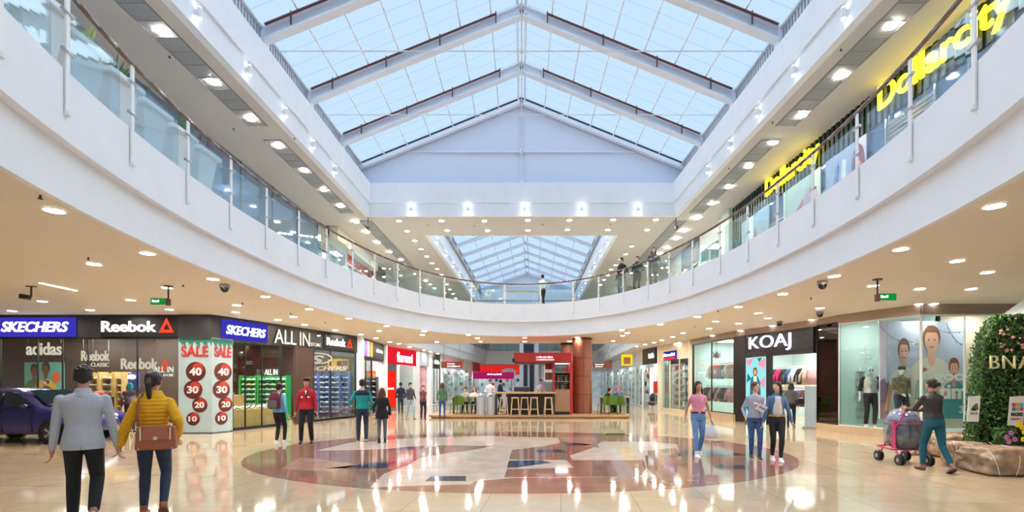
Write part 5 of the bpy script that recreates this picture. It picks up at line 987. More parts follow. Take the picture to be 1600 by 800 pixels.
r_ = ring_px(848, -.9); pt = ring(r_, -.9); person('person in a white top and black trousers behind the upper railing, below the far skylight', pt.x, pt.y, .5, 1.60, None, dict(L=(-.15, .05, .6), R=(.15, .05, .6)), top=fab('white_top', (200, 215, 225)), topkind='plain', hem=.05, legs=BLK, shoe=BSH, hair='short', vox=.016, z0=H2-.02)
# shop visitors
person('person in a black jacket before the poster behind the parked car', px_(72, 18.2), 18.2, PI, 1.72, None, dict(L=(-.02, .14, .68), R=(.14, .05, .52)), top=BLK, topkind='jacket', legs=DJEAN, shoe=BSH, hair='short', vox=.014, face=True, skin=SKIND)
person('shopper in a dark maroon jacket with a teal scarf seen between the couple', px_(203, 16.9), 16.9, .6, 1.6, None, None, top=fab('shopper_maroon', (84, 40, 60)), topkind='coat', legs=BLK, shoe=BSH, hair='long', hairm=mat('teal_scarf', (30, 120, 130), .8), vox=.014)
# mannequins
MANN = mat('mannequin_white', (222, 226, 224), .35)
m1 = person('white mannequin in a pale grey and black jacket with pink socks', X_at(1360, 14.9), 14.9, PI-.4, 1.82, dict(L=(-.05, .03, .045, 0), R=(.06, -.02, .045, 0)), dict(L=(-.15, .02, .49), R=(.15, .02, .49)), top=fab('silver_jacket', (176, 186, 184), .2), topkind='jacket', hem=.03, legs=BLK, shoe=WSH, hair=None, z0=.27, vox=.012, skin=MANN, cat='mannequin', name='mannequin')
J, hip, tt, tn_, hd_, s_, hl_ = PJ[m1.name]
obj('sunglasses', MB().sph(hl_(-.018, .045, .004), (.016*s_, .01*s_, .011*s_)).sph(hl_(.018, .045, .004), (.016*s_, .01*s_, .011*s_)), BLACK, m1); a = J['anL']*s_; obj('pink_sock', MB().cyl(a+V((0, 0, 0)), a+V((0, .0, .2)), .055, .06), mat('pink_sock', (235, 130, 165), .7), m1)
for sd in 'LR': obj('black_sleeve', MB().chain([J['sh'+sd]*s_, J['el'+sd]*s_, (J['el'+sd]*.8+J['wr'+sd]*.2)*s_], [.042*s_, .036*s_, .033*s_]), BLK, m1, smooth=True)
m2 = person('mannequin in a camouflage jacket, dark cap and black jeans before the seaside poster', X_at(1408, 13.98), 13.98, PI-.2, 1.80, dict(L=(-.07, .03, .045, 0), R=(.07, 0, .045, 0)), dict(L=(-.05, .13, .56), R=(.05, .13, .56)), top=fab('camouflage', (88, 86, 70), .5), topkind='jacket', hem=.02, legs=fab('ink_jean', (36, 42, 56)), shoe=WSH, hair=None, z0=.27, vox=.012, skin=mat('mannequin_green', (170, 200, 180), .4), cat='mannequin', name='mannequin')
J, hip, tt, tn_, hd_, s_, hl_ = PJ[m2.name]; c_ = obj('cap', MB().sph(hl_(0, -.004, .03), (.052*s_, .06*s_, .044*s_)), fab('cap_navy', (44, 50, 66)), m2, smooth=True); obj('visor', MB().sph(hl_(0, .06, .026), (.036*s_, .034*s_, .006*s_)), fab('cap_navy', (44, 50, 66)), c_)
person('mannequin in a mint green zipped shirt and blue jeans, right of the camouflage mannequin', X_at(1444, 13.95), 13.95, PI+.1, 1.74, None, dict(L=(-.16, .02, .48), R=(.16, .02, .48)), top=fab('mint_shirt', (146, 178, 176)), topkind='plain', hem=-.02, legs=JEAN, shoe=WSH, hair='short', hairm=mat('mann_hair', (150, 90, 70), .6), z0=.27, vox=.012, skin=MANN, cat='mannequin', name='mannequin')
person('pink clothed mannequin on a round plinth in the mint fiorenzi window', -7.1-.7, 30.4, -1.9, 1.7, None, None, fem=True, top=fab('salmon', (215, 90, 85)), topkind='coat', hem=-.1, legs=fab('tan', (210, 170, 90)), shoe=BSH, hair='short', hairm=HAIRN, z0=.5, vox=.018, cat='mannequin', name='mannequin', skin=MANN)
q = thing('plinth', 'yellow round plinth under the mannequin in the mint fiorenzi window', 'plinth', (-7.8, 30.4, 0)); obj('drum', MB().cyl((0, 0, 0), (0, 0, .5), .35, n=24), mat('plinth_yellow', (222, 200, 120), .5), q); obj('rim', MB().cyl((0, 0, .46), (0, 0, .5), .37, n=24), WHT, q)
# ---------------- upper floor shop fronts ----------------
ZU = H2-.02
def uwall(name, p0, p1, z0, z1, m, th=.1, y=0, x0=None, x1=None): return wall(name, p0, p1, z0, z1, m, th, y, x0, x1)
BGL = glassy('blue_reflective_glass', (150, 180, 205), .16, .03, .75, (112, 146, 184))
L0, L1 = (-9.0, -4.0), (-9.0, 21.8)
r = sempty(nm('window'), L0); r.rotation_euler = (0, 0, PI/2)
obj('glass', MB().b2(0, 25.8, 0, .03, ZU, H3), BGL, r); q = MB()
for k in range(14): q.b2(k*1.98-.02, k*1.98+.02, -.03, .03, ZU, H3)
obj('window_frame', q, mat('teal_mullion', (88, 112, 118), .4), r); q = MB()
for k in range(14):
    for z in (5.6, 7.0, 8.2): q.b2(k*1.98-.1, k*1.98+.1, -.05, -.02, z-.03, z+.03)
obj('glass_patch_fitting', q, CHROME, r)
obj('window_sill', MB().b2(0, 25.8, -.05, .05, ZU, ZU+.12), DARK, r)
struct('wall_left', MB().b2(-9.3, -9.1, 21.8, 22.0, ZU, H3), WHITE); struct('wall_left', MB().b2(-12.2, -12.1, -4, 22, ZU, H3), mat('dusky_blue_wall', (70, 96, 124), .6))
struct('wall_left', MB().b2(-9.1, -8.3, 22.3, 28.5, 8.05, H3-.005), mat('cream_bulkhead', (222, 214, 196), .6))
def upshop(p0, p1, a, b_, body, inner, zt, label, items, side, frame=WHT):
    glazing(p0, p1, ZU+.05, zt, a, b_, [(a+b_)/2], frame); wall(nm('trim'), p0, p1, zt, H3-.005, body, .15, 0, a, b_); wall('wall_'+side, p0, p1, ZU, H3-.01, inner, .06, 1.9, a, b_)
    t = thing('window_display', label, 'display', on(p0, p1, a, 0, ZU), ang(p0, p1)); W_ = b_-a; random.seed(int(a*10)+3)
    obj('plinth', MB().b2(.2, W_-.2, .7, 1.3, 0, .35), WHT, t)
    for k in range(items):
        x = .4+(W_-.8)*(k+.5)/items; m = [mat('upg%d' % i, c, .5) for i, c in enumerate([(205, 60, 60), (60, 110, 60), (90, 60, 130), (230, 200, 60), (60, 90, 140), (220, 220, 225)])][k % 6]
        o = obj('dressed_torso', MB().eloft([(V((x, 1, z)), V((w_, 0, 0)), V((0, .09, 0))) for z, w_ in ((.75, .15), (1.0, .12), (1.3, .18), (1.4, .07))]), m, t, smooth=True); obj('neck_cap', MB().cyl((x, 1, .35), (x, 1, .75), .02).sph((x, 1, 1.52), .09), WHT, o)
M0, M1 = (-8.7, 22.3), (-8.7, 45.5)
for i, (a, b_, body, inner, zt, lab, n_) in enumerate([(0, 2.2, WHT, mat('upale', (190, 205, 205), .6), 8.0, 'pale displays behind the first upper left shop window', 2), (2.3, 5.6, mat('uredp', (170, 50, 44), .5), mat('ugrey', (120, 125, 128), .6), 7.6, 'grey shop display beside a red fascia on the upper left', 3), (5.7, 9.2, mat('udark', (60, 34, 34), .5), mat('umint', (195, 225, 225), .6), 6.9, 'white and mint shop display under dark posters on the upper left', 4), (9.3, 16, mat('uwhite', (215, 225, 228), .5), PALEW, 7.4, 'colourful clothes in the long white upper left shop window', 8), (16.1, 22.5, mat('ugreen', (88, 110, 90), .5), mat('ugrey2', (130, 150, 145), .6), 7.2, 'green and dark display in the last upper left shop window', 5)]):
    upshop(M0, M1, a, b_, body, inner, zt, lab, n_, 'left')
t = thing('poster', 'red and dark fashion poster on the upper left shop fascia', 'poster', on(M0, M1, 5.9, -.05, 0), ang(M0, M1)); obj('poster_panel', MB().b2(0, 1.4, 0, .04, 7.0, 8.5), mat('poster_wine', (120, 30, 40), .5), t); draw(t, 1.4, 1.5, 7.0, fig(.5, .95, 1.1, .8, SK, HR, WHT))
t = thing('poster', 'black fashion poster beside the red one on the upper left shop fascia', 'poster', on(M0, M1, 7.5, -.05, 0), ang(M0, M1)); obj('poster_panel', MB().b2(0, 1.4, 0, .04, 7.0, 8.5), BLACK, t); draw(t, 1.4, 1.5, 7.0, fig(.5, .95, 1.1, .8, SK2, HR, mat('poster_lime', (180, 190, 60), .5)))
# right: DollarCity
N0, N1 = (8.6, 20.1), (8.6, 1.0)
RIB = mat('dark_green_cladding', (18, 44, 42), .4)
q = MB().b2(0, 19.1, .04, .2, 7.85, H3-.004)
for k in range(95): q.b2(k*.2, k*.2+.1, 0, .04, 7.85, H3-.004)
o = struct('wall_right', q, RIB); o.location = (8.6, 20.1, 0); o.rotation_euler = (0, 0, -PI/2)
q = MB().b2(0, 2.4, .04, .2, ZU, 7.85)
for k in range(12): q.b2(k*.2, k*.2+.1, 0, .04, ZU, 7.85)
o = struct('wall_right', q, mat('green_ribbed_panel', (60, 92, 88), .35)); o.location = (8.6, 20.1, 0); o.rotation_euler = (0, 0, -PI/2)
r = sempty(nm('window'), (8.6, 20.1)); r.rotation_euler = (0, 0, -PI/2); obj('glass', MB().b2(2.4, 19.1, .05, .08, ZU, 7.85), BGL, r); q = MB()
for k in range(9): q.b2(2.4+k*2.05, 2.45+k*2.05, -.01, .09, ZU, 7.85)
q.b2(2.4, 19.1, -.01, .09, 7.0, 7.05); obj('window_frame', q, mat('pale_blue_mullion', (150, 176, 196), .4), r)
struct('wall_right', MB().b2(11.5, 11.6, 1, 20, ZU, H3), mat('dusky_blue_wall', (70, 96, 124), .6))
def dollar(px0, px1, lab):
    x0, x1 = hit(N0, N1, px0), hit(N0, N1, px1); t = thing('shop_sign', lab, 'sign', on(N0, N1, x0, -.06), ang(N0, N1)); 
    text('Dollarcity', emitter('yellow_lit', (255, 226, 40), 3.2), t, 0, 0, 7.9, x1-x0, .74, .05, .012); return t
dollar(1200, 1284, 'lit yellow Dollarcity lettering on the dark green fascia, the farther of the two'); dollar(1378, 1590, 'large lit yellow Dollarcity lettering on the upper right, the nearer of the two')
for pa, pb, bgc, lab, sh in ((1160, 1203, (150, 190, 220), 'blue sky poster with a small figure on the upper right shop window', [('poly', mat('pg', (110, 150, 90), .5), [(0, 0), (0, .2), (.5, .35), (1, .25), (1, 0)]), ('poly', mat('pgr', (170, 90, 70), .5), [(.45, .2), (.5, .7), (.55, .7), (.62, .2)]), ('ell', WHT, (.75, .12, .14, .06))]),
        (1226, 1284, (176, 205, 196), 'floral poster with red blossoms on the upper right shop window', [('poly', mat('pred', (170, 60, 80), .5, var=.4, scale=9), [(0, 0), (0, .3), (.3, .4), (.55, .62), (.8, .3), (1, .28), (1, 0)]), ('ell', mat('pp', (190, 160, 185), .5), (.75, .45, .2, .3))]),
        (1292, 1356, (160, 176, 214), 'pale blue poster with an oval portrait on the upper right shop window', [('ell', mat('pmau', (120, 80, 110), .5), (.82, .5, .16, .42)), ('ell', SK, (.84, .52, .07, .13)), ('poly', mat('pbl', (70, 110, 190), .5), [(.1, .1), (.3, .8), (.36, .8), (.34, .1)]), ('poly', WHT, [(.4, .1), (.45, .85), (.55, .8), (.5, .1)])])):
    x0, x1 = hit(N0, N1, pa), hit(N0, N1, pb); t = thing('poster', lab, 'poster', on(N0, N1, x0, -.04), ang(N0, N1)); obj('poster_panel', MB().b2(0, x1-x0, 0, .03, ZU+1.05, 7.8), mat('pbg%d' % pa, bgc, .4, var=.08, scale=2), t); draw(t, x1-x0, 6.75-ZU+.0, ZU+1.05, sh)
x0, x1 = hit(N0, N1, 1388), hit(N0, N1, 1462); t = thing('roller_shutter', 'half lowered grey roller shutter under the nearer yellow sign', 'shutter', on(N0, N1, x0, -.03), ang(N0, N1)); q = MB()
for k in range(22): q.b2(0, x1-x0, 0, .03, ZU+.35+k*.1, ZU+.43+k*.1)
obj('slats', q, GREYM, t); obj('side_rail', MB().b2(-.05, 0, -.02, .04, ZU, 7.8).b2(x1-x0, x1-x0+.05, -.02, .04, ZU, 7.8), CHROME, t); obj('curtain_backing', MB().b2(0, x1-x0, .03, .04, ZU+.3, 7.7), mat('shutter_back', (120, 126, 136), .5), t)
O0, O1 = (8.6, 46), (8.6, 20.4)
struct('wall_right', MB().b2(8.45, 8.75, 20.1, 20.9, ZU, H3), mat('pale_mint_pier', (205, 220, 212), .5))
for a, b_, body, inner, zt, lab, n_ in ((22.2, 24.6, WHT, mat('uphoto', (190, 205, 225), .5), 7.9, 'bright photo display in the upper right window past the green cladding', 2), (19.5, 22.1, mat('ugr3', (110, 116, 124), .5), mat('ugr4', (96, 100, 110), .5), 7.5, 'grey display window on the upper right', 2), (15.3, 19.4, mat('upearl', (200, 206, 204), .5), mat('ugrn', (120, 190, 120), .5), 7.6, 'green walled display window on the upper right behind the three people', 3), (10, 15.2, WHT, PALEW, 7.4, 'white display window on the upper right gallery', 4), (1, 9.9, WHT, PALEW, 7.4, 'long far display window on the upper right gallery', 6)):
    upshop(O0, O1, a, b_, body, inner, zt, lab, n_, 'right')
t = thing('poster', 'green and red triangle poster on the upper right wall', 'poster', on(O0, O1, 16.2, -.05), ang(O0, O1)); obj('poster_panel', MB().b2(0, 2.6, 0, .04, ZU+.1, 7.4), mat('poster_green', (70, 170, 90), .5), t); draw(t, 2.6, 2.2, ZU+.1, [('poly', mat('poster_redo', (220, 80, 60), .5), [(.5, .95), (1, .95), (.9, .6)]), ('poly', DARK, [(.62, 0), (.7, .6), (1, .5), (1, 0)])])
lights([(-9.9, 24), (-9.9, 27), (-9.9, 30), (-9.9, 33), (-9.9, 37), (-9.9, 41), (9.9, 22.5), (9.9, 25.5), (9.9, 29), (9.9, 33), (9.9, 38), (9.9, 43), (-10.6, 18), (-10.6, 12), (-10.6, 6), (10.3, 16), (10.3, 10), (10.3, 5)], H3-.01, 'square light panel in the ceiling of an upper shop', 'light panels in the upper shops', (.9, .9), emitter('upper_shop_panel', (255, 252, 248), 22))  # panels added to light the rooms behind the upper glass
struct('wall_far', MB().prism([(-2.4, 9.5), (2.2, 9.5), (2.2, 12.2), (0, 12.69), (-2.4, 12.2)], 57.3, 57.49), mat('warm_hall_wall', (214, 178, 128), .5, var=.15, scale=1))
# planters by the upper left rail
PLF = mat('succulent_green', (70, 110, 60), .6, var=.3, scale=20)
pl0 = None
for k, (px, py) in enumerate(((27, 40), (105, 92), (150, 112), (166, 128), (205, 152), (228, 170), (245, 190))):
    Yp = 5.0+k*.78; X_ = (px-815)/770*Yp
    X_ = min(-6.35, X_); labp = ['nearest the camera', 'second from the camera', 'third from the camera', 'fourth from the camera', 'fifth from the camera', 'sixth from the camera', 'farthest from the camera'][k]
    t = thing('planter', 'tall white tapered planter with succulents behind the left rail, '+labp, 'planter', (ring(PI-math.asin(max(-1, min(1, (RC-Yp)/RB)))*-1 if False else PI, 0).x-.9 if False else -RA*(1-abs((RC-Yp)/RB)**2.12)**(1/2.12)-.50, Yp, ZU)); t.scale = (1.3, 1.3, 1.35)
    obj('pot', MB().box((0, 0, .34), (.42, .42, .68), taper=.6), WHT, t, bevel=.01); obj('rim', MB().box((0, 0, .70), (.5, .5, .06)), WHT, t, bevel=.01)
    q = MB(); random.seed(k)
    for j in range(34):
        a = random.uniform(0, 2*PI); r_ = random.uniform(0, .17); h_ = random.uniform(.06, .2); q.cyl((r_*math.cos(a), r_*math.sin(a), .72), (r_*1.5*math.cos(a), r_*1.5*math.sin(a), .74+h_), .022, .004, 5)
    obj('foliage', q, [PLF, mat('plant_red', (120, 50, 56), .6), mat('plant_lime', (170, 190, 60), .6), PLF, mat('plant_blue', (70, 110, 130), .6)][k % 5], t)
# white arch modelled in place of the roof's curved reflection in the glass
t = thing('play_arch', 'white ribbed fabric arch standing behind the planters on the upper left', 'structure', (-8.1, 6.5, ZU)); q = MB()
for k in range(9):
    pts = [V((.55*math.cos(a), k*.45, 1.35*math.sin(a))) for a in [PI*i/12 for i in range(13)]]
    for a, b_ in zip(pts, pts[1:]): q.cyl(a, b_, .015, n=6)
obj('arch_rib', q, CHROME, t); q = MB(); q.loft([[V((.55*math.cos(a), y, 1.35*math.sin(a))) for a in [PI*i/12 for i in range(13)]] for y in (0, 3.6)], cap=False, closed=False); obj('fabric_cover', q, mat('arch_fabric', (196, 208, 226), .6), t, smooth=True)
# ---------------- kiosk ----------------
KP = 22.05
DECK = mat('kiosk_wood_deck', (186, 146, 104), .4, var=.1)
kd = thing('kiosk_deck', 'low wooden deck with rounded ends carrying the cafe kiosk', 'platform', (0, KP, 0)); q = MB(); pts = [V((-4.2, .3)), V((-3.9, .0)), V((4.7, 0)), V((4.95, .3)), V((4.95, 4.2)), V((-4.2, 4.2))]
obj('deck', MB().slab([pts], .06, .14), DECK, kd); obj('deck_edge', MB().slab([[V((-4.1, .34)), V((-3.85, .06)), V((4.65, .06)), V((4.88, .34)), V((4.88, 4.1)), V((-4.1, 4.1))]], 0, .06), mat('deck_edge', (150, 112, 78), .5), kd)
ZD = .14
# round column
CW = mat('walnut_cladding', (142, 88, 66), .4, var=.12, scale=3)
cy = 23.75; cxx = X_at(910, 23.75); c = thing('column', 'round column clad in reddish brown wood panels with dark joints', 'column', (cxx, cy, 0)); R0 = .46
for k in range(4):
    z0 = ZD+(H1-ZD-.1)*k/4; z1 = ZD+(H1-ZD-.1)*(k+1)/4
    for j in range(8):
        a0 = 2*PI*j/8+.02-PI/2; a1 = 2*PI*(j+1)/8-.02-PI/2; n = 6; q = MB(); ri = [V((R0*math.cos(a0+(a1-a0)*i/n), R0*math.sin(a0+(a1-a0)*i/n), 0)) for i in range(n+1)]; ri += [p*.93 for p in ri[::-1]]
        q.loft([[p+V((0, 0, z)) for p in ri] for z in (z0+.025, z1-.0)]); obj('wood_panel', q, CW, c)
obj('core', MB().cyl((0, 0, ZD), (0, 0, H1-.001), R0*.94, n=32), mat('column_joint', (52, 32, 28), .5), c); obj('dark_collar', MB().cyl((0, 0, H1-.1), (0, 0, H1-.002), R0+.01, n=32), mat('column_joint', (52, 32, 28), .5), c)
c = thing('column', 'second brown clad column standing behind the red kiosk fascia', 'column', (X_at(886, 27.2), 26.7, 0)); obj('core', MB().cyl((0, 0, 0), (0, 0, H1-.002), .4, n=28), CW, c); obj('dark_collar', MB().cyl((0, 0, H1-.12), (0, 0, H1-.003), .41, n=28).cyl((0, 0, 2.6), (0, 0, 2.63), .405, n=28), mat('column_joint', (52, 32, 28), .5), c)
# kiosk body
kx0, kx1 = X_at(803, KP+.5), X_at(893, KP+.5)
KR = mat('kiosk_red', (178, 36, 28), .4)
k_ = thing('cafe_kiosk', 'cafe kiosk with a red fascia, timber clad counter end and open service window', 'kiosk', (0, KP+.5, ZD))
zt = Z_at(551, KP+.5)-ZD; zb = Z_at(566, KP+.5)-ZD
fa = obj('fascia', MB().b2(kx0, kx1, 0, 1.9, zb, zt), KR, k_, bevel=.01); text('~', LETW, fa, X_at(838, KP+.5), -.005, zb+.2, .75, .07); text('~', LETW, fa, X_at(838, KP+.5), -.005, zb+.09, .8, .06)
obj('soffit', MB().b2(kx0+.05, kx1-.05, .05, 1.85, zb-.04, zb), DARK, k_)
xs0, xs1 = X_at(867, KP+.6), X_at(890, KP+.6)
obj('side_panel', MB().b2(xs1, xs1+.12, 0, 1.9, 0, zb), KR, k_); obj('side_panel', MB().b2(xs0-.06, xs0, 0, 1.2, 0, zb), KR, k_)
co = obj('timber_cladding', MB().b2(xs0, xs1, .02, 1.2, .14, 1.12), mat('timber_strips', (150, 108, 80), .5), k_); q = MB()
for i in range(11): q.b2(xs0+.02+i*(xs1-xs0)/11, xs0+.045+i*(xs1-xs0)/11, .005, .025, .14, 1.12)
obj('cladding_strip', q, mat('timber_pale', (196, 158, 120), .5), co); obj('toe_kick', MB().b2(xs0, xs1, .06, 1.2, 0, .14), BLACK, k_)
cb = obj('drinks_cabinet', MB().b2(xs0, xs1, .9, .95, 1.12, zb), mat('cabinet_back', (70, 90, 84), .5), k_)
for z in (1.14, 1.5, 1.92): obj('shelf', MB().b2(xs0, xs1, .1, .9, z, z+.02), CHROME, cb)
obj('cabinet_light', MB().b2(xs0+.05, xs1-.05, .3, .5, zb-.06, zb-.041), emitter('cab_light', (240, 255, 250), 12), cb)
BC = [mat('bottle_'+n_, c_, .2) for n_, c_ in (('green', (40, 130, 90)), ('red', (190, 50, 50)), ('dark', (40, 50, 50)), ('amber', (190, 130, 40)))]
b0 = thing('bottle', 'drink bottle standing in the kiosk drinks cabinet', 'bottle', (xs0+.08, KP+.75, ZD+1.94), 0, 'bottles in the kiosk cabinet'); obj('glass_body', MB().cyl((0, 0, 0), (0, 0, .17), .032).cyl((0, 0, .17), (0, 0, .21), .032, .012).cyl((0, 0, .21), (0, 0, .26), .012), BC[0], b0, smooth=False); obj('cap', MB().cyl((0, 0, .26), (0, 0, .28), .015), WHT, b0)
for r in range(3):
    for i in range(7):
        if r == 2 and i == 0: continue
        o = dup(b0, (xs0+.08+i*(xs1-xs0-.16)/6, KP+.75+.0, ZD+(1.16, 1.52, 1.94)[r])); recolor([c_ for c_ in o.children if c_.name.startswith('glass')][0], BC[(i+r*2) % 4 if r != 2 else (0 if i < 3 else 1)])
for px in (826, 848): x = X_at(px, KP+1.8); obj('post', MB().b2(x-.05, x+.05, 1.6, 1.7, 0, zb), CHROME, k_)
for px in (808, 835): x = X_at(px, KP+.6); 
wp = X_at(857, KP+1); obj('menu_board', MB().b2(X_at(851, KP+1), X_at(866, KP+1), 1.25, 1.3, 1.5, zb-.1), mat('menu_white', (225, 225, 222), .5, emit=.3), k_); obj('menu_red_panel', MB().b2(X_at(853, KP+1), X_at(864, KP+1), 1.235, 1.25, 2.1, 2.4), KR, k_)
obj('menu_food_panel', MB().b2(X_at(853, KP+1), X_at(864, KP+1), 1.235, 1.25, 1.6, 1.95), mat('menu_food', (170, 120, 80), .5, var=.5, scale=14), k_)
sp_ = thing('pendant_speaker', 'small black spotlight hanging at the corner of the red kiosk fascia', 'spotlight', (kx0-.02, KP+.5, ZD+zb+.08)); obj('housing', MB().box((0, -.05, 0), (.1, .12, .16), rx=.4), BLACK, sp_); obj('bracket', MB().b2(-.02, .02, -.02, .04, -.02, .12), DARK, sp_)
# bar counter and stools
bx0, bx1 = X_at(773, KP+.35), X_at(869, KP+.35); zb_ = Z_at(612.5, KP+.35)-ZD
bar = thing('bar_counter', 'long high wooden bar counter on dark legs in front of the kiosk', 'counter', (0, KP+.32, ZD)); obj('counter_top', MB().b2(bx0, bx1, 0, .5, zb_-.08, zb_), WOOD, bar, bevel=.01)
for x in (bx0+.06, bx1-.1): obj('leg', MB().b2(x-.04, x+.04, .05, .45, 0, zb_-.08), DARK, bar)
obj('foot_rail', MB().b2(bx0+.06, bx1-.1, .1, .14, .25, .29), DARK, bar); obj('modesty_panel', MB().b2(bx0+.5, bx1-.1, .5, .53, 0, zb_-.08), mat('counter_dark', (66, 58, 56), .5), bar)
s0 = thing('bar_stool', 's', 'stool', group='s'); SW = mat('stool_wood', (222, 188, 140), .5); SPK = mat('stool_seat', (214, 172, 150), .5)
obj('seat', MB().box((0, 0, .78), (.34, .32, .05)), SPK, s0, bevel=.015)
for sx in (-1, 1):
    for sy in (-1, 1): obj('leg', MB().cyl((sx*.19, sy*.17, 0), (sx*.13, sy*.11, .76), .018, .022, 8), SW, s0)
for sx in (-1, 1): obj('stretcher', MB().cyl((sx*.17, -.15, .26), (sx*.17, .15, .26), .013), SW, s0); obj('stretcher', MB().cyl((-.17, sx*.15, .26), (.17, sx*.15, .26), .013), SW, s0)
LABS = ['leftmost light wooden bar stool at the kiosk counter', 'second light wooden bar stool from the left at the kiosk counter', 'middle light wooden bar stool at the kiosk counter', 'fourth light wooden bar stool from the left, before the service gap', 'rightmost light wooden bar stool near the timber cladding']
for i, px in enumerate((787, 806, 817.5, 833, 857)):
    loc = (X_at(px, KP+.16)+(0, -.03, .06, .04, 0)[i], KP+.2-(.0 if i != 2 else -.0), ZD)
    if i == 0: s0.location = loc; s0['label'] = LABS[0]; s0['group'] = 'bar stools at the kiosk counter'
    else: dup(s0, loc, .05*(i-2), LABS[i], 'bar stools at the kiosk counter')
# bins
bn = thing('litter_bin', 'tall silver domed litter bin, the left of the pair by the kiosk', 'bin', (X_at(751.5, KP-.0+.3), KP+.3, ZD)); SIL = mat('silver_bin', (196, 198, 200), .3, .5)
obj('bin_body', MB().cyl((0, 0, 0), (0, 0, .8), .2, n=24), SIL, bn); obj('domed_lid', MB().eloft([(V((0, 0, z)), V((r_, 0, 0)), V((0, r_, 0))) for z, r_ in ((.80, .205), (.84, .205), (.92, .16), (.97, .08), (.98, .02))], 24), SIL, bn); obj('flap', MB().box((0, -.17, .87), (.16, .03, .08), rx=-.5), DARK, bn)
dup(bn, (X_at(767, KP+.3), KP+.3, ZD), 0, 'tall silver domed litter bin, the right of the pair by the kiosk')
# green chairs and cafe tables
GC_ = mat('green_plastic', (84, 124, 34), .4)
g0 = thing('cafe_chair', 'c', 'chair'); obj('seat', MB().box((0, 0, .45), (.42, .42, .03)), GC_, g0, bevel=.01)
obj('backrest', MB().eloft([(V((0, -.2-.03*k, .46+k*.13)), V((.21-.01*k, 0, 0)), V((0, .018, 0))) for k in range(4)], 14), GC_, g0)
for sx in (-1, 1):
    for sy in (-1, 1): obj('leg', MB().cyl((sx*.2, sy*.2, 0), (sx*.17, sy*.17, .45), .014, .018, 8), GC_, g0)
CH = [(712, .9, .5, 'leftmost green plastic chair at the left cafe table'), (722, .8, -.3, 'front green plastic chair in the middle of the left cafe table'), (741, .9, -1.2, 'right green plastic chair beside the silver bins'), (718, 2.2, 3.0, 'green plastic chair behind the left cafe table'), (943, .9, .4, 'green plastic chair right of the brown column'), (958, .8, -.2, 'front green plastic chair at the right cafe table'), (972, .9, -.5, 'rightmost green plastic chair at the right cafe table'), (950, 2.2, 2.9, 'green plastic chair behind the seated man in blue'), (966, 2.3, 3.3, 'rear green plastic chair at the right cafe table')]
for i, (px, dy, rz, lab) in enumerate(CH):
    loc = (X_at(px, KP+dy), KP+dy, ZD)
    if i == 0: g0.location = loc; g0.rotation_euler = (0, 0, rz); g0['label'] = lab; g0['group'] = 'green cafe chairs by the kiosk'
    else: dup(g0, loc, rz, lab, 'green cafe chairs by the kiosk')
for xa, xb, lab in ((X_at(706, KP+1.4), X_at(745, KP+1.4), 'long wooden cafe table left of the bins'), (X_at(938, KP+1.3), X_at(985, KP+1.3), 'long wooden cafe table right of the brown column')):
    t = thing('cafe_table', lab, 'table', ((xa+xb)/2, KP+1.5, ZD)); w_ = (xb-xa)/2; obj('table_top', MB().b2(-w_, w_, -.3, .3, .76, .80), WOOD, t, bevel=.008)
    for x in (-w_+.08, w_-.08): obj('leg', MB().b2(x-.03, x+.03, -.2, .2, 0, .76), DARK, t)
# seated and serving people
SF = dict(L=(-.07, .27, .045, 0), R=(.07, .29, .045, 0)); SH_ = dict(L=(-.08, .26, .46), R=(.08, .26, .46))
def seated(px, dy, yaw, lab, tp, hair='short', hz=.29, m=None, leg=BLK, H=1.66, lean=.25): return person(lab, X_at(px, KP+dy), KP+dy, yaw, H, SF, SH_, hz=hz, lean=lean, top=tp, topkind='jacket', legs=leg, shoe=BSH, hair=hair, hairm=m, vox=.018, z0=ZD)
seated(728, 2.25, PI, 'seated person in a pale shirt behind the left cafe table', fab('pale_shirt', (190, 190, 196)))
seated(742, 2.2, PI, 'seated person with reddish hair in a white top behind the left cafe table', WHT, 'long', m=mat('red_hair', (150, 70, 50), .6))
seated(944, 2.0, -1.3, 'seated man in a black top leaning over the right cafe table', BLK, lean=.5); p = seated(963, 1.6+.75, PI, 'seated person in a blue jacket with a magenta hat at the right cafe table', fab('royal_blue', (60, 100, 170)), hair='short', m=mat('magenta_hat', (205, 40, 130), .7), lean=.45)
for px, dy, lab, tp, yw in ((766, 2.2, 'person in a white shirt standing behind the silver bins', WHT, PI), (780, 2.3, 'person in a dark jacket leaning on the left end of the bar counter', fab('navy', (30, 38, 62)), -1.2), (845, 1.9, 'barista in a white shirt behind the kiosk counter', WHT, PI)):
    person(lab, X_at(px, KP+dy), KP+dy, yw, 1.62, None, dict(L=(-.1, .2, .62), R=(.1, .2, .62)), lean=.12, top=tp, topkind='jacket', legs=BLK, shoe=BSH, hair='short', vox=.018, z0=ZD if dy < 4 else 0)
ma_ = thing('coffee_machine', 'dark coffee machine on the bar counter behind the left stools', 'machine', (X_at(815, KP+.7), KP+.62, ZD+zb_)); obj('machine_body', MB().box((0, 0, .12), (.7, .3, .2)), DARK, ma_, bevel=.02); obj('cup_rail', MB().b2(-.3, .3, -.1, .1, .22, .25), CHROME, ma_); ma_.location.y = KP+.60
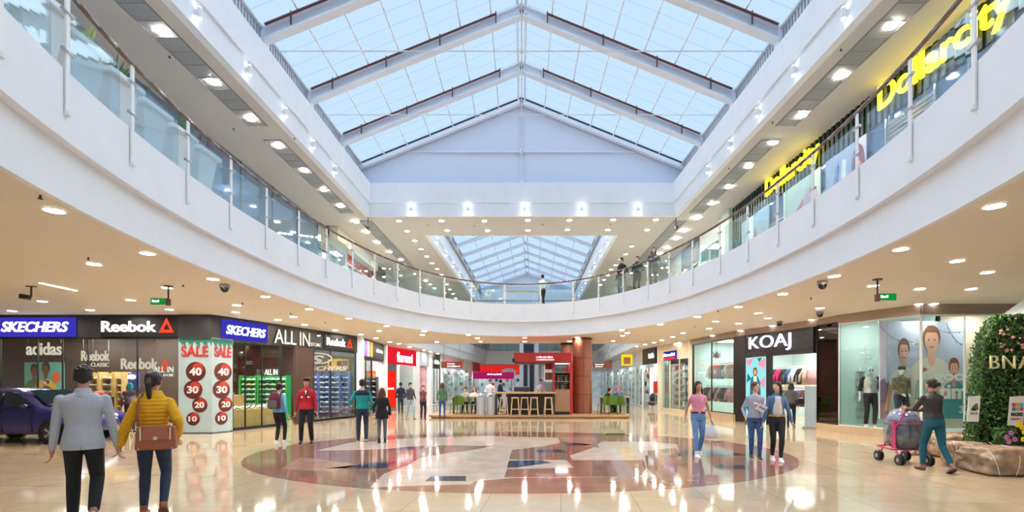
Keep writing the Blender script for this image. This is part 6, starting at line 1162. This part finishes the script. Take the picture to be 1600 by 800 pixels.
# hanging direction signs and far banner
def hsign(lab, px0, px1, py0, py1, Y, m, lines, zc=H1, post=False):
    x0, x1 = X_at(px0, Y), X_at(px1, Y); z0, z1 = Z_at(py1, Y), Z_at(py0, Y); t = thing('hanging_sign', lab, 'sign', (x0, Y, 0)); obj('sign_panel', MB().b2(0, x1-x0, 0, .08, z0, z1), m, t)
    for k, (s, a, b_) in enumerate(lines): text(s, LETW, t, (x1-x0)*a, -.005, z1-(z1-z0)*(.42+.4*k), (x1-x0)*b_, (z1-z0)*.22, .01)
    for x in (.15, (x1-x0)-.15): obj('post' if post else 'cord', MB().cyl((x, .04, 0 if post else z1), (x, .04, z0 if post else zc), .03 if post else .012, n=6), CHROME, t)
BRS = mat('brown_sign', (122, 58, 40), .5)
hsign('brown hanging direction sign with two white text lines on the left', 689, 722, 565, 575, 26.8, BRS, [('~', .3, .35), ('~', .3, .6)]); hsign('brown hanging direction sign right of the brown column', 927, 956, 567, 575, 26.8, BRS, [('~', .1, .5), ('~', .1, .4)])
hsign('purple and magenta banner on posts with a pink logo over the far corridor', 739, 803, 581.5, 592, 32, emitter('magenta_banner', (170, 30, 95), .7), [('~', .35, .35)], H1, True)
# far end of the corridor: red shop with pale window, escalator
RS = emitter('far_red_sign', (215, 40, 36), .8); t = thing('storefront', 'bright red fascia and pale window of the shop closing the far corridor', 'shop front', (0, 56.6, 0)); xa, xb = X_at(745, 56.6), X_at(812, 56.6)
obj('red_fascia', MB().b2(xa, xb, 0, .3, 2.5, 3.6), RS, t); obj('display_window', MB().b2(xa, xb, .1, .3, 0, 2.5), mat('far_pale_window', (190, 205, 218), .5, var=.3, scale=1.5, emit=.25), t); obj('white_logo', MB().sph((X_at(795, 56.6), -.02, 2.8), (.9, .05, .5)), WHT, t)
for k in range(12): x = xa+(xb-xa)*(k+.5)/12; obj('displayed_item', MB().box((x, .05, .9+(k % 3)*.5), (.3, .1, .35)), mat('goods%d' % (k % 8+10), PAST[k % 8], .4), t)
t = thing('storefront', 'pale shop window with colourful goods at the far right of the corridor end', 'shop front', (0, 56.7, 0)); xa, xb = X_at(870, 56.7), X_at(945, 56.7); obj('display_window', MB().b2(xa, xb, 0, .2, 0, 2.9), mat('far_pale_window', (190, 205, 218), .5, var=.3, scale=1.5, emit=.25), t); obj('fascia', MB().b2(xa, xb, -.1, .2, 2.9, 3.7), WHT, t)
t = thing('lift_tower', 'tall black louvred panel between silver posts seen behind the kiosk', 'tower', (X_at(826, 31), 31, 0)); q = MB()
obj('panel', MB().b2(-.32, .32, 0, .6, 0, 6.0), mat('lift_black', (14, 22, 34), .3), t)
for k in range(30): q.b2(-.3, .3, -.03, 0, .3+k*.18, .36+k*.18)
obj('louvre', q, mat('lift_line', (44, 56, 74), .4), t)
for x in (-.45, .5): obj('silver_post', MB().b2(x-.12, x+.12, -.1, .3, 0, 6.0), mat('pale_blue_post', (168, 190, 214), .3, .3), t)
# ceiling fittings: exit signs, cctv domes, sprinklers, linear lamp
EG = emitter('exit_green', (20, 140, 60), .8)
def exit_sign(px, py, Y, flip, lab):
    x = X_at(px, Y); z = Z_at(py, Y); t = thing('exit_sign', lab, 'sign', (x, Y, 0)); obj('drop_rod', MB().cyl((0, 0, z), (0, 0, H1-.002), .018), DARK, t); obj('ceiling_plate', MB().cyl((0, 0, H1-.02), (0, 0, H1-.001), .09), DARK, t); obj('red_knuckle', MB().cyl((0, 0, z-.09), (0, 0, z+.05), .05), mat('knuckle', (92, 36, 28), .5), t)
    s = obj('sign_box', MB().b2(0, flip*.38, -.02, .02, z-.07, z+.07), EG, t); text('~', LETW, s, .05*flip if flip > 0 else -.33, -.025, z-.02, .14, .05)
exit_sign(263, 471, F*2.15/(HY-447)+.0, -1, 'green exit sign hanging on a dark rod at the left'); exit_sign(1371, 464, F*2.15/(HY-436), 1, 'green exit sign hanging on a dark rod at the right')
def dome(px, py, lab):
    p = at(px, py, H1); t = thing('security_camera', lab, 'camera', (p.x, p.y, H1)); obj('housing', MB().cyl((0, 0, -.08), (0, 0, -.001), .10, n=20), mat('cam_grey', (150, 146, 140), .4), t); obj('dome', MB().sph((0, 0, -.09), (.085, .085, .095)), BLACK, t, smooth=True)
dome(351, 444, 'dark dome security camera under the left ceiling'); dome(1285, 439, 'dark dome security camera under the right ceiling'); dome(1281, 487, 'small dome security camera near the taupe band'); dome(1218, 502, 'small dome security camera above the KOAJ sign')
p = at(49, 447, H1); t = thing('bracket_camera', 'black bracket camera hanging from the ceiling at the far left', 'camera', (p.x, p.y, H1)); obj('bracket', MB().tube([(0, 0, -.002), (0, 0, -.24), (-.1, 0, -.24)], .018), BLACK, t); obj('camera_body', MB().box((-.14, 0, -.24), (.08, .2, .1)), BLACK, t); obj('ceiling_plate', MB().b2(-.08, .08, -.05, .05, -.02, -.001), BLACK, t)
a, b_ = at(63, 441, H1), at(119, 453, H1); d = b_-a; t = thing('strip_light', 'bright slanting strip light recessed in the left ceiling', 'ceiling light', (a.x, a.y, H1)); an = math.atan2(d.y, d.x); obj('frame', MB().box((d.x/2, d.y/2, -.008), (d.length+.06, .1, .014), rz=an), WHT, t); obj('diffuser', MB().box((d.x/2, d.y/2, -.02), (d.length, .06, .01), rz=an), emitter('strip_lamp', (255, 246, 235), 16), t)
sp0 = None
for px, py, z in ((63, 305, H1), (138, 402, H1), (286, 445, H1), (379, 473, H1), (454, 489, H1), (508, 503, H1), (1122, 485, H1), (1267, 465, H1), (1086, 509, H1), (265, 87, H3), (460, 215, H3), (365, 200, H3), (1314, 76, H3), (1207, 190, H3), (1139, 262, H3), (668, 351, H3), (741, 352, H3), (848, 350, H3), (954, 350, H3)):
    p = at(px, py, z)
    if sp0 is None: sp0 = thing('sprinkler_head', 's', 'sprinkler', (p.x, p.y, z), 0, 'g'); obj('nozzle', MB().cyl((0, 0, -.04), (0, 0, 0), .012).cyl((0, 0, -.045), (0, 0, -.04), .028), DARK, sp0); sp0['label'] = 'small dark sprinkler head on the ground-floor ceiling'; sp0['group'] = 'sprinkler heads on the ground-floor ceiling'
    else: dup(sp0, (p.x, p.y, z), 0, 'small dark sprinkler head on the '+('ground-floor' if z == H1 else 'upper')+' ceiling', 'sprinkler heads on the '+('ground-floor' if z == H1 else 'upper')+' ceiling')
for px, py, w_ in ((575, 353, 'left'), (1056, 346, 'right')):
    p = at(px, 341, H3); t = thing('bracket_camera', 'black camera hanging under the upper ceiling at the '+w_+' corner of the void', 'camera', (p.x, p.y, H3)); obj('drop_rod', MB().cyl((0, 0, -.4), (0, 0, -.002), .02), DARK, t); obj('camera_body', MB().box((0, -.05, -.42), (.1, .2, .1)), BLACK, t)
# ---------------- parked car ----------------
CARB = mat('car_blue', (44, 48, 118), .22, .25, coat=1); CG = mat('car_glass', (30, 44, 54), .05, spec=.9); ROC = mat('tyre_black', (26, 26, 28), .7)
car = thing('car', 'dark blue hatchback parked at the left edge in front of the sports shop', 'car', (-13.45, 13.6, 0)); hw = .80
# local +x = nose. stations: x, z sill, z belt, z roof/bonnet top, half widths at sill, belt, top
ST = [(-1.95, .35, .80, .95, .60, .66, .55), (-1.85, .24, .92, 1.20, .72, .76, .56), (-1.55, .22, .96, 1.40, .78, .80, .56), (-.9, .22, .94, 1.47, .80, .81, .58), (-.2, .22, .93, 1.48, .80, .81, .58), (.35, .22, .93, 1.40, .80, .81, .56), (.65, .22, .93, 1.20, .80, .81, .60), (.98, .22, .92, .98, .80, .80, .66), (1.35, .22, .84, .90, .79, .78, .62), (1.68, .24, .72, .80, .74, .72, .58), (1.85, .30, .58, .66, .62, .62, .50), (1.90, .36, .50, .54, .52, .52, .4)]
q = MB(); rings = []
for x, zs, zb2, zr_, ws, wb_, wt in ST:
    zm = (zs+zb2)/2; half = [(0, zs-.02), (ws*.85, zs), (ws, zs+.08), (wb_+.015, zm), (wb_, zb2), (wt+(wb_-wt)*.25, zb2+(zr_-zb2)*.7), (wt*.8, zr_-.012), (wt*.4, zr_), (0, zr_)]
    rings.append([V((x, -y, z)) for y, z in half]+[V((x, y, z)) for y, z in half[-2:0:-1]])
q.loft(rings); bd = obj('body', q, CARB, car, smooth=True, mods=[('SUBSURF', dict(levels=1, render_levels=2))])
for sg in (-1, 1):
    for pts, n_ in (([(-.85, .97), (-.80, 1.34), (-.12, 1.37), (-.12, .97)], 'rear'), ([(-.04, .97), (-.04, 1.37), (.28, 1.32), (.78, .99), (.74, .965)], 'front')):
        a = MB(); o_ = [];
        for x, z in pts: o_.append(V((x, sg*(.815-.27*(z-.95)-.01*max(0, z-1.25)*6), z)))
        a.loft([[p+V((0, sg*.012, 0)) for p in o_], [p-V((0, sg*.02, 0)) for p in o_]]); obj('side_window', a, CG, car)
    obj('wing_mirror', MB().sph((.62, sg*.92, .99), (.09, .07, .06)), CARB, car, smooth=True); obj('door_handle', MB().b2(-.75, -.58, sg*.82, sg*.84, .82, .85), CARB, car)
    o_ = MB()
    for x in (-.92, -.08, .72): o_.box((x, sg*.806, .6), (.012, .03, .62))
    obj('door_seam', o_, mat('seam_dark', (14, 14, 34), .5), car)
    obj('headlamp', MB().sph((1.66, sg*.58, .66), (.16, .12, .08)), mat('lamp_glass', (210, 220, 225), .1), car, smooth=True); obj('tail_lamp', MB().sph((-1.86, sg*.6, .85), (.06, .1, .16)), mat('tail_red', (150, 20, 20), .2), car, smooth=True)
a = MB(); a.loft([[V((.40, -.52, 1.385)), V((.40, .52, 1.385)), V((.99, .66, .985)), V((.99, -.66, .985))], [V((.42, -.52, 1.41)), V((.42, .52, 1.41)), V((1.01, .66, 1.01)), V((1.01, -.66, 1.01))]]); obj('windscreen', a, CG, car)
for x in (-1.28, 1.22):
    for sg in (-1, 1):
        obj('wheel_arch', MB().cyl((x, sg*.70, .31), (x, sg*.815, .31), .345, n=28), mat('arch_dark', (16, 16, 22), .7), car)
        t_ = obj('wheel', MB().cyl((x, sg*.66, .29), (x, sg*.83, .29), .29, n=32), ROC, car); o_ = MB(); o_.cyl((x, sg*.80, .29), (x, sg*.836, .29), .19, n=28); obj('rim', o_, mat('rim_dark', (70, 72, 76), .4, .5), t_); o_ = MB()
        for k in range(5):
            for e_ in (-.12, .12): a_ = 2*PI*k/5+e_; o_.cyl((x+.03*math.cos(a_), sg*.842, .29+.03*math.sin(a_)), (x+.175*math.cos(a_), sg*.842, .29+.175*math.sin(a_)), .014, n=6)
        o_.cyl((x, sg*.83, .29), (x, sg*.85, .29), .04); obj('spokes', o_, CHROME, t_)
car.location = (-13.45, 13.62, 0)
# red goods heap behind the car and blue bucket chairs
bs = thing('bargain_bin', 'low black display bin heaped with red clothes behind the parked car', 'display', (-15.2, 16.9, 0)); obj('bin_body', MB().b2(-1.3, .9, -.4, .4, 0, 1.1), BLACK, bs); q = MB()
for k in range(26): q.sph((random.uniform(-1.2, .8), random.uniform(-.3, .3), 1.12+random.uniform(0, .16)), (.14, .12, .09), sub=1)
tag(obj('clothes_heap', q, mat('heap_red', (225, 70, 60), .7), bs), kind='stuff')
BCH = mat('blue_bucket', (58, 56, 150), .45)
c0 = thing('bucket_chair', 'blue bucket chair with metal legs seen between the couple, the left of two', 'chair', (X_at(163, 14.8), 14.8, 0), .3)
q = MB(); q.eloft([(V((0, 0, .42)), V((.2, 0, 0)), V((0, .2, 0))), (V((0, 0, .46)), V((.24, 0, 0)), V((0, .23, 0))), (V((0, 0, .48)), V((.23, 0, 0)), V((0, .22, 0)))], 18); obj('seat', q, BCH, c0, smooth=True)
q = MB(); q.loft([[V((.25*math.cos(a)*s_, .23*math.sin(a)*s_, .46+h_*(.55+.45*abs(math.sin(a))))) for a in [PI+PI*i/12 for i in range(13)]]+[V((.23*math.cos(a)*s_, .21*math.sin(a)*s_, .46+h_*(.55+.45*abs(math.sin(a))))) for a in [PI+PI*i/12 for i in range(12, -1, -1)]] for s_, h_ in ((1, 0), (1.05, .18), (1.04, .36))]); obj('backrest', q, BCH, c0, smooth=True)
for sx in (-1, 1):
    for sy in (-1, 1): obj('leg', MB().cyl((sx*.22, sy*.2, 0), (sx*.14, sy*.13, .43), .012), CHROME, c0)
dup(c0, (X_at(189, 14.6), 14.6, 0), -.2, 'blue bucket chair with metal legs beside the woman in yellow, the right of two')
# ---------------- green wall, rocks ----------------
HX, HYY = 9.22, 9.55
LEAF = bpy.data.materials.new('glossy_leaves'); LEAF.use_nodes = True; nt = LEAF.node_tree; bb = nt.nodes['Principled BSDF']; oi = nt.nodes.new('ShaderNodeNewGeometry'); rp = nt.nodes.new('ShaderNodeValToRGB')
rp.color_ramp.elements[0].color = (lin(28), lin(62), lin(22), 1); rp.color_ramp.elements[1].color = (lin(120), lin(160), lin(84), 1); e_ = rp.color_ramp.elements.new(.6); e_.color = (lin(52), lin(100), lin(38), 1); nt.links.new(oi.outputs['Random Per Island'], rp.inputs[0]); nt.links.new(rp.outputs[0], bb.inputs['Base Color']); bb.inputs['Roughness'].default_value = .35
hg = thing('leafy_hedge', 'tall leafy green wall with white lettering and small flowers at the right edge', 'hedge', (HX, HYY, 0))
def hprof(z): return -.18+.22*((2.9-z)/2.5)*-1+ (0 if z < 2.3 else (z-2.3)**1.6*.65)
core = MB(); zz = [.38, .8, 1.3, 1.8, 2.3, 2.6, 2.8, 2.88]; lft = [hprof(z)+.08 for z in zz]
core.prism([(x, z) for x, z in zip(lft, zz)]+[(3.4, 2.88), (3.4, .38)], .08, .3); obj('dark_core', core, mat('hedge_core', (20, 40, 18), .9), hg)
q = MB(); random.seed(3)
def leaf(c, n_, s_):
    up = V((random.uniform(-1, 1), random.uniform(-.4, .4), random.uniform(-.6, 1))).normalized(); u = up.cross(n_).normalized() if up.cross(n_).length > .1 else V((1, 0, 0)); nn = (n_+V((random.uniform(-.7, .7), random.uniform(-.5, .5), random.uniform(-.6, .6)))).normalized(); v = nn.cross(u).normalized(); u = v.cross(nn)
    pts = [c-v*s_, c-v*s_*.2+u*s_*.42, c+v*s_*.9, c-v*s_*.2-u*s_*.42]; vv = [q.bm.verts.new(p+nn*(.008 if i % 2 else 0)) for i, p in enumerate(pts)]; q.bm.faces.new(vv[:3]); q.bm.faces.new((vv[0], vv[2], vv[3]))
for i in range(9500):
    z = random.uniform(.36, 2.93); x = random.uniform(hprof(z), 3.35); leaf(V((x, random.uniform(-.02, .09), z)), V((0, -1, .15)), random.uniform(.028, .05))
for i in range(1600):
    z = random.uniform(.36, 2.93); leaf(V((hprof(z)+random.uniform(-.03, .06), random.uniform(0, .3), z)), V((-1, -.2, .1)), random.uniform(.028, .05))
for i in range(1500): leaf(V((random.uniform(.35, 3.35), random.uniform(0, .3), 2.9+random.uniform(-.03, .05))), V((0, -.3, 1)), random.uniform(.028, .05))
tag(obj('leaves', q, LEAF, hg), kind='stuff')
for nm_, c_, n_, zone in (('pink_blossoms', (214, 150, 140), 42, (0.0, .75, 2.2, 2.85)), ('orange_blossoms', (226, 150, 60), 14, (.1, 1.6, .9, 1.3)), ('yellow_blossoms', (236, 204, 60), 16, (.95, 1.25, 1.2, 2.8))):
    q2 = MB()
    for i in range(n_): z = random.uniform(zone[2], zone[3]); x = random.uniform(max(zone[0], hprof(z)), zone[1]); q2.sph((x, -.04, z), random.uniform(.018, .034), sub=1)
    tag(obj(nm_, q2, mat(nm_, c_, .6), hg), kind='stuff')
text('BNAVI', mat('cream_letter', (226, 222, 170), .5), hg, -.22, -.07, 1.87, 1.15, .25, .03, -.012, spacing=1.15)
for px, w_, lab in ((1520, .26, 0), (1587, .34, 1)):
    x = X_at(px, HYY-.1)-HX; t = thing('paper_sign', ['white paper sign with a green triangular logo pinned on the green wall', 'white paper sign with a rainbow logo and the word MADRID on the green wall'][lab], 'sign', (HX+x-w_/2, HYY-.12, 0)); z0 = Z_at(658 if lab == 0 else 664, HYY); h_ = Z_at(618, HYY)-z0
    obj('sheet', MB().prism([(0, z0), (w_*.86, z0+.0), (w_, z0+h_), (w_*.14, z0+h_-.02)], 0, .012), WHT, t)
    if lab == 0: obj('green_logo', MB().prism([(.06, z0+.22), (.13, z0+.32), (.2, z0+.36), (.22, z0+.24)], -.004, 0), mat('logo_green', (60, 140, 70), .5), t); obj('red_logo', MB().prism([(.16, z0+.3), (.22, z0+.24), (.19, z0+.22), (.13, z0+.3)], -.006, 0), RED, t); obj('black_logo', MB().prism([(.08, z0+.21), (.13, z0+.27), (.18, z0+.21)], -.008, 0), BLACK, t); text('~', mat('print_grey', (120, 125, 135), .5), t, .06, -.004, z0+.14, .14, .04, .004)
    else:
        for i, c_ in enumerate([(225, 60, 90), (240, 150, 50), (90, 190, 190), (80, 110, 200), (150, 200, 80), (200, 80, 180)]): obj('logo_block', MB().b2(.08+(i % 3)*.075, .145+(i % 3)*.075, -.004, 0, z0+.36-(i//3)*.08, z0+.43-(i//3)*.08), mat('lg%d' % i, c_, .5), t)
        text('MADRID', BLACK, t, .06, -.004, z0+.18, .23, .07, .004, .03); text('~', mat('print_red', (190, 70, 70), .5), t, .06, -.004, z0+.11, .2, .035, .004)
fp = thing('potted_flowers', 'clump of yellow and purple flowers at the foot of the green wall', 'plant', (X_at(1569, 9.1), 9.1, .46)); q = MB(); random.seed(9)
for i in range(500): a = random.uniform(0, 2*PI); r_ = random.uniform(0, .3)**.8*.45; leaf(V((r_*math.cos(a), r_*math.sin(a)*.7, random.uniform(-.06, .3)*(1-r_*1.4)+.06)), V((math.cos(a), -1, .4)).normalized(), .04)
obj('foliage', q, LEAF, fp)
for nm_, c_, pts in (('yellow_flower', (244, 214, 30), ((.0, .38), (.08, .34), (.12, .25), (.1, .12), (.04, .42))), ('purple_flower', (190, 110, 180), ((-.2, .16), (-.12, .24), (-.05, .12), (-.16, .08)))):
    for x, z in pts:
        f_ = MB(); 
        for k in range(5): a = 2*PI*k/5; f_.sph((x+.028*math.cos(a), -.25, z+.028*math.sin(a)), (.024, .01, .024), sub=1)
        obj(nm_, f_, mat(nm_, c_, .5), fp)
ROCK = mat('wrapped_stone', (186, 152, 116), .7, var=.4, scale=5, bump=.9); FILM = glassy('stretch_film', (246, 244, 242), .08, .12, .08, (232, 228, 226))
for k, (px, py, w_, d_, h_, lab) in enumerate(((1452, 712, .75, .5, .42, 'small film-wrapped tan stone behind the legs of the woman in teal trousers'), (1497, 716, .85, .6, .46, 'rounded film-wrapped tan stone left of the big stone'), (1523, 733, .62, .6, .44, 'brown pitted stone wrapped in film at the bend of the stone row'), (1590, 746, 1.5, .75, .46, 'largest film-wrapped tan stone at the right edge below the green wall'), (1560, 715, 1.9, .8, .44, 'long flat stone slab under the foot of the green wall'))):
    p = at(px, py); t = thing('wrapped_stone', lab, 'stone', (p.x+(0.38 if k == 3 else .1), p.y+d_/2, 0), (-.1, -.15, -.45, -.06, 0)[k])
    def blob(sc):
        b_ = MB(); r_ = bmesh.ops.create_cube(b_.bm, size=1); bmesh.ops.subdivide_edges(b_.bm, edges=b_.bm.edges[:], cuts=17, use_grid_fill=True); random.seed(k+40)
        from mathutils import noise
        for v in b_.bm.verts:
            c_ = v.co; r2 = (abs(c_.x*2)**9+abs(c_.y*2)**9+abs(c_.z*2)**9)**(1/9); c_ = c_/r2*.98; nn = noise.noise(v.co*2.6+V((k*7, 0, 0)))*.20+noise.noise(v.co*7+V((k*7, 3, 0)))*.09+noise.noise(v.co*17+V((k*7, 3, 5)))*.03
            v.co = V((c_.x*w_*(sc+nn), c_.y*d_*(sc+nn), max(0, (c_.z+.5))*h_*(sc+nn*.6) if c_.z > -.49 else 0))
        return b_
    obj('stone', blob(1), ROCK, t, smooth=True); obj('wrapping_film', blob(1.03), FILM, t, smooth=True); q2 = MB()
    for j in range(6):
        u = -.42+.17*j; e_ = random.uniform(-.12, .12); q2.tube([(u*w_, -d_*.52, .02), (u*w_+e_*.5, -d_*.56, h_*.35), (u*w_+e_, -d_*.55, h_*.7), (u*w_+e_*1.4, -d_*.46, h_*1.02), (u*w_+e_*2, 0, h_*1.08)], .005)
    obj('film_crease', q2, mat('film_white', (225, 222, 220), .25), t)
# white faceted tent behind the green wall
t = thing('faceted_tent', 'white faceted tent peak rising behind the green wall at the right edge', 'tent', (12.2, 11.2, 0)); q = MB(); n = 6
base = [V((1.15*math.cos(2*PI*i/n+.3), 1.15*math.sin(2*PI*i/n+.3), 0)) for i in range(n)]; q.loft([[p for p in base], [p*1.0+V((0, 0, 3.0)) for p in base], [p*.30+V((0, 0, 3.72)) for p in base]]); obj('canvas', q, mat('tent_white', (216, 230, 234), .5), t)
for p in base: obj('rib', MB().tube([p, p+V((0, 0, 3.0)), p*.30+V((0, 0, 3.72))], .015), WHT, t)
